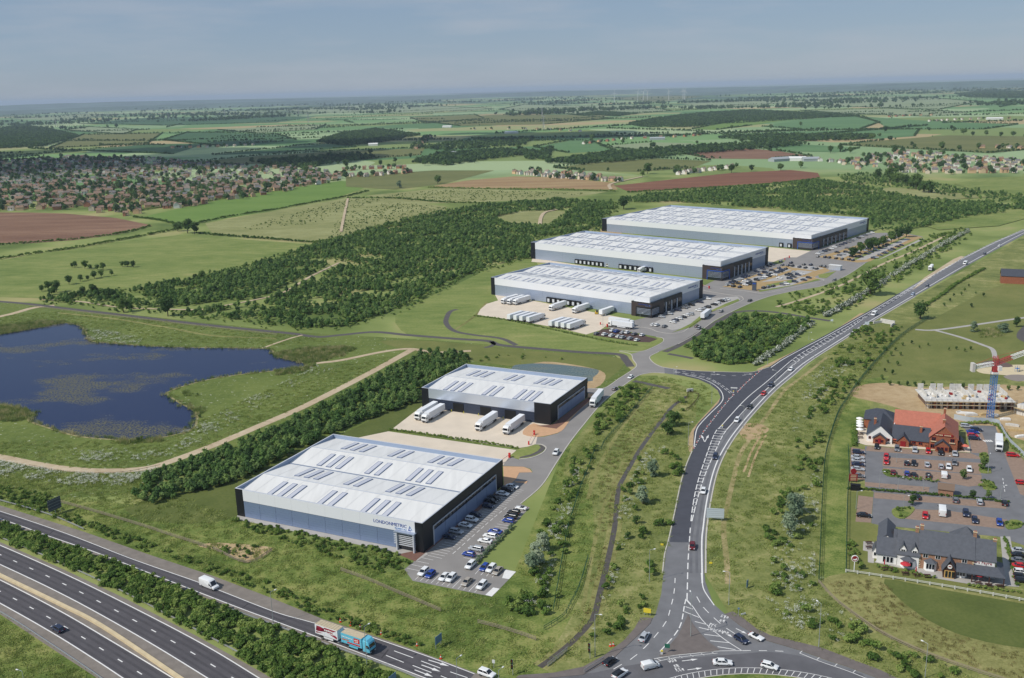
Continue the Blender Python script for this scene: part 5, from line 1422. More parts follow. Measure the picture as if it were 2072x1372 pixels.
def trailer(t, x0, x1, side_m=None, top_m=None):
    """box body from x0 (rear) to x1, on a chassis"""
    L = x1 - x0
    b = MB(); c = (x0 + x1) / 2
    b.box((c, 0, 2.62), (L, 2.5, 2.7))
    b.box((c, 0, 4.0), (L - .1, 2.42, .06), mi=1)
    k = int(L / 1.2)
    for i in range(k):
        for sy in (-1, 1):
            b.box((x0 + (i + .5) * L / k, sy * 1.26, 2.62), (.08, .03, 2.5))
    o = b.build('trailer_box', [side_m or TRAIL, top_m or TRAIL], t)
    b = MB(); b.box((c, 0, 1.05), (L - .4, 1.6, .36)); b.build('chassis', CHASSIS, t)
    for sy in (-1, 1):
        b = MB(); b.box((c + .6, sy * 1.2, .85), (L * .42, .06, .5)); b.build('side_skirt', side_m or TRAIL, t)
    b = MB(); b.box((x0 + .06, 0, 1.0), (.12, 2.3, .3)); b.build('rear_bumper', CHASSIS, t)
    return o
def lorry(px, hd, label, group=None, z=0.07, cabcol=None, with_cab=True):
    """articulated lorry; px is the ground point under the front bumper"""
    p = P(*px); t = thing('lorry', label, 'lorry', (p.x, p.y, z), hd, group)
    if with_cab:
        cab(t, -1.3, cabcol)
        b = MB(); b.box((-4.0, 0, .85), (4.6, .9, .3)); b.build('tractor_frame', CHASSIS, t)
        for sy in (-1, 1): link('wheel', TW, t, (-4.9, sy * 1.05, .5))
    trailer(t, -16.4, -2.9)
    for k in range(3):
        for sy in (-1, 1): link('wheel', TW, t, (-12.2 - k * 1.3, sy * 1.05, .5))
    return t
f2 = TH2 - math.pi / 2
gl = 'white articulated lorries on the warehouse yards'
for px in ((843,852),(857,857),(966,874),(1022,881)):
    lorry(px, f2, 'white articulated lorry backed up to the navy wall of a warehouse', gl)
lorry((1198,826), hd_px((1198,826),(1165,866)), 'white articulated lorry driving on the estate road beside a black warehouse wall')
lorry((1436,636), hd_px((1414,653),(1436,636)), 'white articulated lorry driving away up the curved estate road')
f3 = a3 - math.pi / 2
for px in ((1016,616),(1028,617.5),(1040,618)):
    lorry(px, f3, 'white articulated lorry in the trio at the blank end of the wall', gl)
for px in ((1113,630),(1160,635)):
    lorry(px, f3, 'white articulated lorry backed onto the row of loading docks', gl)
def rear_at(px, hd, L=16.4):
    p = P(*px) + Vector((math.cos(hd), math.sin(hd), 0)) * L; return PX(p)
for px in ((1029,650),(1042,651.5),(1054,653),(1068,655),(1113,663.5),(1126,665),(1138,667),(1150,669)):
    lorry(rear_at(px, f3 + math.pi), f3 + math.pi, 'white articulated lorry in the parked block along the yard hedge', gl)
lorry((1283,661), a3 + 0.1, 'white articulated lorry pulling out past the barrier under the pod', None)
lorry((1232,660), a3 + 0.05 + math.pi, 'white articulated lorry arriving at the yard barrier', None)
t = lorry((1210,642), f3, 'white trailer without a cab beside a yellow yard tractor', None, with_cab=False)
YT = thing('yard_tractor', 'small yellow yard tractor next to the detached trailer', 'tractor', (*P(1207, 635).xy, 0.07), f3 + 0.6)
b = MB(); b.box((0, 0, .8), (4.2, 2.0, .7)); b.build('body', mat('tractor_yellow', srgb(206, 170, 50), 0.5), YT)
b = MB(); b.box((1.1, .3, 1.9), (1.4, 1.2, 1.5)); b.build('cab', V_GLASS, YT)
for wx in (-1.3, 1.3):
    for sy in (-1, 1): link('wheel', TW, YT, (wx, sy * .9, .5))
# trailers on the docks of the middle far warehouse (seen over the roof in front)
for px in ((1186,536),(1228,541),(1292,553)):
    lorry(px, f3, 'white articulated lorry on the docks seen over the roof ridge', gl)

# drawbar lorry on the slip road
def drawbar():
    p = P(756, 1323); hd = hd_px((676,1296),(756,1323))
    t = thing('lorry', 'pale blue drawbar lorry towing a white trailer with a red swoosh', 'lorry', (p.x, p.y, 0.09), hd)
    BL = mat('lorry_sky_blue', srgb(104, 190, 214), 0.45); RED = mat('swoosh_red', srgb(150, 36, 60), 0.5); LOG = mat('badge_red', srgb(196, 40, 36), 0.5); W = mat('print_white', srgb(236, 236, 232), 0.5); OR = mat('print_orange', srgb(206, 112, 60), 0.5)
    cab(t, -1.3, BL)
    b = MB(); b.extrude([(-2.3,3.3),(-.5,3.3),(-1.1,3.9),(-2.2,4.1)], -1.1, 1.1); b.build('roof_deflector', BL, t)
    trailer(t, -9.4, -2.7, BL, TAN_TOP)
    for x in (-7.2,):
        for sy in (-1, 1): link('wheel', TW, t, (x, sy * 1.05, .5))
    trailer(t, -18.2, -10.6, TRAIL, TAN_TOP)
    for x in (-14.6, -15.9):
        for sy in (-1, 1): link('wheel', TW, t, (x, sy * 1.05, .5))
    b = MB(); b.tube((-10.7, 0, .8), (-9.3, 0, .8), .12); b.build('drawbar', CHASSIS, t)
    for i in range(9):
        b = MB(); b.box((-18.0 + i * .9, 0, 4.05), (.08, 2.4, .06)); b.build('roof_bow', TAN_TOP, t)
    for sy in (-1, 1):
        y = sy * 1.285
        def q(pts, m, nm, dy=0):
            b = MB(); b.face([(x, y + sy * dy, z) for x, z in pts]); b.build(nm, m, t)
        q([(-17.6,3.7),(-16.6,3.75),(-15.2,3.1),(-13.0,2.2),(-10.9,1.5),(-10.8,2.1),(-12.6,3.0),(-10.9,3.75),(-14.8,3.8),(-16.0,2.9),(-17.2,2.2),(-17.9,2.3),(-16.6,2.7)], RED, 'printed_swoosh')
        q([(-17.9,1.6),(-15.5,2.0),(-17.9,2.0)], RED, 'printed_swoosh')
        q([(-5.2,2.3),(-3.3,2.3),(-3.3,3.6),(-5.2,3.6)], LOG, 'printed_badge')
        q([(-7.4,1.55),(-3.2,1.55),(-3.2,1.95),(-7.4,1.95)], LOG, 'printed_band', .004)
        rr = random.Random(5)
        def print_row(x0, x1, z, h, m):      # line of small print, too small to read
            x = x0
            while x < x1:
                w_ = rr.uniform(.18, .42); dz = rr.uniform(-.05, .05); q([(x, z + dz), (x + w_, z + dz), (x + w_, z + dz + h), (x, z + dz + h)], m, 'printed_lettering', .012); x += w_ + rr.uniform(.06, .14)
        print_row(-9.1, -5.8, 2.95, .26, W); print_row(-9.1, -7.2, 2.15, .36, OR); print_row(-4.9, -3.7, 2.95, .3, W); print_row(-4.8, -3.8, 2.5, .22, W)
        print_row(-15.0, -12.2, 2.95, .42, W); print_row(-13.6, -11.4, 2.35, .34, W)
drawbar()

# white box lorry by the pub, aggregate transporter in the lay-by
p = P(2021, 916); hd = hd_px((2019,885),(2021,916))
t = thing('lorry', 'white box lorry parked beside the red roofed pub car park', 'lorry', (p.x, p.y, 0.08), hd)
cab(t, -1.3); trailer(t, -11.0, -2.8)
for x in (-8.2, -9.5):
    for sy in (-1, 1): link('wheel', TW, t, (x, sy * 1.05, .5))
p = P(1881, 549); hd = hd_px((1893,536),(1881,549))
t = thing('lorry', 'white tanker lorry with round topped hoppers in the gravel lay by', 'lorry', (p.x, p.y, 0.07), hd)
cab(t, -1.3)
for i in range(3):
    b = MB(); b.lathe([(.5, 1.0), (1.2, 2.0), (1.25, 3.2), (.8, 3.7), (.3, 3.8)], 10, (-4.4 - i * 2.7, 0, 0)); b.build('hopper', TRAIL, t)
b = MB(); b.box((-6.5, 0, 1.0), (9.2, 1.6, .35)); b.build('chassis', CHASSIS, t)
for x in (-5.2, -9.4, -10.7):
    for sy in (-1, 1): link('wheel', TW, t, (x, sy * 1.05, .5))
# ================================================================ vegetation
def foliage(name, c0, c1, c2, white=None, scale=0.35):
    m = bpy.data.materials.new(name); m.use_nodes = True
    n, l = m.node_tree.nodes, m.node_tree.links
    b = n['Principled BSDF']; b.inputs['Roughness'].default_value = 0.75; b.inputs['Specular IOR Level'].default_value = 0.2
    g = n.new('ShaderNodeNewGeometry'); oi = n.new('ShaderNodeObjectInfo')
    t = n.new('ShaderNodeTexNoise'); t.inputs['Scale'].default_value = scale; t.inputs['Detail'].default_value = 4
    l.new(g.outputs['Position'], t.inputs['Vector'])
    ad = n.new('ShaderNodeMath'); ad.operation = 'MULTIPLY_ADD'; ad.inputs[1].default_value = 0.62
    l.new(oi.outputs['Random'], ad.inputs[0])
    sb = n.new('ShaderNodeMath'); sb.operation = 'SUBTRACT'; sb.inputs[1].default_value = 0.30
    l.new(t.outputs[0], sb.inputs[0]); l.new(sb.outputs[0], ad.inputs[2])
    r = n.new('ShaderNodeValToRGB'); e = r.color_ramp.elements
    e[0].position = 0.25; e[0].color = (*c0, 1); e[1].position = 0.8; e[1].color = (*c2, 1)
    q = e.new(0.52); q.color = (*c1, 1)
    l.new(ad.outputs[0], r.inputs[0]); l.new(r.outputs[0], b.inputs['Base Color'])
    tr = n.new('ShaderNodeBsdfTranslucent'); l.new(r.outputs[0], tr.inputs['Color'])
    mx = n.new('ShaderNodeMixShader'); mx.inputs[0].default_value = 0.35
    l.new(b.outputs[0], mx.inputs[1]); l.new(tr.outputs[0], mx.inputs[2]); l.new(mx.outputs[0], n['Material Output'].inputs['Surface'])
    return m
F_TREE = foliage('broadleaf_foliage', srgb(62, 88, 46), srgb(82, 110, 56), srgb(112, 136, 72))
F_WOOD = foliage('young_wood_foliage', srgb(80, 112, 60), srgb(106, 138, 72), srgb(146, 170, 98), scale=0.12)
F_DARKW = foliage('dense_wood_foliage', srgb(76, 104, 58), srgb(98, 128, 72), srgb(132, 156, 92), scale=0.1)
F_SHRUB = foliage('shrub_foliage', srgb(80, 108, 48), srgb(108, 136, 62), srgb(146, 164, 88), scale=0.3)
F_WILLOW = foliage('willow_foliage', srgb(118, 138, 110), srgb(140, 158, 126), srgb(168, 180, 150))
F_BLOSSOM = foliage('hawthorn_foliage', srgb(60, 86, 42), srgb(80, 106, 56), srgb(110, 130, 76))
F_PETAL = mat('white_blossom', srgb(206, 208, 196), 0.8)
F_GRASS = foliage('grass_blades', srgb(122, 138, 70), srgb(144, 158, 84), srgb(172, 178, 110), scale=0.2)
F_DRY = foliage('dry_grass_blades', srgb(116, 112, 66), srgb(142, 132, 84), srgb(168, 156, 108), scale=0.2)
F_REED = foliage('reed_blades', srgb(104, 126, 64), srgb(138, 150, 84), srgb(190, 180, 134), scale=0.15)
F_FAR = foliage('distant_foliage', srgb(66, 92, 56), srgb(82, 110, 64), srgb(104, 130, 76), scale=0.02)
BARK = mat('bark', srgb(84, 72, 60), 0.9, var=0.2, scale=2.0)

def leaf_cloud(rng, lobes, n, size, core=0.78, up=0.25):
    """leaf-clump quads over the shells of several lobes + dark inner cores; lobes: (x,y,z,rx,rz)"""
    vol = np.array([q[3] * q[3] for q in lobes]); pick = rng.choice(len(lobes), n, p=vol / vol.sum())
    L = np.array(lobes)[pick]
    d = rng.normal(size=(n, 3)); d /= np.linalg.norm(d, axis=1)[:, None]
    d[:, 2] = np.where(d[:, 2] < -0.35, -d[:, 2], d[:, 2])
    rad = rng.uniform(0.80, 1.08, n)[:, None]
    c = L[:, :3] + d * np.stack([L[:, 3], L[:, 3], L[:, 4]], 1) * rad
    nrm = d + rng.normal(scale=0.55, size=(n, 3)) + np.array([0, 0, up]); nrm /= np.linalg.norm(nrm, axis=1)[:, None]
    a = rng.normal(size=(n, 3)); u = np.cross(nrm, a); u /= np.linalg.norm(u, axis=1)[:, None]; w = np.cross(nrm, u)
    s = (size * rng.uniform(0.6, 1.35, n))[:, None]
    k1, k2 = rng.uniform(0.5, 1.0, (n, 1)), rng.uniform(0.5, 1.0, (n, 1))
    V = np.stack([c - u * s, c + w * s * 0.7 * k1, c + u * s, c - w * s * 0.7 * k2], 1).reshape(-1, 3)
    F = np.arange(n * 4).reshape(-1, 4)
    # cores: little octahedral blobs
    cv, cf = [], []
    for q in lobes:
        i = len(V) + len(cv)
        ring = 6
        cv.append((q[0], q[1], q[2] + q[4] * core))
        for k in range(ring):
            t = 2 * math.pi * k / ring; cv.append((q[0] + q[3] * core * math.cos(t), q[1] + q[3] * core * math.sin(t), q[2]))
        cv.append((q[0], q[1], q[2] - q[4] * core))
        for k in range(ring):
            j = (k + 1) % ring
            cf.append((i, i + 1 + k, i + 1 + j, i + 1 + j)); cf.append((i + ring + 1, i + 1 + j, i + 1 + k, i + 1 + k))
    V = np.vstack([V, np.array(cv)])
    T = np.vstack([np.stack([F[:, 0], F[:, 1], F[:, 2]], 1), np.stack([F[:, 0], F[:, 2], F[:, 3]], 1), np.array(cf)[:, :3]])
    return V, T
def blades(rng, n, spread, h, w, lean=0.35):
    b0 = rng.uniform(-spread, spread, (n, 2)); a = rng.uniform(0, 2 * math.pi, n)
    hh = h * rng.uniform(0.6, 1.2, n); l_ = rng.normal(scale=lean, size=(n, 2)) * hh[:, None]
    dx = np.stack([np.cos(a), np.sin(a)], 1) * w / 2
    V = np.zeros((n, 3, 3)); V[:, 0, :2] = b0 - dx; V[:, 1, :2] = b0 + dx; V[:, 2, :2] = b0 + l_; V[:, 2, 2] = hh
    return V.reshape(-1, 3), np.arange(n * 3).reshape(-1, 3)

def rand_lobes(rng, n, W, z0, z1, r):
    out = []
    for i in range(n):
        t = rng.uniform(0, 2 * math.pi); q = math.sqrt(rng.uniform(0, 1)) * (W / 2 - r * 0.8)
        z = rng.uniform(z0, z1); rr = r * rng.uniform(0.7, 1.15)
        out.append((q * math.cos(t), q * math.sin(t), z, rr, rr * 0.85))
    return out
rg = np.random.default_rng(11)
def tree_mesh(seed, W, Hh, n, leaf, m, nl=9, base=0.32):
    r_ = np.random.default_rng(seed); lob = [(0, 0, Hh * 0.52, W * 0.38, Hh * 0.40)] + rand_lobes(r_, nl + 2, W, Hh * (base - .06), Hh * 0.82, W * 0.22)
    V, T = leaf_cloud(r_, lob, n, leaf)
    return fmesh('crown', V, T, m)
def trunk_mesh(seed, Hh, r):
    rr = random.Random(seed); b = MB()
    b.tube((0, 0, 0), (0.1, 0, Hh * 0.35), r, r * 0.75, 7); b.tube((0.1, 0, Hh * 0.35), (0, 0.1, Hh * 0.7), r * 0.75, r * 0.3, 6)
    for k in range(5):
        t = rr.uniform(0, 6.28); z = Hh * rr.uniform(0.3, 0.5)
        b.tube((0.08, 0, z), (math.cos(t) * Hh * 0.25, math.sin(t) * Hh * 0.25, z + Hh * 0.22), r * 0.4, r * 0.12, 5)
    return b.mesh('trunk', BARK)
OAK = [tree_mesh(20 + i, 9.0 + i, 10.5 + (i % 3), 520, 0.62, F_TREE) for i in range(4)]
OAKT = [trunk_mesh(i, 11, 0.35) for i in range(4)]
WIL = [tree_mesh(30 + i, 7.0, 9.5, 620, 0.5, F_WILLOW, 10, 0.12) for i in range(2)]
SMALLT = [tree_mesh(40 + i, 4.2, 6.0, 380, 0.36, F_TREE, 7, 0.28) for i in range(2)]
def obj_only(name, me):
    return bpy.data.objects.new(name, me)      # prototype for scatters, never linked to the scene
def young(seed):
    r_ = np.random.default_rng(seed); Hh = r_.uniform(2.4, 3.6); lob = [(r_.uniform(-.3, .3), r_.uniform(-.3, .3), Hh * .45, 1.0, Hh * .36)] + rand_lobes(r_, 4, 2.5, Hh * .35, Hh * .85, .6)
    V, T = leaf_cloud(r_, lob, 150, 0.32); return V, T
def bush(seed, W=2.6, Hh=2.0, n=130, leaf=0.34):
    r_ = np.random.default_rng(seed); lob = rand_lobes(r_, 5, W, Hh * .3, Hh * .65, W * .26)
    return leaf_cloud(r_, lob, n, leaf)
P_YOUNG = [obj_only('sapling', fmesh('sapling', *young(50 + i), F_WOOD)) for i in range(5)]
P_DARK = [obj_only('sapling', fmesh('sapling', *young(60 + i), F_DARKW)) for i in range(4)]
P_BUSH = [obj_only('bush', fmesh('bush', *bush(70 + i), F_SHRUB)) for i in range(5)]
P_OAK = [obj_only('tree', OAK[i]) for i in range(4)]
def far_tree(seed):
    r_ = np.random.default_rng(seed); V, T = leaf_cloud(r_, [(0, 0, 4.5, 4.2, 4.2)] + rand_lobes(r_, 5, 9, 3, 8, 2.4), 90, 1.5); return fmesh('tree', V, T, F_FAR)
P_FAR = [obj_only('tree', far_tree(80 + i)) for i in range(4)]
def tuft(seed, m, n=16, sp=0.5, h=0.6, w=0.14): return obj_only('tuft', fmesh('tuft', *blades(np.random.default_rng(seed), n, sp, h, w), m))
P_TUFT = [obj_only('tuft', fmesh('tuft', *blades(np.random.default_rng(90 + i), 26, 0.8, 0.38, 0.2, 0.9), F_GRASS)) for i in range(4)]
P_DRYT = [tuft(95 + i, F_DRY, 22, 0.6, 0.5, 0.12) for i in range(3)]
P_REED = [tuft(98 + i, F_REED, 22, 0.9, 1.3, 0.16) for i in range(3)]
def flower(seed):
    r_ = np.random.default_rng(seed); V1, T1 = blades(r_, 12, .45, .6, .1)
    n = 16; c = np.stack([r_.uniform(-.5, .5, n), r_.uniform(-.5, .5, n), r_.uniform(.5, .95, n)], 1); s = r_.uniform(.05, .11, n)[:, None]
    V2 = np.stack([c + s * np.array([-1, -1, 0]), c + s * np.array([1, -1, .2]), c + s * np.array([0, 1.2, 0])], 1).reshape(-1, 3)
    V = np.vstack([V1, V2]); T = np.vstack([T1, np.arange(n * 3).reshape(-1, 3) + len(V1)])
    return fmesh('flower', V, T, [F_GRASS, F_PETAL], [0] * len(T1) + [1] * n)
P_FLOWER = [obj_only('flower', flower(110 + i)) for i in range(3)]
def blossom(seed):
    r_ = np.random.default_rng(seed); V, T = bush(seed, 3.0, 2.6, 170, 0.36)
    mi = (r_.uniform(size=len(T)) < 0.42).astype(int); return fmesh('bush', V, T, [F_BLOSSOM, F_PETAL], mi)
P_BLOSSOM = [obj_only('bush', blossom(120 + i)) for i in range(3)]
P_WILLOWB = [obj_only('bush', fmesh('bush', *bush(130 + i, 3.2, 3.2, 170, 0.36), F_WILLOW)) for i in range(2)]

# ---- where nothing grows: 1 m raster of roads, yards, water and buildings
GX0, GX1, GY0, GY1 = -700, 900, 140, 1500
MASK = np.zeros((GY1 - GY0, GX1 - GX0), bool)
def in_poly(x, y, poly):
    c = np.zeros(x.shape, bool); n = len(poly)
    for i in range(n):
        x0, y0 = poly[i - 1]; x1, y1 = poly[i]
        if y0 == y1: continue
        t = ((y0 > y) != (y1 > y)) & (x < (x1 - x0) * (y - y0) / (y1 - y0) + x0); c ^= t
    return c
def block(poly):
    xs, ys = [p[0] for p in poly], [p[1] for p in poly]
    a0, a1 = max(GX0, int(min(xs)) - 1), min(GX1, int(max(xs)) + 2); b0, b1 = max(GY0, int(min(ys)) - 1), min(GY1, int(max(ys)) + 2)
    if a1 <= a0 or b1 <= b0: return
    X, Y = np.meshgrid(np.arange(a0, a1) + .5, np.arange(b0, b1) + .5)
    MASK[b0 - GY0:b1 - GY0, a0 - GX0:a1 - GX0] |= in_poly(X, Y, poly)
HARD = {'motorway', 'slip_road', 'main_road', 'roundabout', 'estate_road', 'yard', 'lane', 'track', 'footpath', 'car_park', 'lake', 'pond', 'pavement', 'apron', 'stream', 'terrace', 'playground', 'play_surface', 'lay_by'}
for o in list(COL.objects):
    if o.parent is None and o.name.split('.')[0] in HARD:
        vs = o.data.vertices
        for p in o.data.polygons:
            block([(vs[i].co.x, vs[i].co.y) for i in p.vertices])
for x, y, w, d, th in ((-94.8,304.1,72.9,56.6,-.445),(-41.2,415.6,63.4,41.1,-.467),(-13.4,659.3,126.9,67.5,-.685),(17.9,801.8,175.9,76.1,-.706),(91.7,949.8,215.5,125.9,-.718)):
    c, s = math.cos(th), math.sin(th); q = [(-1.5, -1.5), (w + 3, -1.5), (w + 3, d + 1.5), (-1.5, d + 1.5)]
    block([(x + c * a - s * b_, y + s * a + c * b_) for a, b_ in q])
for px in ([(1740,870),(1790,815),(1935,818),(1945,905),(1750,895)], [(1768,1135),(1772,1060),(2015,1080),(2050,1180)], [(1860,830),(1865,770),(2072,770),(2072,850)]):
    block([(p.x, p.y) for p in PP(px)])
def clear_of(x, y):
    i = np.clip(np.floor(y).astype(int) - GY0, 0, GY1 - GY0 - 1); j = np.clip(np.floor(x).astype(int) - GX0, 0, GX1 - GX0 - 1)
    inside = (x > GX0) & (x < GX1 - 1) & (y > GY0) & (y < GY1 - 1)
    return ~(MASK[i, j] & inside)
def region(px, dens, seed=0, clump=0.0, cscale=12.0):
    """random clear points in a pixel polygon, dens per square metre; clump>0 leaves gaps"""
    poly = [(p.x, p.y) for p in PP(px)]; xs, ys = [p[0] for p in poly], [p[1] for p in poly]
    area = (max(xs) - min(xs)) * (max(ys) - min(ys)); r_ = np.random.default_rng(seed + 1000)
    n = int(area * dens); x, y = r_.uniform(min(xs), max(xs), n), r_.uniform(min(ys), max(ys), n)
    k = in_poly(x, y, poly) & clear_of(x, y); x, y = x[k], y[k]
    if clump > 0:
        f = np.sin(x / cscale + 1.3 * np.sin(y / cscale * .7 + seed)) * np.sin(y / cscale * 1.1 + 1.7 * np.sin(x / cscale * .6)) + r_.normal(scale=.35, size=len(x))
        k = f > (clump * 2 - 1); x, y = x[k], y[k]
    return np.stack([x, y], 1)
def along(px, step, width, seed=0, world=None):
    l = world or catmull(PP(px), 4); l = resample(l, step); r_ = np.random.default_rng(seed + 5)
    out = []
    for i, p in enumerate(l):
        out.append((p.x + r_.uniform(-width, width) * .5, p.y + r_.uniform(-width, width) * .5))
    return np.array(out).reshape(-1, 2)

_ng = {}
def scatter_group(protos):
    key = tuple(o.data.name for o in protos)
    if key in _ng: return _ng[key]
    ng = bpy.data.node_groups.new('scatter', 'GeometryNodeTree')
    ng.interface.new_socket('Geometry', in_out='INPUT', socket_type='NodeSocketGeometry'); ng.interface.new_socket('Geometry', in_out='OUTPUT', socket_type='NodeSocketGeometry')
    N, Lk = ng.nodes, ng.links; gi, go = N.new('NodeGroupInput'), N.new('NodeGroupOutput')
    jn = N.new('GeometryNodeJoinGeometry')
    for o in protos:
        oi = N.new('GeometryNodeObjectInfo'); oi.inputs['Object'].default_value = o; oi.inputs['As Instance'].default_value = False
        g2 = N.new('GeometryNodeGeometryToInstance'); Lk.new(oi.outputs['Geometry'], g2.inputs[0]); Lk.new(g2.outputs[0], jn.inputs[0])
    ip = N.new('GeometryNodeInstanceOnPoints'); ip.inputs['Pick Instance'].default_value = True
    Lk.new(gi.outputs[0], ip.inputs['Points']); Lk.new(jn.outputs[0], ip.inputs['Instance'])
    def attr(nm, ty):
        a = N.new('GeometryNodeInputNamedAttribute'); a.data_type = ty; a.inputs['Name'].default_value = nm; return a.outputs['Attribute']
    Lk.new(attr('pick', 'INT'), ip.inputs['Instance Index']); Lk.new(attr('rot', 'FLOAT_VECTOR'), ip.inputs['Rotation']); Lk.new(attr('scl', 'FLOAT_VECTOR'), ip.inputs['Scale'])
    Lk.new(ip.outputs[0], go.inputs[0]); _ng[key] = ng
    return ng
def scatter(name, pts, protos, s0, s1, label, seed=0, z=0.0, tall=(0.85, 1.2)):
    pts = np.concatenate([p for p in pts if len(p)]) if isinstance(pts, list) else pts
    n = len(pts); r_ = np.random.default_rng(seed + 77)
    me = bpy.data.meshes.new(name); me.vertices.add(n)
    co = np.zeros((n, 3), np.float32); co[:, :2] = pts; co[:, 2] = z; me.vertices.foreach_set('co', co.ravel())
    rot = np.zeros((n, 3), np.float32); rot[:, 2] = r_.uniform(0, 6.28, n)
    s = r_.uniform(s0, s1, n); scl = np.stack([s, s, s * r_.uniform(tall[0], tall[1], n)], 1).astype(np.float32)
    a = me.attributes.new('rot', 'FLOAT_VECTOR', 'POINT'); a.data.foreach_set('vector', rot.ravel())
    a = me.attributes.new('scl', 'FLOAT_VECTOR', 'POINT'); a.data.foreach_set('vector', scl.ravel())
    a = me.attributes.new('pick', 'INT', 'POINT'); a.data.foreach_set('value', r_.integers(0, len(protos), n).astype(np.int32))
    o = link(name, me, kind='stuff', label=label)
    md = o.modifiers.new('scatter', 'NODES'); md.node_group = scatter_group(protos)
    return o

# woods and scrub
W1 = [(80,606),(180,596),(300,582),(420,560),(520,535),(640,497),(760,462),(880,432),(1000,414),(1130,404),(1240,412),(1240,428),(1217,441),(1213,468),(1080,480),(1072,520),(1000,540),(925,562),(860,600),(790,630),(700,662),(600,664),(500,650),(420,642),(330,633),(240,624),(120,612)]
path_gap = [[(160,612),(330,624),(520,605),(630,556),(690,528),(696,536),(640,565),(530,615),(340,636),(200,626)], [(1000,440),(1060,428),(1160,426),(1110,455),(1030,456)], [(640,570),(700,560),(760,566),(700,572)]]
for g_ in path_gap: block([(p.x, p.y) for p in PP(g_)])
scatter('young_woodland', region(W1, 0.17, 1, 0.30, 13), P_YOUNG + P_DARK + P_BUSH[:2], 0.5, 1.6, 'dense young green woodland between the meadows and the warehouses')
scatter('woodland_edge', along(W1 + W1[:1], 1.6, 16, 3, PP(W1 + W1[:1])), P_BUSH + P_YOUNG[:2], 0.4, 1.2, 'ragged bushes along the edge of the young woodland')
scatter('plantation', region([(255,1008),(300,965),(420,925),(560,872),(700,803),(815,738),(870,716),(950,724),(945,740),(850,788),(845,815),(690,872),(480,975),(310,1022)], 0.30, 2, 0.10, 9), P_DARK + P_YOUNG[:3] + P_BUSH[:1], 0.55, 1.5, 'dark strip of young trees along the track behind the two near warehouses')
scatter('copse', region([(1380,708),(1470,652),(1540,640),(1625,648),(1640,660),(1590,692),(1520,735),(1470,742),(1400,724)], 0.16, 3), P_DARK[:2] + P_YOUNG[:2] + P_BUSH, 0.8, 1.7, 'thick green copse between the estate road and the main road')
scatter('scrub', [region([(1560,606),(1660,585),(1720,560),(1800,524),(1880,478),(1960,462),(1965,478),(1900,524),(1800,580),(1720,628),(1640,640),(1580,626)], 0.05, 4, 0.3, 9), region([(1250,870),(1200,900),(1160,930),(1130,1010),(1090,1080),(1075,1180),(1000,1225),(960,1245),(1090,1265),(1120,1235),(1140,1140),(1175,990),(1215,900)], 0.10, 5, 0.25, 7), region([(1185,865),(1255,788),(1318,782),(1270,840),(1215,885)], 0.13, 6, 0.1)], P_BUSH, 0.7, 1.5, 'rough green scrub on the slopes beside the estate roads')
scatter('scrub', [region([(1700,690),(1760,655),(1830,664),(1800,700),(1740,770),(1690,830),(1668,900),(1655,1020),(1645,1180),(1700,1245),(1800,1300),(1900,1345),(1980,1385),(1880,1385),(1720,1320),(1620,1280),(1545,1200),(1540,1100),(1580,1000),(1610,900),(1650,800)], 0.075, 7, 0.42, 8), region([(1300,920),(1390,915),(1370,1020),(1345,1110),(1330,1200),(1270,1270),(1190,1330),(1200,1260),(1240,1130),(1258,1000)], 0.06, 8, 0.5, 6), region([(1390,805),(1360,830),(1335,900),(1360,900),(1385,850)], 0.05, 9, 0.5, 6)], P_BUSH, 0.6, 1.4, 'patchy green shrubs on the verges either side of the main road')
scatter('shrub_belt', region([(-60,1040),(0,1059),(100,1095),(195,1128),(300,1169),(475,1240),(555,1274),(700,1330),(800,1375),(640,1400),(590,1390),(400,1282),(247,1202),(128,1146),(0,1092),(-60,1068)], 0.46, 10), P_BUSH, 0.75, 1.25, 'dense green shrub belt between the motorway and the slip road')
scatter('shrub_belt', [region([(-80,972),(0,985),(100,1004),(130,1036),(260,1086),(430,1144),(560,1184),(650,1226),(760,1268),(860,1304),(840,1314),(740,1279),(653,1250),(551,1208),(432,1162),(300,1118),(169,1068),(0,1014),(-80,990)], 0.34, 11, 0.10), region([(470,1052),(560,1066),(700,1092),(800,1122),(835,1142),(822,1172),(740,1150),(600,1104),(500,1074)], 0.30, 12, 0.15)], P_BUSH, 0.45, 0.85, 'low green shrubs on the banks above the slip road')
for px in ([(1522,740),(1560,718),(1596,694),(1620,672),(1645,655)], [(1672,640),(1705,622),(1740,600),(1775,580),(1800,568)], [(1800,560),(1840,537),(1880,512),(1920,490),(1960,470)]):
    pass
# white flowering hedges, each one thing
def hedge_mesh(name, line, protos, step, width, s0, s1, seed):
    r_ = np.random.default_rng(seed + 300); VV, TT, MI = [], [], []; off = 0; o0 = line[0]
    for p in resample(line, step):
        me = protos[r_.integers(len(protos))].data
        v = np.empty(len(me.vertices) * 3, np.float32); me.vertices.foreach_get('co', v); v = v.reshape(-1, 3)
        t = np.empty(len(me.loops), np.int32); me.loops.foreach_get('vertex_index', t); t = t.reshape(-1, 3)
        m_ = np.empty(len(me.polygons), np.int32); me.polygons.foreach_get('material_index', m_)
        a, s = r_.uniform(0, 6.28), r_.uniform(s0, s1); ca, sa = math.cos(a), math.sin(a)
        q = np.stack([(v[:, 0] * ca - v[:, 1] * sa) * s + p.x - o0.x + r_.uniform(-width, width) / 2, (v[:, 0] * sa + v[:, 1] * ca) * s + p.y - o0.y + r_.uniform(-width, width) / 2, v[:, 2] * s], 1)
        VV.append(q); TT.append(t + off); MI.append(m_); off += len(v)
    return fmesh(name, np.concatenate(VV), np.concatenate(TT), list(protos[0].data.materials), np.concatenate(MI))
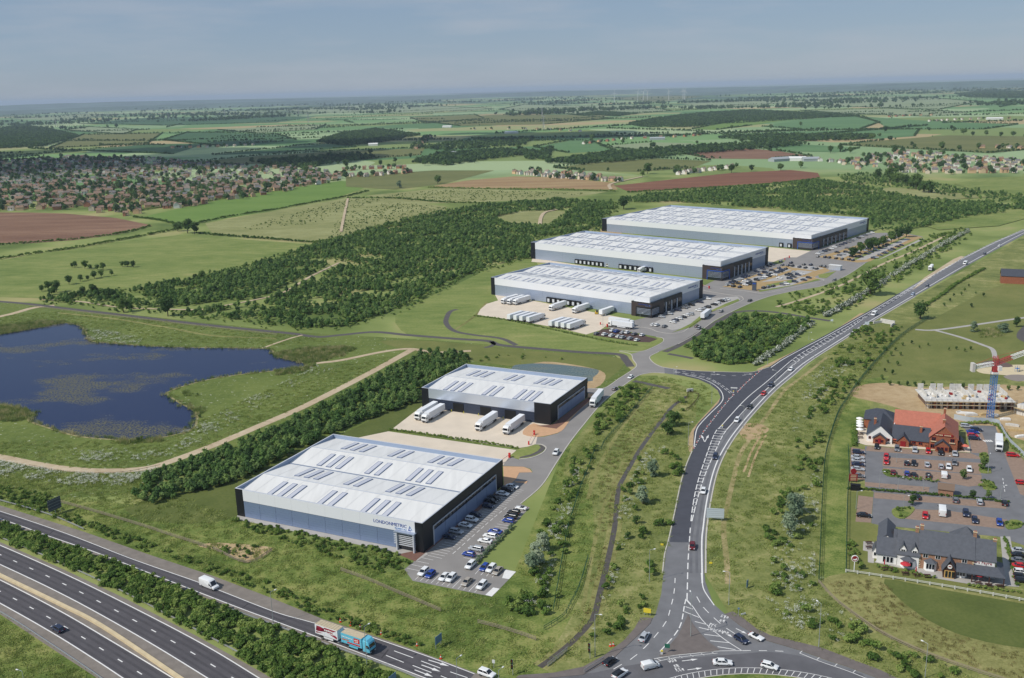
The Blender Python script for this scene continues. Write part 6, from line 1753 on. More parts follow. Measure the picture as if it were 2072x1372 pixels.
def hedge(px, label, protos=None, step=1.5, width=1.0, s0=0.6, s1=0.95, n=4, group=None, straight=False):
    l = PP(px) if straight else catmull(PP(px), n)
    me = hedge_mesh('hedge', l, protos or P_BUSH, step, width, s0, s1, int(px[0][0] + px[0][1]))
    return link('hedge', me, None, (l[0].x, l[0].y, 0), 0, label, 'hedge', group)
hedge([(1522,741),(1560,718),(1596,694),(1620,672),(1645,655)], 'hedge covered in white blossom along the edge of the copse', P_BLOSSOM, 1.6, 3.0, 0.9, 1.3)
hedge([(1668,642),(1705,624),(1740,602),(1775,580),(1796,566)], 'hedge covered in white blossom below the round green willow', P_BLOSSOM, 1.7, 3.0, 1.0, 1.5)
hedge([(1805,562),(1840,538),(1880,514),(1920,490),(1962,468)], 'long white flowering hedge running up to the parked tanker lorry', P_BLOSSOM, 1.9, 3.0, 1.0, 1.5)
hedge([(790,870),(850,878),(930,889),(1000,899),(1048,908)], 'low green hedge between the two near warehouse yards', None, 0.9, 0.6, 0.4, 0.6)
hedge([(960,640),(1010,646),(1060,655),(1120,668),(1180,681),(1240,693),(1290,700)], 'low green hedge along the lower edge of the lorry yard', None, 1.2, 0.8, 0.45, 0.7)
hedge([(962,1142),(985,1118),(1010,1094),(1038,1066)], 'grey green hedge behind the sunny parking bays', P_WILLOWB, 0.9, 0.6, 0.4, 0.55)
hedge([(1717,990),(1760,992),(1860,1000),(1960,1008),(2040,1018)], 'clipped green hedge between the two pub car parks', None, 0.9, 0.5, 0.5, 0.62, straight=True)
hedge([(1945,860),(1975,858),(2012,860),(2032,880),(2048,905),(2068,920),(2090,945)], 'green hedge along the grey hoarding of the building site', None, 1.0, 0.8, 0.6, 0.85)
hedge([(1985,983),(2012,988)], 'short green hedge by the pub car park entrance', None, 0.8, 1.5, 0.5, 0.8, straight=True)
hedge([(2034,1092),(2042,1120),(2052,1160),(2058,1185)], 'narrow hedge beside the gable path of the slate roofed pub', None, 0.9, 0.6, 0.45, 0.6)
hedge([(1730,864),(1728,900),(1726,905)], 'leafy hedge behind the pub garden parasols', None, 0.9, 1.0, 0.7, 1.0)
hedge([(1874,618),(1905,598),(1935,575),(1970,556),(1990,545)], 'dark hedge climbing from the round tree to the brick house', None, 1.2, 1.6, 0.7, 1.1)
hedge([(1775,1150),(1795,1152),(1812,1156)], 'dark planting before the picnic benches of the slate roofed pub', None, 0.7, 1.6, 0.45, 0.7)
hedge([(1830,1158),(1860,1165),(1890,1172)], 'planting with shrubs at the pub terrace edge', None, 0.7, 1.2, 0.4, 0.65)
hedge([(1958,1185),(1990,1190),(2025,1196),(2060,1200)], 'row of round shrubs along the pub terrace lawn', None, 1.4, 0.6, 0.45, 0.65)
hedge([(1722,1100),(1728,1120),(1735,1140),(1742,1150)], 'mixed garden shrubs round the pole of the round pub sign', None, 0.7, 2.6, 0.5, 0.9)
FH = 'field hedges in the middle distance'
for px, lb in [([(-40,500),(60,492),(160,484),(250,472),(305,458)], 'overgrown hedge along the lower edge of the brown ploughed field'), ([(-40,532),(60,515),(150,503),(240,487),(330,470),(380,462)], 'second overgrown hedge parallel to the ploughed field'),
       ([(270,440),(320,446),(360,455)], 'bushy hedge end between ploughed soil and bright pasture'), ([(400,452),(480,436),(560,424),(640,409),(700,398),(745,387)], 'trim hedge along the lower edge of the bright green pasture'),
       ([(400,473),(470,479),(540,484),(640,492)], 'straight hedge between the pale field and the big meadow'), ([(250,432),(330,420),(420,408),(520,390),(620,374),(690,364)], 'hedge behind the first row of town houses'),
       ([(705,402),(800,402),(900,410),(990,412)], 'thin hedge at the head of the pale planted field'), ([(640,492),(700,480),(780,462),(860,440),(940,428)], 'dark hedge between the young woodland and the pale field'),
       ([(868,380),(980,383),(1100,384),(1250,388)], 'low hedge below the stubble field'), ([(1655,362),(1560,373),(1400,383),(1270,390)], 'low hedge below the red soil field'),
       ([(300,600),(380,586),(460,572),(540,552),(600,530)], 'broken hedge along the lower edge of the big meadow')]:
    hedge(px, lb, None, 1.9, 2.2, 0.8, 1.7, 4, FH)

# ---- individual trees
def tree(px, s, label, kind='oak', group=None, i=0, tall=1.0, name='tree'):
    p = P(*px); t = thing(name, label, 'tree', (p.x, p.y, 0), (px[0] * 1.7) % 6.28, group); t.scale = (s, s, s * tall)
    me = {'oak': OAK[i % 4], 'willow': WIL[i % 2], 'small': SMALLT[i % 2]}[kind]
    link('crown', me, t); link('trunk', OAKT[i % 4], t).scale = (1, 1, 1) if kind == 'oak' else (.5, .5, .6)
    return t
tree((886,372), 1.45, 'big round lone oak on the pale pasture', i=0)
tree((808,380), 1.25, 'grey green tree standing alone in the pasture', 'willow')
tree((380,472), 1.4, 'large dark tree where three hedges meet', i=1); tree((394,474), 1.1, 'dark tree touching the biggest hedge tree', i=2); tree((360,468), 1.0, 'smaller hedge tree beside the big dark trees', i=3)
tree((340,640), 1.1, 'dark round tree beside the lane above the lake', i=2); tree((250,632), .9, 'bushy tree beside the lane fence', i=1); tree((262,631), .8, 'second bushy tree beside the lane fence', i=0)
tree((1862,646), 1.15, 'dark round tree at the foot of the climbing hedge', i=0)
tree((1262,424), 1.5, 'dark tree behind the corner of the largest warehouse', i=3)
tree((1604,1058), 1.0, 'tall grey green willow in the roadside scrub', 'willow', tall=1.15); tree((1598,1085), .85, 'grey green willow in front of the tall willow', 'willow', i=1); tree((1612,1040), .8, 'slim grey green willow behind the tall willow', 'willow', i=1)
tree((1086,1145), .85, 'grey green willow on the slope by the small car park', 'willow'); tree((1078,1160), .75, 'grey green willow in front of its twin by the car park', 'willow', i=1); tree((1100,1115), .7, 'upper grey green willow by the car park slope', 'willow', i=1)
tree((1300,1020), .75, 'silvery willow between the stream and the main road', 'willow'); tree((1288,1060), .7, 'dark shrub tree beside the bend in the stream', 'small', i=1, tall=.8); tree((1322,965), .75, 'silvery willow high on the stream bank', 'willow', i=1)
tree((1362,862), .75, 'dark tree above the head of the stream', i=1, tall=.8); tree((1350,880), .6, 'lower dark tree above the head of the stream', i=2, tall=.8)
tree((1275,1000), .62, 'dark round bush on the stream side', 'small', i=0, tall=.7); tree((1270,1090), .62, 'dark round bush near the culvert', 'small', i=1, tall=.7)
tree((2057,662), 1.1, 'dark small tree by the park path', 'small', i=0); tree((2030,672), 1.0, 'pale shrubby tree beside the dry basin', 'willow', tall=.6); tree((1969,672), .7, 'slim pale tree beside the dry basin', 'willow', i=1)
tree((1990,950), .9, 'dark purple leaved tree in the car park bed', 'small', i=1); tree((1948,970), .7, 'young green street tree near the brick store', 'small'); tree((1846,1022), .7, 'young tree in the teardrop bed', 'small', i=1); tree((1968,1010), .6, 'thin young tree by the hedge gap', 'small'); tree((2000,1010), .6, 'thin young tree beside the pub entrance road', 'small', i=1)
tree((1760,598), 1.5, 'big round pale green tree in the scrub beside the blossom', 'oak', i=2)
for i in range(8):
    t_ = i / 7; tree((1726 + (1834 - 1726) * t_, 521 - (521 - 480) * t_), 0.95, 'clipped street tree in the row down the long car park', 'oak', 'street trees in the long car park', i)
for i, (x, y) in enumerate([(146,541),(152,542),(172,544),(182,545),(197,546),(209,547),(248,540),(258,540),(270,541),(226,558),(205,561),(191,564),(178,567),(163,570),(140,576)]):
    tree((x, y), .42 + .1 * (i % 3), 'small round hawthorn dotted in a line over the big meadow', 'oak', 'hawthorns in the meadow', i)
for i, (x, y) in enumerate([(85,590),(98,588),(115,592),(105,597),(168,596),(190,598),(215,602),(225,603),(410,566),(396,570)]):
    tree((x, y), .55 + .12 * (i % 3), 'bushy tree along the bottom of the big meadow', 'oak', 'trees at the bottom of the meadow', i)
r_ = random.Random(21)
HT = [(478,345),(510,332),(620,352),(440,336),(390,340),(560,340),(700,340),(750,312),(770,335),(800,330),(830,320),(860,335),(910,318),(960,330),(1050,308),(1075,322),(1090,318),(1300,358),(1310,352),(1320,300),(1370,350),(1480,350),(1520,347),(1580,345),(1620,340),(1780,278),(1790,268),(1800,285),(1880,265),(1930,268),(1925,262),(1950,272),(1968,275),(1995,275),(2025,278),(2050,276),(1850,300),(1845,296),(1905,304),(1940,305),(1980,302),(2020,305),(1810,312),(1765,283),(1720,310),(1700,308),(1680,310),(1500,290),(1410,292),(1260,292),(1198,285),(1262,286),(1620,255),(1560,262),(1480,262)]
for i, (x, y) in enumerate(HT):
    tree((x, y), r_.uniform(.9, 1.5), 'rounded field tree ' + ('beside the big town' if x < 700 else 'near the village beyond the stubble field' if x < 1100 else 'on the olive field above the white village' if x > 1760 and y < 290 else 'by the white village gardens' if x > 1660 else 'along the hedges beyond the red soil field'), 'oak', 'trees of the middle distance', i)
for i in range(9):
    tree((1778 + i * 13 + r_.uniform(-4, 4), 360 + i * 4.2 + r_.uniform(-3, 3)), r_.uniform(1.2, 1.8), 'large spreading tree in the belt below the white village', 'oak', 'tree belt below the village', i)
for i, (x, y) in enumerate([(1800,780),(1818,780),(1836,781),(1851,782),(1868,781),(1886,783),(1902,785),(1925,786),(1948,786),(1985,788),(2040,790),(2060,790),(1826,700),(1812,710),(1803,720),(1796,735),(1790,752),(1784,768),(1816,740),(1822,720),(1806,758),(1920,709),(1935,708),(1952,712),(1964,708),(1878,700),(1860,705),(1845,696),(1990,600),(1965,622),(1945,598),(1930,600),(1960,580),(1952,590),(1922,610),(1910,620),(1974,595)]):
    tree((x, y), r_.uniform(.32, .5), 'thin young tree planted on the park lawn', 'small', 'young park trees', i)
for i, (x, y) in enumerate([(280,893),(287,889),(404,845),(400,800),(376,868)]):
    tree((x, y), [.5, .42, .4, .3, .35][i], 'small bush on the edge of the lake', 'small', 'bushes at the lake edge', i, .7)

# ---- rough grass, flowers, reeds
near = lambda px, d, s, c=0.0, k=8: region(px, d, s, c, k)
scatter('rough_grass', [near([(-60,955),(250,960),(480,1050),(800,1125),(830,1180),(1000,1215),(1090,1280),(1180,1320),(1040,1365),(880,1325),(650,1240),(430,1160),(160,1060),(-60,1005)], 0.30, 31), near([(1140,930),(1290,770),(1345,762),(1420,775),(1450,800),(1395,870),(1395,915),(1350,1100),(1320,1250),(1200,1340),(1100,1350),(1180,1260),(1080,1230),(1050,1150),(1100,1060)], 0.26, 32), near([(1430,1160),(1440,1020),(1470,920),(1560,810),(1700,700),(1840,670),(1745,780),(1665,920),(1655,1180),(1760,1280),(1900,1340),(1990,1385),(1860,1390),(1620,1310),(1500,1260)], 0.26, 33), near([(-40,1250),(0,1250),(100,1318),(180,1375),(100,1400),(-40,1380)], 0.6, 34)], P_TUFT, 0.7, 1.5, 'long rough green grass on the verges and banks', z=0.0)
scatter('rough_grass', [near([(-60,890),(0,895),(200,890),(400,850),(560,780),(640,745),(800,720),(690,790),(520,865),(330,935),(200,955),(0,928),(-60,918)], 0.30, 35), near([(-60,640),(120,630),(600,675),(690,690),(560,700),(260,690),(160,655),(-40,665)], 0.22, 36), near([(-60,930),(0,935),(200,958),(300,955),(420,925),(260,1005),(100,1000),(-60,970)], 0.35, 37)], P_TUFT, 0.6, 1.3, 'rough meadow grass round the lake')
scatter('wild_flowers', [near([(-60,925),(0,932),(130,955),(240,960),(330,945),(250,985),(150,985),(0,965),(-60,945)], 1.1, 38, 0.38, 5), near([(160,665),(230,672),(290,685),(280,700),(170,690)], 0.7, 39, 0.3, 5), near([(380,870),(460,830),(580,770),(640,740),(680,745),(560,800),(440,880),(340,925),(200,945),(60,925),(100,910),(300,910)], 0.5, 40, 0.55, 6), near([(1060,1210),(1100,1100),(1150,960),(1180,940),(1140,1100),(1110,1240),(1080,1262)], 0.5, 41, 0.55, 5), near([(1540,1230),(1560,1130),(1620,1000),(1660,940),(1650,1150),(1720,1250),(1800,1300),(1760,1330),(1640,1290)], 0.45, 42, 0.6, 5), near([(1300,920),(1350,900),(1290,1000),(1270,1090),(1240,1200),(1190,1300),(1230,1150),(1262,1000)], 0.5, 43, 0.5, 5), near([(1640,760),(1700,720),(1720,740),(1650,830),(1600,900),(1560,960),(1600,860)], 0.25, 44, 0.6, 6)], P_FLOWER, 0.7, 1.3, 'white cow parsley flowering in drifts through the grass')
scatter('dry_grass', [near([(1668,1185),(1720,1170),(1790,1178),(1830,1225),(1900,1270),(2000,1310),(2090,1325),(2090,1385),(1900,1335),(1780,1280)], 0.5, 45, 0.25, 6), near([(1230,900),(1300,800),(1340,790),(1300,870),(1262,960),(1240,1060),(1220,1180),(1180,1260),(1200,1120),(1215,980)], 0.25, 46, 0.3, 6)], P_DRYT, 0.6, 1.2, 'cut dry grass lying in pale swathes')
scatter('reeds', [along(None, 1.5, 3.5, 4, _lk), near([(-20,662),(40,655),(80,650),(132,650),(120,658),(60,668),(-20,682)], 0.9, 47), near([(552,716),(600,706),(690,700),(720,706),(690,722),(630,736),(575,730)], 0.9, 48), near([(-20,822),(20,822),(60,832),(66,846),(30,854),(-20,852)], 0.9, 49), near([(555,745),(600,738),(640,738),(610,755),(560,760)], 0.6, 50), near([(370,790),(400,800),(418,830),(400,845),(385,825)], 0.4, 51, .3), near([(235,890),(300,890),(330,884),(330,894),(240,900)], 0.7, 52), near([(1975,668),(2025,664),(2032,680),(1985,684)], 0.5, 53)], P_REED, 0.8, 1.3, 'tall reeds standing in beds at the water edge')
scatter('bed_planting', [along(px, .35, 2.2, i) for i, px in enumerate([[(1788,955),(1800,957),(1808,963)], [(1985,920),(1996,926)], [(1986,951),(2002,953)], [(1992,976),(2010,988)], [(1812,1033),(1840,1031)], [(1815,1043),(1826,1046)], [(2040,1062),(2064,1062)], [(2080,985),(2092,996)], [(1990,975),(2008,979)], [(1812,967),(1900,975)]])], P_BUSH, 0.25, 0.5, 'low mixed shrubs planted in the car park beds', z=0.15)
# saplings on the pale planted fields
scatter('planted_saplings', [region([(480,468),(560,440),(700,404),(780,404),(690,430),(640,452)], 0.018, 54), region([(700,430),(800,408),(920,424),(860,440),(760,465),(660,490),(680,450)], 0.025, 55), region([(760,398),(900,384),(1080,388),(1200,392),(1000,406),(860,410)], 0.02, 56), region([(410,1108),(440,1100),(540,1108),(500,1134)], .2, 57), region([(930,735),(1020,715),(1120,722),(1200,735),(1100,728)], 0.02, 58)], P_BUSH, 0.35, 0.9, 'small planted saplings dotted over the pale fields')

# ---- woods and hedgerows of the distance
def farpts(px, d, s): return region(px, d, s)
scatter('woodland', [farpts([(-30,268),(40,254),(100,262),(160,276),(90,297),(-30,302)], 1/55, 61), farpts([(640,288),(690,272),(760,262),(800,268),(850,274),(780,288),(700,296)], 1/70, 62), farpts([(1060,322),(1100,305),(1120,300),(1110,326)], 1/60, 63), farpts([(830,330),(900,312),(1000,306),(1060,306),(1100,312),(1000,322),(900,336)], 1/70, 64),
   farpts([(1270,252),(1330,240),(1420,230),(1520,224),(1640,230),(1740,236),(1640,240),(1500,246),(1400,258),(1300,258)], 1/90, 65), farpts([(1165,233),(1210,227),(1290,231),(1250,236)], 1/80, 66), farpts([(560,330),(640,318),(720,312),(760,320),(680,334),(600,340)], 1/140, 67), farpts([(840,300),(960,285),(1080,280),(1060,296),(900,306)], 1/160, 68),
   farpts([(1450,280),(1560,274),(1780,276),(1740,284),(1560,288)], 1/60, 69), farpts([(1100,330),(1240,310),(1420,298),(1560,290),(1640,294),(1440,310),(1280,326),(1180,334)], 1/70, 70), farpts([(900,190),(1100,182),(1200,184),(1000,194)], 1/2500, 71), farpts([(1930,190),(2000,184),(2120,186),(2120,200),(1960,198)], 1/250, 72), farpts([(600,322),(520,330),(560,342),(650,336)], 1/60, 73)], P_FAR, 0.6, 1.05, 'dark rounded woods and tree belts of the middle distance')
scatter('woodland', [region([(1240,412),(1280,398),(1400,388),(1560,376),(1660,366),(1740,376),(1850,402),(1960,412),(2090,402),(2090,424),(1960,440),(1860,462),(1770,470),(1756,440),(1560,424),(1360,409)], 0.09, 74, 0.30, 22), region([(1690,358),(1760,350),(1850,366),(1940,382),(2080,398),(2080,412),(1950,402),(1840,384),(1720,372)], 0.02, 75)], P_DARK + P_YOUNG, 0.9, 1.6, 'dense dark wood closing the view behind the largest warehouse')
rr = random.Random(9); hp = []
for m, px in FIELDS[4:]:
    pts = PP(px)
    d0 = min(p.y for p in pts)
    if d0 < 1500: continue
    for i in range(len(pts)):
        a, c = pts[i - 1], pts[i]
        if rr.random() < 0.62:
            hp.append(along(None, rr.uniform(3.5, 6) * max(1, d0 / 3500), 4, i, [a, c]))
        for k in range(rr.randint(0, 3)):
            q = a.lerp(c, rr.random()); hp.append(np.array([[q.x, q.y]]))
scatter('hedgerow', hp, P_FAR, 0.25, 0.6, 'hedgerows dividing the distant fields')
hp = []
for i in range(115):
    d = 2600 * math.exp(rr.random() * 1.95); px = rr.uniform(-100, 2170)
    v = P(px, 420); v.z = 0; v = v.normalized() * d
    L = rr.uniform(120, 700) * d / 5000 * 1.6; an = rr.gauss(0.2, 0.5) if rr.random() < .75 else rr.uniform(0, 3.14)
    w = Vector((math.cos(an), math.sin(an), 0)) * L / 2
    hp.append(along(None, rr.uniform(5, 9) * d / 4000, 6, i, [v - w, v + w]))
scatter('hedgerow', hp, P_FAR, 0.4, 0.85, 'faint hedgerows and tree lines of the far plain')
hp = []
for i in range(110):
    d = 5200 * math.exp(rr.random() * 1.1); px = rr.uniform(-100, 2170); v = P(px, 420); v.z = 0; v = v.normalized() * d
    n_ = rr.randint(15, 60); r2 = np.random.default_rng(i); q = r2.normal(size=(n_, 2)) * np.array([rr.uniform(60, 220) * d / 6000, rr.uniform(30, 90) * d / 6000])
    hp.append(q + np.array([v.x, v.y]))
scatter('woodland', hp, P_FAR, 1.2, 2.4, 'faint blue woods near the horizon')
# ================================================================ pubs, building site, street furniture, houses
SLATE = mat('slate_roof', srgb(84, 87, 94), 0.7, var=0.12, scale=1.2)
SLATE2 = mat('dark_slate_roof', srgb(66, 70, 80), 0.7, var=0.12, scale=1.2)
REDTILE = mat('red_clay_tile', srgb(176, 108, 88), 0.8, var=0.10, scale=1.0)
BRICK = mat('red_brick', srgb(150, 92, 66), 0.9, var=0.22, scale=2.2)
BRICK2 = mat('mixed_brick', srgb(158, 120, 96), 0.9, var=0.28, scale=2.6)
RENDERW = mat('white_render', srgb(232, 230, 226), 0.85)
WOODW = mat('white_woodwork', srgb(238, 238, 236), 0.6)
DWOOD = mat('dark_timber', srgb(70, 44, 36), 0.8)
PUBRED = mat('pub_red', srgb(140, 26, 32), 0.6)
CREAM = mat('cream_stone', srgb(206, 190, 156), 0.9)
CONCRETE = mat('raw_concrete', srgb(204, 201, 194), 0.9, var=0.15, scale=0.8)
PLANK = mat('scaffold_plank', srgb(190, 166, 122), 0.9, var=0.15, scale=1.5)
PARASOL_R = mat('red_parasol', srgb(188, 52, 60), 0.8); PARASOL_P = mat('salmon_parasol', srgb(212, 112, 92), 0.8); PARASOL_W = mat('white_parasol', srgb(236, 236, 232), 0.8)

def height_at(base, ty):
    p = P(*base); lo, hi = 0.0, 120.0
    for _ in range(40):
        m_ = (lo + hi) / 2
        if PX((p.x, p.y, m_))[1] > ty: lo = m_
        else: hi = m_
    return lo

def gable(t, x0, x1, y0, y1, ze, zr, axis, wm, rm, over=0.35, hip0=0.0, hip1=0.0, z0=0.0):
    """walls and pitched roof; ridge along axis; hips shorten the ridge"""
    b = MB()
    if axis == 'x':
        ym = (y0 + y1) / 2
        b.prism([(x0, y0), (x1, y0), (x1, y1), (x0, y1)], z0, ze)
        if hip0 == 0: b.face([(x0, y0, ze), (x0, ym, zr - .05), (x0, y1, ze)])
        if hip1 == 0: b.face([(x1, y0, ze), (x1, y1, ze), (x1, ym, zr - .05)])
    else:
        xm = (x0 + x1) / 2
        b.prism([(x0, y0), (x1, y0), (x1, y1), (x0, y1)], z0, ze)
        if hip0 == 0: b.face([(x0, y0, ze), (x1, y0, ze), (xm, y0, zr - .05)])
        if hip1 == 0: b.face([(x0, y1, ze), (xm, y1, zr - .05), (x1, y1, ze)])
    w = b.build('wall', wm, t)
    b = MB(); o = over; k = (zr - ze) / (((y1 - y0) if axis == 'x' else (x1 - x0)) / 2); zl = ze - o * k
    X0, X1, Y0, Y1 = x0 - o, x1 + o, y0 - o, y1 + o; th = 0.16
    if axis == 'x':
        ym = (y0 + y1) / 2; a, c = X0 + hip0, X1 - hip1
        A = [(X0, Y0, zl), (X1, Y0, zl), (c, ym, zr), (a, ym, zr)]; B2 = [(X1, Y1, zl), (X0, Y1, zl), (a, ym, zr), (c, ym, zr)]
        ends = [[(X0, Y1, zl), (X0, Y0, zl), (a, ym, zr)], [(X1, Y0, zl), (X1, Y1, zl), (c, ym, zr)]]
    else:
        xm = (x0 + x1) / 2; a, c = Y0 + hip0, Y1 - hip1
        A = [(X0, Y1, zl), (X0, Y0, zl), (xm, a, zr), (xm, c, zr)]; B2 = [(X1, Y0, zl), (X1, Y1, zl), (xm, c, zr), (xm, a, zr)]
        ends = [[(X0, Y0, zl), (X1, Y0, zl), (xm, a, zr)], [(X1, Y1, zl), (X0, Y1, zl), (xm, c, zr)]]
    for f in (A, B2):
        b.face([(p[0], p[1], p[2] + th) for p in f]); b.face(f[::-1])
        for i in range(4):
            p, q = f[i], f[(i + 1) % 4]
            if abs(p[2] - zr) < 1e-6 and abs(q[2] - zr) < 1e-6: continue
            b.face([p, q, (q[0], q[1], q[2] + th), (p[0], p[1], p[2] + th)])
    for e, h in zip(ends, (hip0, hip1)):
        if h > 0: b.face([(p[0], p[1], p[2] + th) for p in e])
    b.build('roof', rm, t)
    return w
def window(t, x, y, z, w, h, fm, face='front', bars=2, parent=None):
    b = MB(); s = (w, .10, h) if face == 'front' else (.10, w, h)
    b.box((x, y, z), s); o = b.build('window', fm, parent or t)
    pw = (w - .1 * (bars + 1)) / bars
    for i in range(bars):
        xx = -w / 2 + .1 + pw / 2 + i * (pw + .1)
        b = MB(); b.box((x + xx, y - .055, z) if face == 'front' else (x + .055, y + xx, z), (pw, .04, h - .2) if face == 'front' else (.04, pw, h - .2)); b.build('pane', C_GLASS, o)
def chimney(t, x, y, z0, z1, m=BRICK):
    b = MB(); b.box((x, y, (z0 + z1) / 2), (.9, .6, z1 - z0)); o = b.build('chimney', m, t)
    b = MB(); b.box((x, y, z1 + .08), (1.1, .8, .16)); b.build('chimney_cap', CREAM, o)
    b = MB(); b.lathe([(.14, 0), (.12, .4)], 8, (x - .2, y, z1 + .16)); b.lathe([(.14, 0), (.12, .4)], 8, (x + .2, y, z1 + .16)); b.build('chimney_pots', REDTILE, o)

# ---------- red roofed pub
O1 = P(1753, 893); d1 = P(1936, 913.5) - O1; W1_ = d1.length
t = thing('pub', 'large pub with red tiled and dark slate roofs beside the building site', 'pub', O1, math.atan2(d1.y, d1.x))
k = W1_ / 34.0
gable(t, 0, 9.8 * k, 0, 16, 3.0, 7.2, 'y', RENDERW, SLATE2)
gable(t, 2.6 * k, 7.4 * k, -1.8, 0.5, 2.4, 4.2, 'y', BRICK, SLATE2)
gable(t, -2.2, 9.0, 16.1, 27, 4.0, 7.0, 'x', BRICK, SLATE2, hip0=4.5, hip1=4.5)
gable(t, 9.9 * k, 23.6 * k, 0.6, 9.4, 2.5, 6.4, 'x', BRICK, SLATE2)
gable(t, 11.8 * k, 16.2 * k, -1.6, 3.0, 2.3, 4.6, 'y', BRICK, SLATE2)
b = MB(); b.box((10.0, 13.2, 1.6), (6.4, 6.0, 3.2)); b.build('flat_roof_block', SLATE, t)
gable(t, 10.0 * k, 27 * k, 10.5, 22.5, 5.0, 9.0, 'x', RENDERW, REDTILE)
gable(t, 23.7 * k, 34 * k, -0.6, 20, 5.0, 9.6, 'y', BRICK, REDTILE, hip1=5.0)
gable(t, 26 * k, 31 * k, -2.8, -0.65, 2.6, 4.6, 'y', BRICK, SLATE2)
gable(t, 34.1 * k, 36.2 * k, 2, 8, 2.4, 3.6, 'y', BRICK, SLATE2)
for x, y, z in ((4.0, -1.86, 1.4), (6.0, -1.86, 1.4)): window(t, x * k, y, z, 1.1, 1.1, PUBRED)
for x, z in ((1.2, 1.8), (8.4, 1.6)): window(t, x * k, -.06, z, .9, 1.1, PUBRED, bars=1)
b = MB(); b.box((5.0 * k, -1.9, 1.3), (1.0, .12, 2.2)); b.build('door', PUBRED, t)
b = MB(); b.box((14 * k, -1.7, 1.2), (1.9, .12, 2.2)); b.build('door', PUBRED, t)
for x, z in ((25.2, 4.3), (32.0, 4.3), (25.0, 1.4)): window(t, x * k, -.66, z, 1.5, 1.5, PUBRED); 
for x in (25.2, 32.0):
    b = MB(); b.box((x * k, -.8, 3.35), (2.0, .4, .3)); b.build('sill', CREAM, t)
for x in (27.0, 28.5, 30.0): window(t, x * k, -2.86, 1.4, 1.05, 1.3, PUBRED)
for x in (18.0, 20.5): window(t, x * k, .54, 1.3, 1.4, 1.0, PUBRED)
b = MB(); b.box((28.8 * k, -.75, 6.15), (6.4, .2, .8)); sg = b.build('sign_board', PUBRED, t)
b = MB(); rr_ = random.Random(2); x = -2.7
while x < 2.6:
    w_ = rr_.uniform(.2, .38)
    if not -.25 < x < .1: b.box((28.8 * k + x, -.87, 6.15), (w_, .04, .42))
    x += w_ + .12
b.build('sign_lettering', CREAM, sg)
chimney(t, 20.3 * k, 3.4, 4.6, 7.2); chimney(t, 28.6 * k, 4.0, 9.0, 10.8); chimney(t, 2.6 * k, 6.5, 5.0, 7.6); chimney(t, 28.8 * k, 17.5, 8.5, 11.0)
b = MB(); b.box((9.9 * k + .1, 10.4, 4.3), (.3, 1.6, 2.0)); b.build('vent', RENDERW, t)

# ---------- slate roofed pub
O2 = P(1771, 1137); d2 = P(2022, 1173.5) - O2; W2_ = d2.length; k = W2_ / 36.0
t = thing('pub', 'long slate roofed pub with white and brick walls and a sign along its right end', 'pub', O2, math.atan2(d2.y, d2.x))
t['label'] = 'long slate roofed pub with white and brick walls and a pillared veranda'
gable(t, 0.3, 6.3 * k, 0, 10, 2.9, 6.0, 'x', RENDERW, SLATE)
gable(t, -.9, 0.35, 2.2, 6.0, 2.6, 3.8, 'y', RENDERW, SLATE, .25)
gable(t, 6.4 * k, 12.8 * k, -.3, 10.6, 4.0, 8.6, 'x', RENDERW, SLATE)
gable(t, 12.9 * k, 28.4 * k, 0, 11.4, 5.2, 9.6, 'x', BRICK2, SLATE)
gable(t, 28.5 * k, 34.4 * k, .3, 11.0, 5.3, 9.2, 'x', RENDERW, SLATE)
gable(t, 0.4, 5.2 * k, 10.1, 22, 2.6, 4.6, 'y', RENDERW, SLATE)
gable(t, 5.4 * k, 12.0 * k, 12, 19, 2.6, 4.2, 'x', BRICK2, SLATE)
gable(t, 22.5 * k, 31 * k, 11.5, 19, 4.2, 8.2, 'x', BRICK2, SLATE, hip0=4.2, hip1=4.2)
for x in (8.0, 11.4):      # dormers
    gable(t, (x - .95) * k, (x + .95) * k, .3, 3.6, 5.3, 6.7, 'y', RENDERW, SLATE, .25, z0=4.0); window(t, x * k, .24, 4.75, 1.2, 1.0, WOODW)
def bay(x, y, w, z1, rm):
    q = [(x - w / 2, y), (x - w / 3.2, y - 1.1), (x + w / 3.2, y - 1.1), (x + w / 2, y)]
    b = MB(); b.prism(q, 0, z1); o = b.build('bay_window', WOODW, t)
    b = MB(); q2 = [(x - w / 2 - .25, y), (x - w / 3.2 - .15, y - 1.4), (x + w / 3.2 + .15, y - 1.4), (x + w / 2 + .25, y)]; top = (x, y, z1 + 1.1)
    for i in range(3): b.face([(*q2[i], z1), (*q2[i + 1], z1), top])
    b.build('bay_roof', rm, o)
    for i in range(3): 
        b = MB(); b.box((x - w / 4.4 + i * w / 4.4, y - 1.13, z1 * .58), (w / 5.4, .06, z1 * .55)); b.build('pane', C_GLASS, o)
bay(9.6 * k, -.3, 4.0, 2.5, SLATE); bay(16.2 * k, 0, 3.4, 2.7, SLATE); bay(25.0 * k, -1.2, 3.2, 2.3, SLATE)
for x in (14.6, 18.2, 25.8): window(t, x * k, -.06, 4.3, 1.4, 1.2, WOODW)
for x in (2.6, 3.7, 4.8): window(t, x * k, -.06, 1.4, .9, 1.9, WOODW, bars=1)
window(t, -.2, 2.1, 1.6, .9, 1.2, WOODW, bars=1)
b = MB(); 
for i in range(7): b.box((13.0 * k, -.08, .5 + i * .72), (.5 if i % 2 else .32, .14, .34)); b.box((28.3 * k, -.08, .5 + i * .72), (.5 if i % 2 else .32, .14, .34))
b.build('quoins', CREAM, t)
gable(t, 19.8 * k, 23.4 * k, -3.6, 1.5, 2.7, 5.6, 'y', DWOOD, SLATE, .4)
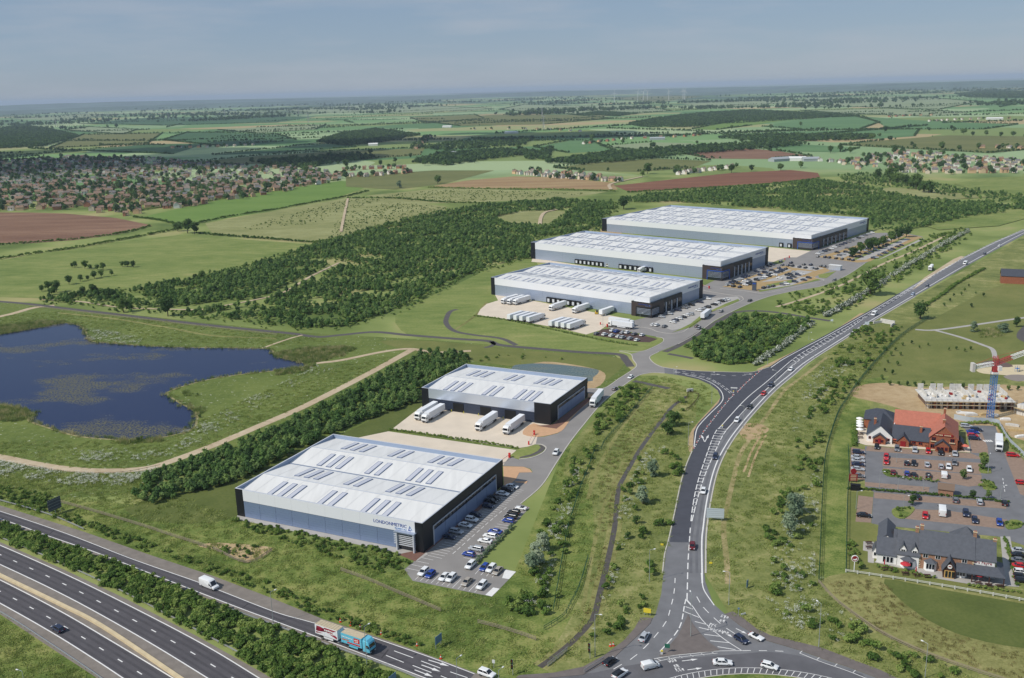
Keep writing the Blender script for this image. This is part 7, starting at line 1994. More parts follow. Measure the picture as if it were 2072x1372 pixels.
b = MB(); b.box((21.6 * k, -3.72, 1.25), (2.6, .12, 2.3)); o = b.build('entrance_door', mat('oak_frame', srgb(196, 160, 96), 0.6), t)
for i in range(3): b = MB(); b.box((20.8 * k + i * .85, -3.8, 1.3), (.62, .06, 1.9)); b.build('pane', C_GLASS, o)
b = MB(); b.tube((21.6 * k, -3.75, 3.7), (21.6 * k, -3.9, 3.7), .6, n=14); b.build('emblem', RENDERW, t); b = MB(); b.box((21.6 * k, -3.93, 3.82), (.7, .04, .3)); b.build('emblem_mark', PUBRED, t)
b = MB(); x0, x1 = 23.5 * k, 37.2 * k      # veranda roof
b.face([(x0, -4.2, 2.7), (x1, -4.2, 2.7), (x1 - 2.0, .25, 3.6), (x0, .25, 3.6)]); b.face([(x1, -4.2, 2.7), (x1, 5.5, 2.7), (x1 - 2.0, 4.5, 3.6), (x1 - 2.0, .25, 3.6)])
b.face([(x0, -4.2, 2.55), (x0, .25, 3.45), (x1 - 2.0, .25, 3.45), (x1, -4.2, 2.55)]); b.face([(x0, -4.2, 2.55), (x1, -4.2, 2.55), (x1, -4.2, 2.7), (x0, -4.2, 2.7)])
b.build('veranda_roof', SLATE, t)
for x in (28.0, 32.8, 36.8):
    b = MB(); b.box((x * k, -3.9, 1.3), (.3, .3, 2.6)); b.build('veranda_post', DWOOD, t)
b = MB(); b.box((30.6 * k, -.1, 1.1), (7.4, .1, 1.6)); b.build('veranda_wall', RENDERW, t)
lettering('Brewers Fayre', 1.25, t, (33.6 * k, .2, 4.05), (math.pi / 2, 0, 0), PUBRED, ext=.03)
b = MB(); b.box((31.4 * k, .27, 4.45), (5.6 * k, .06, 1.2)); b.build('sign_board', RENDERW, t)
chimney(t, 13.2 * k, 5.8, 8.6, 11.0, BRICK2); chimney(t, 28.6 * k, 5.8, 8.6, 11.0, BRICK2); chimney(t, 11.8 * k, 5.6, 8.0, 10.2, BRICK2); chimney(t, 34.3 * k, 5.5, 6, 9.6, BRICK2)

# brick store, red totem sign, round pole sign, dark shed, sheds
def simple_house(px, hd, w, d, ze, zr, wm, rm, name, label, cat, group=None, axis='x'):
    p = P(*px); o = thing(name, label, cat, (p.x, p.y, 0), hd, group)
    gable(o, -w / 2, w / 2, -d / 2, d / 2, ze, zr, axis, wm, rm)
    return o
simple_house((1913,1000), math.atan2(d1.y, d1.x), 4.6, 4.0, 2.6, 3.9, BRICK2, mat('brown_tile', srgb(120, 100, 84), 0.8), 'brick_store', 'small brick store with a brown tiled roof in the hedge', 'shed')
p = P(1726, 976); t = thing('totem_sign', 'tall red pub totem sign with a round top and small print', 'sign', (p.x, p.y, 0), side + .15)
b = MB(); b.box((0, 0, 1.9), (2.8, .3, 2.6)); b.build('sign_board', PUBRED, t)
b = MB(); b.tube((0, -.16, 4.2), (0, .16, 4.2), 1.0, n=14); b.build('sign_head', PUBRED, t)
for z in (1.0, 1.6, 2.2, 2.8): b = MB(); b.box((0, -.17, z), (2.0, .04, .22)); b.build('print_line', CREAM, t)
for x in (-1.2, 1.2): b = MB(); b.box((x, 0, .3), (.16, .16, .6)); b.build('post', DWOOD, t)
p = P(1730.5, 991.5); t = thing('bin_store', 'black boarded bin store beside the hedge', 'shed', (p.x, p.y, 0), side); b = MB(); b.box((0, 0, 1.0), (3.2, 1.6, 2.0)); b.build('box', C_BLACK, t); b = MB(); b.box((0, 0, 2.05), (3.4, 1.8, .1)); b.build('lid', C_DOOR, t)
p = P(1728, 1157); h_ = height_at((1728, 1157), 1130); t = thing('round_sign', 'round white and dark red pub sign on a white pole', 'sign', (p.x, p.y, 0), side + .1)
b = MB(); b.tube((0, 0, 0), (0, 0, h_ - .9), .13); b.build('pole', WOODW, t)
b = MB(); b.tube((0, -.12, h_), (0, .12, h_), 1.0, n=20); b.build('disc', WOODW, t)
b = MB(); b.tube((0, -.15, h_), (0, .15, h_), .82, n=20); b.build('red_face', PUBRED, t)
b = MB(); b.face([(-.65, -.17, h_ - .1), (-.3, -.17, h_ - .5), (.2, -.17, h_ - .55), (.62, -.17, h_ - .25), (.5, -.17, h_ + .3), (.3, -.17, h_), (-.2, -.17, h_ - .15)]); b.build('emblem', WOODW, t)

# parasols, picnic benches, planters
def parasol(px, m, label, r=1.5, open_=True):
    p = P(*px); t = thing('parasol', label, 'parasol', (p.x, p.y, .08), 0, 'pub garden parasols')
    b = MB(); b.tube((0, 0, 0), (0, 0, 2.5), .04); b.build('pole', WOODW, t)
    b = MB(); b.lathe([(r, 1.95), (r * .55, 2.3), (.04, 2.55)] if open_ else [(.2, .9), (.16, 1.8), (.04, 2.5)], 8); b.build('canopy', m, t)
for y in (853, 858.5, 863, 868, 875): parasol((1739, y + 3), PARASOL_W, 'open white parasol on the pale side terrace of the red roofed pub')
for x, y in ((1831, 1154), (1980, 1176)): parasol((x, y), PARASOL_R, 'open red parasol on the slate roofed pub terrace')
for x, y in ((1789, 1148), (1853, 1162)): parasol((x, y), PARASOL_R, 'closed red parasol by the slate roofed pub', open_=False)
for x, y in ((1810, 897), (1888, 904), (1927, 902), (1952, 912)): parasol((x, y), PARASOL_P, 'open salmon parasol in front of the red roofed pub')
for x, y in ((1794, 898), (1902, 906), (1920, 908), (1936, 910), (1858, 903)): parasol((x, y), PARASOL_P, 'closed salmon parasol in front of the red roofed pub', open_=False)
def bench(px):
    p = P(*px); t = thing('picnic_bench', 'dark wooden picnic bench on a pub terrace', 'bench', (p.x, p.y, .08), side + (px[0] % 5) * .1, 'picnic benches')
    b = MB(); b.box((0, 0, .74), (1.8, .75, .06)); b.build('table_top', DWOOD, t)
    for sy in (-1, 1):
        b = MB(); b.box((0, sy * .75, .45), (1.8, .28, .05)); b.build('seat', DWOOD, t)
        b = MB(); b.tube((sy * .7, -.8, 0), (sy * .7, .3, .74), .05); b.tube((sy * .7, .8, 0), (sy * .7, -.3, .74), .05); b.build('leg', DWOOD, t)
for px in ((1758,1101),(1758,1110),(1789,1153),(1807,1154),(1831,1163),(1854,1166),(1876,1168),(1979,1183),(2000,1187),(2022,1189),(1785,896),(1797,897),(1808,898),(1820,899),(1845,901),(1852,902),(1868,903),(1876,905),(1892,906),(1905,908),(1916,909),(1930,911),(1945,912),(1741,880),(1741,887)): bench(px)

# ---------- building site
O3 = P(1874, 826); d3 = P(2052, 829) - O3; a3_ = math.atan2(d3.y, d3.x); L3 = d3.length
t = thing('half_built_block', 'half built concrete block with scaffolding beside the crane', 'building', O3, a3_)
DP = 17.0
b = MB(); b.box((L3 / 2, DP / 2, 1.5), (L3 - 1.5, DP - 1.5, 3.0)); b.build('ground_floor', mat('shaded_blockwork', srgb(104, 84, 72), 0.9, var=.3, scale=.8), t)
for i in range(14):
    b = MB(); b.box((1 + i * (L3 - 2) / 13, .2, 1.45), (.9, .8, 2.9)); b.build('pier', BRICK if i % 2 else CONCRETE, t)
b = MB(); b.box((L3 / 2, DP / 2, 3.15), (L3 + 1, DP, .3)); b.build('floor_slab', CONCRETE, t)
rr_ = random.Random(4)
for i in range(9):
    x = 2 + i * (L3 - 4) / 8
    b = MB(); b.box((x + rr_.uniform(-.8, .8), DP * .6, 3.3 + rr_.uniform(.4, 1.3)), (.35, DP * rr_.uniform(.3, .7), 2.0)); b.box((x + rr_.uniform(-1, 1), DP * .9, 4.9), (2.4, .3, 3.2)); b.build('cross_wall', CONCRETE, t)
for i in range(34):
    b = MB(); b.box((rr_.uniform(2, L3 - 2), rr_.uniform(2, DP - 3), 3.6), (rr_.uniform(.8, 2.2), rr_.uniform(.6, 1.4), rr_.uniform(.4, 1.0)), rr_.uniform(0, 3)); b.build('material_pallet', [CONCRETE, PLANK, RENDERW, PUBRED][i % 4], t)
b = MB()
for i in range(18):
    x = -.5 + i * (L3 + 1) / 17
    for y in (-1.6, -.5): b.tube((x, y, 0), (x, y, 4.6), .06, n=4)
for z in (1.9, 3.6, 4.5): b.tube((-.5, -1.6, z), (L3 + .5, -1.6, z), .05, n=4)
o = b.build('scaffold', GALV, t)
for z in (1.95, 3.35): b = MB(); b.box((L3 / 2, -1.05, z), (L3 + 1, 1.1, .06)); b.build('scaffold_deck', PLANK, t)
t2 = thing('half_built_block', 'grey block walls and scaffolding of the second building phase', 'building', P(2056, 838), a3_ - .9)
b = MB(); b.box((12, 6, 2.2), (24, 12, 4.4)); b.build('wall', CONCRETE, t2); b = MB(); b.box((12, -.9, 3.0), (25, 1.2, .08)); b.build('scaffold_deck', PLANK, t2)
b = MB()
for i in range(10): b.tube((i * 2.6, -1.5, 0), (i * 2.6, -1.5, 5.2), .06, n=4)
b.build('scaffold', GALV, t2)
for i, (x, y, w, c) in enumerate([(1955,838,7,'w'),(1965,841,5,'c'),(2012,842,3,'w'),(1990,840,3,'p'),(2034,850,4,'w'),(2048,862,5,'c'),(2056,872,6,'p'),(1940,836,2,'c'),(1975,847,3,'p'),(2064,885,4,'w')]):
    p = P(x, y); b = MB(); b.box((0, 0, .35), (w, 1.2, .7)); b.box((0.3, 0, .8), (w * .7, 1.0, .2))
    b.build('material_stack', {'w': RENDERW, 'c': CONCRETE, 'p': PLANK}[c], None, loc=(p.x, p.y, .05), rz=rr_.uniform(-.6, .4), label='stack of building material lying on the bare site ground', cat='stack', group='building material stacks')
hl = catmull(PP([(1930,848),(1962,854),(2014,858),(2024,868),(2040,895),(2060,915),(2090,945)]), 5)
b = MB(); wall_strip(b, [p - hl[0] for p in hl], .12, 0, 2.2); b.build('hoarding', mat('grey_hoarding', srgb(176, 184, 190), .6), None, loc=hl[0], label='pale grey hoarding fence between the pub and the building site', cat='fence')

# tower crane
BLUE = mat('crane_blue', srgb(66, 116, 176), .5); CRED = mat('crane_red', srgb(170, 62, 64), .6); CWHITE = mat('crane_white', srgb(226, 226, 224), .5)
cb = P(2003, 846); ch = height_at((2003, 846), 742)
t = thing('tower_crane', 'blue lattice tower crane with a red and white jib above the building site', 'crane', cb, 0)
def lattice(b, a, c, w, n, r=.09):
    a, c = Vector(a), Vector(c); d = (c - a).normalized(); u = d.cross(Vector((0, 0, 1)) if abs(d.z) < .9 else Vector((0, 1, 0))).normalized(); v = d.cross(u)
    cs = [(u * sx_ + v * sy_) * w / 2 for sx_, sy_ in ((-1, -1), (1, -1), (1, 1), (-1, 1))]
    for q in cs: b.tube(a + q, c + q, r, n=4)
    for i in range(n):
        p0, p1 = a.lerp(c, i / n), a.lerp(c, (i + 1) / n)
        for j in range(4): b.tube(p0 + cs[j], p1 + cs[(j + 1) % 4], r * .6, n=4); b.tube(p0 + cs[j], p0 + cs[(j + 1) % 4], r * .6, n=4)
b = MB(); lattice(b, (0, 0, 0), (0, 0, ch - 3), 1.9, 16, .13); b.build('mast', BLUE, t)
b = MB(); b.box((0, 0, ch - 2.6), (2.4, 2.4, .7)); b.build('slewing_collar', CWHITE, t)
b = MB(); b.box((0, 0, ch - 1.0), (1.8, 1.8, 2.2)); lattice(b, (0, 0, ch), (0, 0, ch + 4.5), 1.5, 4, .12); b.build('slewing_tower', CRED, t)
jd = Vector((1, .05, .34)).normalized(); cj = Vector((-1, -.05, -.14)).normalized(); top = Vector((0, 0, ch + 1.5))
b = MB(); lattice(b, top + jd * 1, top + jd * 7, 1.4, 5, .12); b.build('jib_foot', CRED, t)
b = MB(); lattice(b, top + jd * 7, top + jd * 36, 1.4, 22, .11); b.build('jib', CWHITE, t)
b = MB(); lattice(b, top + cj * 1, top + cj * 9, 1.3, 6, .12); b.build('counter_jib', CWHITE, t)
e = top + cj * 9.5; b = MB(); b.box(e, (1.2, 2.2, 3.6)); b.build('counterweight', mat('ballast', srgb(200, 196, 190), .8), t)
b = MB(); b.tube(top + Vector((0, 0, 3)), e + Vector((0, 0, 1)), .07, n=4); b.tube(top + Vector((0, 0, 3)), top + jd * 22, .05, n=4); b.build('stay', CRED, t)
b = MB(); b.box((1.3, -1.2, ch - .4), (1.4, 1.4, 1.9)); b.build('operator_cab', CWHITE, t)

# ---------- lamp posts
POLE = mat('lamp_column', srgb(168, 174, 172), .5, .3)
_lp = {}
def lamp(base, ty, label, hd=0.0, h=None, group=None, arm=1.2):
    h = h or height_at(base, ty); p = P(*base)
    t = thing('lamp_post', label, 'lamp post', (p.x, p.y, 0), hd, group)
    b = MB(); b.tube((0, 0, 0), (0, 0, h * .2), .12, .11, 8); b.tube((0, 0, h * .2), (0, 0, h), .085, .06, 8); b.build('column', POLE, t)
    b = MB(); b.tube((0, 0, h), (arm, 0, h + .15), .05, .05, 6); b.build('arm', POLE, t)
    b = MB(); b.lathe([(.1, -.08), (.26, 0), (.2, .1), (.05, .14)], 8); o = b.build('lamp_head', CWHITE, t); o.location = (arm + .3, 0, h + .12); o.scale = (1.6, .8, 1)
gl_ = 'tall lamp columns along the roads'
for (bx, by), ty, hd, lb in [((553,1261),1198,.7,'tall lamp post rising from the slip road barrier behind the white van'), ((1397.5,1288.5),1203,1.6,'tall lamp post standing on the triangular splitter island'), ((1204,1330),1243,-.3,'tall lamp post beside the traffic lights and stream bank'), ((1474.5,1223.7),1158,2.9,'tall lamp post on the grass right beside the curved exit'), ((1656.5,1310.5),1222,2.0,'tall lamp post at the roundabout footway scrub'), ((1871.5,1372),1303,2.2,'tall lamp post before the dry mown field'), ((743,1354.5),1268,.8,'tall lamp post in front of the blue lorry'), ((1314,1177),1113,.2,'lamp post with a warning triangle beside the worn lane start'),
      ((1504,867),822,2.6,'lamp post opposite the end of the central island'), ((1569,790),750,2.6,'lamp post beside the red hatchback on the main road'), ((1438,780),754,0,'lamp post inside the dark side road curve'), ((1440,817),774.6,0,'lamp post on the bare soil corner of the side road'), ((1392.5,902),854.7,0,'lamp post where the coned lane ends'), ((1363,758),743,0,'lamp post at the mouth of the estate road'), ((1553,738),721,-1,'lamp post beside the blossom hedge corner'), ((1636.5,688),672,-1,'lamp post on the bare bank above the hatching'), ((1647,725.5),688,2.5,'lamp post on the grass below the hatching'),
      ((1220,662),638,0,'slim lamp post beside the lorry yard barrier'), ((1295,678),634,0,'slim lamp post on the dark paved lot'), ((1779,988),955,0,'pub car park lamp left of the brick store row'), ((1816.7,991.6),966.5,0,'pub car park lamp by the lower kerb'), ((1868,991.6),962,0,'pub car park lamp near the brick store'), ((1814,936),914,0,'pub car park lamp by the two red cars'), ((1912.7,939.5),923,0,'pub car park lamp between white cars'), ((1827.5,957.5),933,0,'pub car park lamp beside the blue hatchback'), ((1999,957.5),920.7,1,'pub car park lamp by the dark purple tree'), ((1732,1030),994,0,'pub car park lamp on the mown corner lawn'), ((1828,1030),1004,0,'pub car park lamp on the teardrop bed'), ((2024,1010),983,0,'pub car park lamp at the entrance road')]:
    lb = lb.replace(' left of', ' near').replace(' right beside', ' beside')
    lamp((bx, by), ty, lb, hd, None, gl_)
lamp((926.5, 1405), 0, 'lamp post near the white car at the slip road end', .8, 9.5, gl_); lamp((57, 1430), 0, 'lamp post on the steep grass bank below the motorway', 2.8, 9.5, gl_); lamp((1011, 1430), 0, 'lamp post beside the traffic lights at the slip road end', .8, 9.5, gl_)

# ---------- road signs, lights, cones, bollards
SIGNB = mat('sign_back', srgb(196, 206, 212), .6); SIGND = mat('sign_back_dark', srgb(70, 76, 88), .5); SIGNG = mat('sign_green', srgb(40, 104, 84), .5); SIGNY = mat('sign_yellow', srgb(228, 206, 60), .5); SIGNBL = mat('sign_blue_grey', srgb(96, 126, 150), .5)
def sign(base, label, w, h, z0, m, hd, posts=2, ribs=0):
    p = P(*base); t = thing('road_sign', label, 'sign', (p.x, p.y, 0), hd)
    b = MB(); b.box((0, 0, z0 + h / 2), (w, .08, h)); b.build('sign_board', m, t)
    for i in range(posts):
        x = 0 if posts == 1 else -w / 2 + w * .12 + i * (w * .76) / (posts - 1)
        b = MB(); b.tube((x, .12, 0), (x, .12, z0 + h), .08); b.build('post', POLE, t)
    for i in range(ribs): b = MB(); b.box((0, .09, z0 + h * (i + .5) / ribs), (w, .08, .07)); b.box((0, -.07, z0 + h * (i + .5) / ribs), (w, .06, .07)); b.build('rib', POLE, t)
sign((1447,1054), 'large grey backed direction sign on two posts beside the main road', 5.6, 3.4, 1.0, SIGNB, side + .06, 2, 5)
sign((113,1040), 'large dark backed motorway direction sign on three posts', 5.2, 4.2, 1.6, SIGND, 1.1, 3, 4)
sign((888,1309), 'blue grey direction sign on two posts at the slip road', 2.8, 2.2, 1.2, SIGNBL, 1.0, 2)
sign((795,1392), 'blue grey sign on posts below the slip road barrier', 2.8, 2.2, 1.4, SIGNBL, 1.0, 2)
sign((1309.5,1246), 'plain yellow temporary sign on the verge grass', 2.0, 1.3, .9, SIGNY, side - .1, 2)
sign((1339.5,1104), 'small yellow board lying on the verge at the surface joint', .9, .6, .1, SIGNY, side, 1); sign((1438,1142), 'small yellow board on the verge across the road', .9, .6, .2, SIGNY, side, 1)
sign((1350,1321), 'green and yellow direction sign on the splitter island', 1.3, 1.1, 1.4, SIGNG, side, 1)
sign((1485,793), 'white chevron board at the side road mouth', 3.0, .5, 1.7, CWHITE, side, 2)
sign((1683,654), 'pale sign board on the main road verge by the path', 1.4, 1.2, 1.2, SIGNB, side, 2); sign((1754,660), 'grey sign board on the verge near the bare hollow', 2.4, 1.6, 1.0, SIGNB, side, 2)
sign((1494,1248), 'blue topped footpath sign on the footway end', .5, .5, 2.2, SIGNBL, side, 1); sign((1504,1246), 'low white and black street name board', 1.5, .4, .4, CWHITE, side + .6, 2)
sign((1512,1190), 'blue and orange advertising board lying in the shrubs', 1.2, 2.2, .3, SIGNBL, side + 1.2, 1)
sign((999,1352), 'small white and red roadside marker sign', .7, .9, 1.4, CWHITE, side, 1)
def traffic_light(base, label, hd):
    p = P(*base); t = thing('traffic_light', label, 'traffic light', (p.x, p.y, .1), hd)
    b = MB(); b.tube((0, 0, 0), (0, 0, 4.2), .09); b.build('pole', POLE, t)
    for z in (3.6, 2.2):
        b = MB(); b.box((-.25, 0, z), (.45, .35, 1.1)); o = b.build('signal_head', C_DOOR, t)
        for i, c in enumerate(((120, 24, 20), (120, 90, 20), (20, 80, 40))):
            b = MB(); b.tube((-.25, -.17, z + .34 - i * .34), (-.25, -.24, z + .34 - i * .34), .12, n=8); b.build('lens', mat('lens%d' % i, srgb(*c), .3), o)
traffic_light((1194,1333), 'black double traffic light on the footway beside the stream bank', side); traffic_light((1038,1366), 'black traffic light at the end of the slip road', side + .4)
b = MB(); b.lathe([(.30, 0), (.30, .06), (.19, .07), (.15, .3)], 8, mi=0); b.lathe([(.15, .3), (.11, .55)], 8, mi=1); b.lathe([(.11, .55), (.05, .85)], 8, mi=0)
CONE = b.mesh('traffic_cone', [mat('cone_orange', srgb(206, 70, 36), .6), CWHITE])
def cone(px, label, s=1.0):
    p = P(*px); o = link('traffic_cone', CONE, None, (p.x, p.y, .072), 0, label, 'cone', 'traffic cones'); o.scale = (s, s, s)
cl_ = resample(curve_px([(1404,907),(1420,879),(1440,852),(1462,824),(1478,805),(1488,796)]), 6.5)
for q in cl_: cone(PX(q), 'orange and white cone in the line along the coned side lane')
for q in resample(curve_px([(1493,793),(1508,777),(1526,761),(1546,744)]), 5.0): cone(PX(q), 'orange and white cone in the line across the side road mouth')
for x, y in ((689,1259),(710,1266),(729,1272),(771.5,1284),(844,1307),(892,1333)): cone((x, y), 'orange and white cone on the dry verge beside the slip road', 1.35)
for x, y in ((1235,1308),(1241,1307)): cone((x, y), 'orange and white cone of the pair on the footway grass', 1.35)
def bollard(px, label):
    p = P(*px); t = thing('bollard', label, 'bollard', (p.x, p.y, .15)); b = MB(); b.box((0, 0, .4), (.5, .3, .8)); b.build('base', CWHITE, t); b = MB(); b.box((0, -.02, .95), (.55, .32, .4)); b.build('face', SIGNY, t)
bollard((1339,1325), 'yellow keep left bollard at the corner of the splitter island'); bollard((1461.5,866), 'yellow keep left bollard at the end of the long central island'); bollard((1484,796), 'yellow keep left bollard in the side road mouth')

# yard barriers
RED = mat('barrier_red', srgb(204, 36, 34), .5)
def barrier(a, c, label):
    p, q = P(*a), P(*c); t = thing('yard_barrier', label, 'barrier', (p.x, p.y, .1), math.atan2(q.y - p.y, q.x - p.x)); L_ = (q - p).length
    b = MB(); b.box((0, 0, .9), (.7, .7, 1.8)); b.build('cabinet', RED, t)
    b = MB(); b.box((L_, 0, .7), (.5, .5, 1.4)); b.build('rest_post', RED, t)
    for i in range(10): b = MB(); b.box((L_ * (i + .5) / 10, 0, 1.15), (L_ / 10, .12, .16)); b.build('boom_section', RED if i % 2 else CWHITE, t)
barrier((1081,880), (1070,900), 'red and white barrier arm at the yard of the navy walled warehouse'); barrier((1031,926), (1014,938), 'red and white barrier arm at the yard of the nearest warehouse'); barrier((1229,662), (1215,657), 'red and white barrier at the busy lorry yard gate'); barrier((1435,584), (1422,580), 'red barrier at the gate below the blue framed pod'); barrier((1597,522), (1588,526), 'red barrier at the yard gate of the largest warehouse')
p = P(1690, 546); t = thing('cabin', 'white flat roofed cabin on the grass by the estate road loop', 'cabin', (p.x, p.y, .1), a3); b = MB(); b.box((0, 0, 1.7), (9, 4, 3.4)); b.build('wall', C_SILVER, t); b = MB(); b.box((0, 0, 3.5), (9.4, 4.4, .2)); b.build('roof', C_ROOF, t)
p = P(1526, 588); t = thing('totem_sign', 'dark grey slab totem sign at the buff car park corner', 'sign', (p.x, p.y, .1), a3); b = MB(); b.box((0, 0, 3.0), (3.0, .6, 6.0)); b.build('slab', SIGND, t); b = MB(); b.box((0, -.32, 4.8), (2.4, .06, .8)); b.build('panel', C_LOGO, t)

# ---------- fences
FGREEN = mat('green_mesh', srgb(40, 84, 62), .6); FWOOD = mat('fence_wood', srgb(150, 138, 118), .9); FWHITE = mat('fence_white', srgb(208, 208, 200), .7)
def fence(px, label, m, h, step, rails, solid_=False, pw=.12):
    l = catmull(PP(px), 4); o0 = l[0]; t = thing('fence', label, 'fence', (o0.x, o0.y, 0)); q = [p - o0 for p in l]
    for z in rails: b = MB(); wall_strip(b, q, .06, z - .07, z + .07); b.build('rail', m, t)
    b = MB()
    for p in resample(q, step): b.box((p.x, p.y, h / 2), (pw, pw, h))
    b.build('post_row', m, t)['kind'] = 'stuff'
    if solid_:
        b = MB(); N_ = resample(q, 1.0)
        for i in range(len(N_)): b.box((N_[i].x, N_[i].y, h / 2), (.05, .05, h))
        b.build('mesh_wire', m, t)['kind'] = 'stuff'
fence([(1879,644),(1825,680),(1780,725),(1738,774),(1715,808),(1696,838),(1680,885),(1669,932),(1663,1020),(1660,1100),(1656,1180)], 'green mesh fence running downhill between roadside scrub and the pub', FGREEN, 1.9, 2.5, (.3, 1.1, 1.85), True)
fence([(1656,1180),(1680,1207),(1710,1233),(1777,1280),(1830,1307),(1879,1328),(1946,1352),(2014,1374),(2080,1395)], 'wooden post and rail fence round the dry mown field', FWOOD, 1.2, 2.4, (.5, .9, 1.15))
fence([(1711.5,1158),(1800,1171),(1900,1187),(2000,1204),(2090,1221)], 'low white topped fence along the lawn of the slate roofed pub', FWHITE, 1.0, 3.2, (.55, .9), pw=.28)
fence([(1716,905),(1718,960),(1715,1000),(1713,1080),(1711.5,1158)], 'green mesh fence along the side of both pub car parks', FGREEN, 1.6, 2.5, (.3, 1.5), True)
fence([(1203,914),(1190,950),(1173,993),(1160,1035),(1149,1071),(1140,1120),(1136,1142),(1128,1190),(1120,1236)], 'green wire fence through the scrub beside the near car park', FGREEN, 1.5, 2.5, (.7, 1.45), True)
fence([(1320,787),(1290,820),(1255,860),(1235,882),(1222,898),(1216,910),(1205,914)], 'green wire fence between scrub and the mown slope', FGREEN, 1.5, 2.5, (.7, 1.45), True)
fence([(1190,1130),(1172,1190),(1156,1222),(1142,1248),(1120,1264),(1100,1276)], 'short green wire fence above the culvert', FGREEN, 1.4, 2.5, (.7, 1.35), True)
fence([(122,1018),(194,1038),(300,1070),(332,1081),(419,1109)], 'grey wooden fence on the bank above the slip road', FWOOD, 1.3, 2.2, (.45, .85, 1.25))
fence([(432,1113),(501,1141),(551,1116)], 'wooden fence round the small bare planting plot', FWOOD, 1.2, 2.2, (.45, .85, 1.15))
fence([(690,1156),(745,1176),(800,1200),(850,1221),(892,1239)], 'wooden fence below the car park of the nearest warehouse', FWOOD, 1.3, 2.2, (.45, .85, 1.25))
fence([(967,1262),(1010,1273),(1050,1285),(1085,1297)], 'wooden fence ending near the culvert', FWOOD, 1.3, 2.2, (.45, .85, 1.25))
fence([(60,944),(128,956),(203,960),(260,957),(325,944)], 'dark fence posts along the outer bend of the gravel track', FWOOD, 1.0, 3.0, (.8,))
fence([(60,620),(236,641),(405,661),(560,678)], 'thin post fence along the lane above the lake', FWOOD, 1.0, 3.5, (.5, .9))
fence([(1108,1349),(1128,1333),(1149,1316)], 'grey railing over the culvert mouth', GALV, 1.1, .4, (.1, 1.05)); fence([(1182,1362),(1205,1348),(1222,1337)], 'grey pedestrian guard rail at the exit kerb', GALV, 1.1, .4, (.1, 1.05))
fence([(1368,818),(1390,806),(1392,796),(1414,800),(1404,818),(1388,832)], 'brown wooden fence round the outfall basin', DWOOD, 1.1, 1.8, (.5, 1.0))
p = P(1396, 793); t = thing('outfall', 'pale concrete outfall headwall at the top of the stream', 'headwall', (p.x, p.y, 0), .3); b = MB(); b.box((0, 0, .8), (3.2, .5, 1.6)); b.build('headwall', CONCRETE, t); b = MB(); b.tube((0, -.5, .6), (0, .2, .6), .45, n=10); b.build('pipe', C_DOOR, t)
p = P(1796, 655); t = thing('underpass', 'pale concrete underpass mouth below the main road', 'underpass', (p.x, p.y, 0), -.9); b = MB(); b.box((0, 0, 1.2), (9, .6, 2.4)); b.build('headwall', CONCRETE, t)
for sx_ in (-1, 1): b = MB(); b.box((sx_ * 4.6, -3, .7), (.5, 6, 1.4), sx_ * .3); b.build('wing_wall', CONCRETE, t)
p = P(2058, 752); t = thing('slide', 'blue slide and climbing frame on the playground sand', 'slide', (p.x, p.y, 0), .4)
b = MB(); b.box((0, 0, 1.6), (1.6, 1.6, .12)); [b.tube((x, y, 0), (x, y, 2.8), .07) for x in (-.7, .7) for y in (-.7, .7)]; b.build('frame', BLUE, t); b = MB(); b.face([(.8, -.4, 1.6), (.8, .4, 1.6), (4.2, .4, .2), (4.2, -.4, .2)]); b.build('chute', BLUE, t)

# ---------- houses
ROOFS = [mat('roof_%d' % i, srgb(*c), .85, var=.12, scale=.4) for i, c in enumerate([(134, 112, 96), (142, 116, 96), (116, 104, 96), (138, 126, 114), (116, 114, 114)])]
WALLS = [mat('wall_%d' % i, srgb(*c), .9, var=.1, scale=.4) for i, c in enumerate([(206, 172, 134), (212, 184, 148), (172, 120, 94), (230, 226, 218), (216, 202, 180)])]
def house_meshes(i):
    rr2 = random.Random(i); w, d, ze, zr = rr2.uniform(7.5, 10.5), rr2.uniform(6.5, 8), rr2.uniform(4.6, 5.4), 0; zr = ze + d * .34
    tmp = bpy.data.objects.new('tmp', None); COL.objects.link(tmp)
    gable(tmp, -w / 2, w / 2, -d / 2, d / 2, ze, zr, 'x', WALLS[i % 5], ROOFS[i % 5])
    if i % 2: gable(tmp, -w / 2 + .3, -w / 2 + 4.0, -d / 2 - 2.6, 0, ze - .4, ze + 1.4, 'y', WALLS[(i + 1) % 5], ROOFS[i % 5])
    b = MB(); b.box((w * .3, 0, zr + .3), (.8, .6, 1.6)); b.build('chimney', WALLS[2], tmp)
    for x in (-w * .28, w * .28):
        for z in (1.5, ze - 1.2):
            b = MB(); b.box((x, -d / 2 - .04, z), (1.3, .08, 1.2)); b.build('window', C_GLASS, tmp)
    return tmp
HP = [house_meshes(i) for i in range(10)]
HPOS = []
def fill_town(px, sx_, sy_, ang, seed, cols, prob=.8):
    poly = [(p.x, p.y) for p in PP(px)]; cx_, cy_ = sum(p[0] for p in poly) / len(poly), sum(p[1] for p in poly) / len(poly); r2 = random.Random(seed); ca, sa = math.cos(ang), math.sin(ang)
    for i in range(-90, 91):
        for j in range(-90, 91):
            u, v = i * sx_, j * sy_; u += r2.uniform(-2, 2); v += r2.uniform(-3, 3) + 6 * math.sin(u / 70)
            x, y = cx_ + ca * u - sa * v, cy_ + sa * u + ca * v
            if in_poly(np.array([x]), np.array([y]), poly)[0] and r2.random() < prob and j % 4 != 3 :
                HPOS.append((x, y, ang + r2.choice((0, 0, math.pi, math.pi / 2)) + r2.uniform(-.15, .15), r2.choice(cols)))
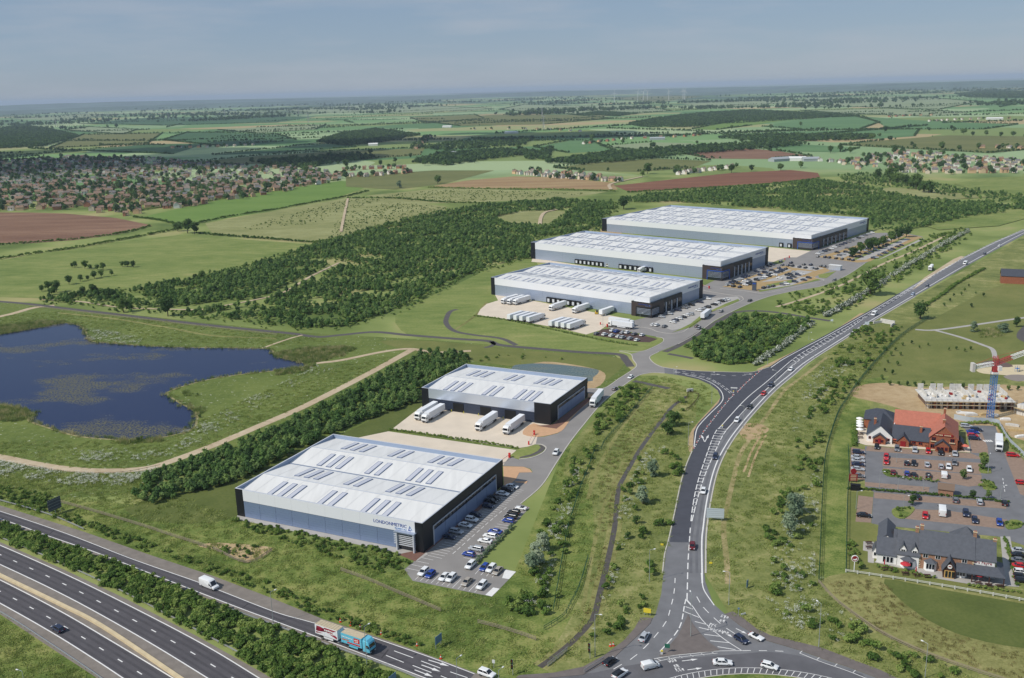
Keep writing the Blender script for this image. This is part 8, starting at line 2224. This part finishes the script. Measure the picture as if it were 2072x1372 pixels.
fill_town([(-60,432),(-60,385),(100,372),(330,380),(480,372),(640,352),(690,352),(690,364),(560,391),(440,412),(320,426),(250,440),(180,430),(80,424)], 11.5, 18, .30, 1, (0, 1, 2, 4, 5, 6, 0, 1, 3, 8), .66)
fill_town([(-60,388),(-60,330),(140,318),(330,322),(470,335),(640,342),(690,350),(560,372),(330,382),(100,374)], 13.5, 25, .18, 2, (2, 4, 3, 8, 9, 5, 7, 4, 9), .6)
fill_town([(1690,330),(1760,314),(1830,309),(1960,318),(2100,328),(2100,352),(1960,356),(1850,350),(1740,344)], 15, 22, -.25, 3, (3, 8, 0, 3, 1, 4, 9), .6)
def row_houses(px, step, cols, seed):
    r2 = random.Random(seed); l = resample(catmull(PP(px), 4), step)
    for i in range(len(l) - 1):
        d = l[i + 1] - l[i]; HPOS.append((l[i].x + r2.uniform(-3, 3), l[i].y + r2.uniform(-6, 6), math.atan2(d.y, d.x) + r2.uniform(-.2, .2), r2.choice(cols)))
row_houses([(1045,352),(1110,358),(1170,363),(1225,366),(1278,368)], 15, (3, 8, 0, 3), 1); row_houses([(1075,350),(1130,352),(1190,357),(1240,360)], 17, (3, 1, 8), 2)
row_houses([(690,356),(740,357),(800,352),(855,348)], 14, (0, 1, 2, 3), 3); row_houses([(700,345),(770,342),(850,341)], 16, (0, 2, 1), 4)
row_houses([(1372,354),(1410,349),(1445,344),(1492,338)], 15, (3, 8, 3), 5); row_houses([(1180,292),(1280,281),(1370,278),(1430,272)], 40, (0, 3, 2), 6); row_houses([(1880,246),(1960,242),(2080,240)], 30, (3, 0, 9), 7)
row_houses([(842,302),(852,292),(862,284),(872,276)], 14, (0, 3, 1), 8); row_houses([(350,300),(440,298),(530,293)], 26, (3, 4, 0), 9); row_houses([(1700,330),(1660,326),(1640,322)], 26, (3, 8), 10); row_houses([(1800,237),(1860,234),(1920,234)], 40, (0, 2), 11); row_houses([(960,262),(1080,262),(1200,268)], 70, (3, 0), 12)
row_houses([(1990,300),(2040,300),(2090,304)], 26, (0, 3), 13)
HPOS.sort(key=lambda q: q[0] ** 2 + q[1] ** 2)
vis = [q for q in HPOS if -60 < PX((q[0], q[1], 0))[0] < 2130]
WN = {i: w_ + ' walled ' + ('gabled ' if i % 2 else 'plain ') + r_ + ' roofed' for i, (w_, r_) in enumerate([('tan', 'brown'), ('pale tan', 'light brown'), ('red brick', 'dark'), ('white', 'pale brown'), ('cream', 'grey'), ('tan', 'brown'), ('pale tan', 'light brown'), ('red brick', 'dark'), ('white', 'pale brown'), ('cream', 'grey')])}
ind = vis[:300]; used_ = set()
for x, y, a, c in ind:
    px_ = PX((x, y, 0)); pl = 'in the sunlit edge of the big town' if px_[0] < 700 and px_[1] > 385 else 'in the shaded heart of the big town' if px_[0] < 700 else 'in the village beyond the stubble field' if px_[0] < 1300 else 'in the row beyond the red soil field' if px_[0] < 1600 else 'in the village behind the dark wood'
    lb = f'{WN[c]} house {pl}'; gp_ = 'houses ' + pl
    if c not in used_:
        used_.add(c); o = HP[c]; o.name = 'house'; o.location = (x, y, 0); o.rotation_euler = (0, 0, a); o['label'] = lb; o['category'] = 'house'; o['group'] = gp_
    else:
        o = copy_tree(HP[c], None, (x, y, 0), a, lb, gp_); o['category'] = 'house'
    sc_ = .74 + .3 * ((x * 7.3 + y * 3.1) % 1.0); o.scale = (sc_, sc_, sc_)
# the rest of the roofs, too many and too far to tell apart one by one
VV, FF, MI, off = [], [], [], 0; mats_ = WALLS + ROOFS
for q in vis[300:]:
    x, y, a, c = q; ca, sa = math.cos(a), math.sin(a)
    for ch in HP[c].children:
        if ch.name.split('.')[0] == 'window': continue
        v = np.empty(len(ch.data.vertices) * 3, np.float32); ch.data.vertices.foreach_get('co', v); v = v.reshape(-1, 3)
        VV.append(np.stack([(v[:, 0] * ca - v[:, 1] * sa) * .88 + x, (v[:, 0] * sa + v[:, 1] * ca) * .88 + y, v[:, 2] * .88], 1)); mi_ = mats_.index(ch.data.materials[0])
        for p in ch.data.polygons: FF.append([i + off for i in p.vertices]); MI.append(mi_)
        off += len(v)
for i, o in enumerate(HP):
    if i not in used_:
        for ch in list(o.children): bpy.data.objects.remove(ch)
        bpy.data.objects.remove(o)
if VV:
    me = bpy.data.meshes.new('distant_houses'); me.from_pydata([tuple(p) for p in np.concatenate(VV)], [], FF)
    for m in mats_: me.materials.append(m)
    me.polygons.foreach_set('material_index', MI); me.update(); link('distant_houses', me, kind='stuff', label='distant roofs of the town and villages')
tp = [(q[0] + rr.gauss(0, 9), q[1] + rr.gauss(0, 9)) for q in vis for _ in range(2) if rr.random() < .62]
scatter('garden_trees', np.array(tp), P_FAR, 0.45, 1.15, 'garden trees between the houses of the town and villages')
# farm sheds and the brick house at the park edge
SHED = mat('shed_sheet', srgb(160, 166, 168), .6); SHEDW = mat('shed_white', srgb(222, 222, 216), .6)
for px, w, d, m, lb in [((1580,326),60,22,SHED,'long grey farm shed beside the brown field'), ((1612,325),45,24,SHEDW,'white roofed farm shed in the farmyard'), ((1640,326),40,18,SHED,'dark green ended farm shed'), ((912,313),40,16,SHED,'blue grey barn among the trees beyond the village'), ((755,295),35,14,SHEDW,'pale long shed below the wooded hill'), ((1035,270),60,20,SHEDW,'white farm shed in the middle distance fields'), ((905,258),50,20,SHEDW,'white farm buildings near the far copse'), ((1330,283),55,18,SHED,'grey barn by the pale crop'), ((2012,242),70,22,SHEDW,'long white shed near the far village')]:
    simple_house(px, rr.uniform(-.4, .4), w * .7, d * .8, 4.5, 7.5, m, m, 'farm_shed', lb, 'shed')
simple_house((2050,572), -.4, 16, 9, 5.4, 9.4, BRICK, SLATE2, 'brick_house', 'red brick house with a dark roof at the park edge', 'house')

# ---------- wind turbines and pylons
b = MB(); b.tube((0, 0, 0), (0, 0, 80), 2.4, 1.5, 8); TT_ = b.mesh('tower', CWHITE); b = MB(); b.box((0, -1.5, 80.8), (3.2, 9, 3.2)); TN = b.mesh('nacelle', CWHITE)
b = MB(); b.face([(-1.6, 0, 0), (1.6, 0, 0), (.4, 0, 38), (-.3, 0, 38)]); b.face([(-1.2, .8, 0), (-.2, .6, 38), (.3, .6, 38), (1.2, .8, 0)]); TB = b.mesh('blade', CWHITE)
for i, (x, d) in enumerate([(1243, 8800), (1289, 9600), (1300, 9400), (1308, 9800), (1350, 9300), (1378, 9700), (1381.5, 9200)]):
    v = P(x, 420); v.z = 0; v = v.normalized() * d
    t = thing('wind_turbine', ['lone white wind turbine apart from the rest on the horizon', 'white wind turbine in the horizon trio', 'white wind turbine in the horizon trio', 'white wind turbine in the horizon trio', 'white wind turbine between the horizon trio and the pair', 'white wind turbine of the horizon pair', 'white wind turbine of the horizon pair'][i], 'wind turbine', v, math.atan2(v.y, v.x) - math.pi / 2, 'wind turbines on the horizon')
    link('tower', TT_, t); link('nacelle', TN, t)
    for kk in range(3): o = link('blade', TB, t); o.location = (0, -6.5, 80.8); o.rotation_euler = (0, i * .4 + kk * 2.094, 0)
b = MB(); lattice(b, (0, 0, 0), (0, 0, 24), 4.5, 6, .28); lattice(b, (0, 0, 24), (0, 0, 46), 2.2, 8, .25); PYB = b.mesh('lattice_tower', GALV)
b = MB()
for z, w in ((28, 8), (35, 10), (42, 7)): b.tube((-w, 0, z), (w, 0, z + .6), .4, .4, 4); b.tube((-w, 0, z), (0, 0, z + 3), .25, .25, 4); b.tube((w, 0, z), (0, 0, z + 3), .25, .25, 4)
PYA = b.mesh('cross_arms', GALV)
for i, (x, y) in enumerate([(113, 254), (341, 242), (455, 236), (604, 232), (624, 248), (706, 226), (810, 222), (1097, 236), (1100, 262)]):
    p = P(x, y); t = thing('pylon', 'thin grey lattice pylon standing in the far fields', 'pylon', (p.x, p.y, 0), .5, 'electricity pylons'); link('lattice_tower', PYB, t); link('cross_arm', PYA, t)

# ---------- cumulus cloud over the town (its shade lies on the town and the fields behind)
CLOUD = mat('cloud_white', (0.85, 0.86, 0.88), 1.0, spec=0.0)
_n, _l = CLOUD.node_tree.nodes, CLOUD.node_tree.links
_tr = _n.new('ShaderNodeBsdfTranslucent'); _tr.inputs['Color'].default_value = (.85, .86, .88, 1)
_tp = _n.new('ShaderNodeBsdfTransparent'); _m1 = _n.new('ShaderNodeMixShader'); _m1.inputs[0].default_value = .5; _m2 = _n.new('ShaderNodeMixShader'); _m2.inputs[0].default_value = .42
_l.new(_n['Principled BSDF'].outputs[0], _m1.inputs[1]); _l.new(_tr.outputs[0], _m1.inputs[2]); _l.new(_m1.outputs[0], _m2.inputs[1]); _l.new(_tp.outputs[0], _m2.inputs[2]); _l.new(_m2.outputs[0], _n['Material Output'].inputs['Surface'])
def cloud(tx, ty, rx, ry, alt, seed, n):
    r2 = random.Random(seed); c = Vector((tx, ty, 0)) - _ld * (alt / -_ld.z)
    bm = bmesh.new()
    for i in range(n):
        a, q = r2.uniform(0, 6.28), math.sqrt(r2.random()); s = r2.uniform(.28, .5) * min(rx, ry) * (1.15 - .6 * q)
        mtx = Matrix.Translation((rx * q * math.cos(a), ry * q * math.sin(a), s * .18)) @ Matrix.Diagonal((s * 1.25, s, s * .5, 1))
        bmesh.ops.create_icosphere(bm, subdivisions=3, radius=1.0, matrix=mtx)
    for v in bm.verts:
        v.co += Vector((r2.uniform(-1, 1), r2.uniform(-1, 1), r2.uniform(-1, 1))) * min(rx, ry) * .03
    me = bpy.data.meshes.new('cloud'); bm.to_mesh(me); bm.free(); me.materials.append(CLOUD)
    for p in me.polygons: p.use_smooth = True
    link('cloud', me, None, (c.x, c.y, alt), kind='stuff', label='drifting cumulus cloud above the town')
cloud(-1250, 2250, 900, 520, 1000, 5, 26)
cloud(-250, 2900, 750, 350, 1050, 8, 18)
# ================================================================ haze: one even box of thin air round everything
b = MB(); b.box((0, 0, 99.5), (124000, 124000, 201))
hz = b.mesh('haze', [])
hm = bpy.data.materials.new('thin_haze'); hm.use_nodes = True
n, l = hm.node_tree.nodes, hm.node_tree.links
n.remove(n['Principled BSDF'])
pv = n.new('ShaderNodeVolumePrincipled')
pv.inputs['Color'].default_value = (0.70, 0.84, 1.0, 1)
pv.inputs['Density'].default_value = 4.6e-5
pv.inputs['Anisotropy'].default_value = 0.0
l.new(pv.outputs[0], n['Material Output'].inputs['Volume'])
hz.materials.append(hm)
link('haze', hz, kind='stuff', label='thin pale blue summer haze over the countryside')
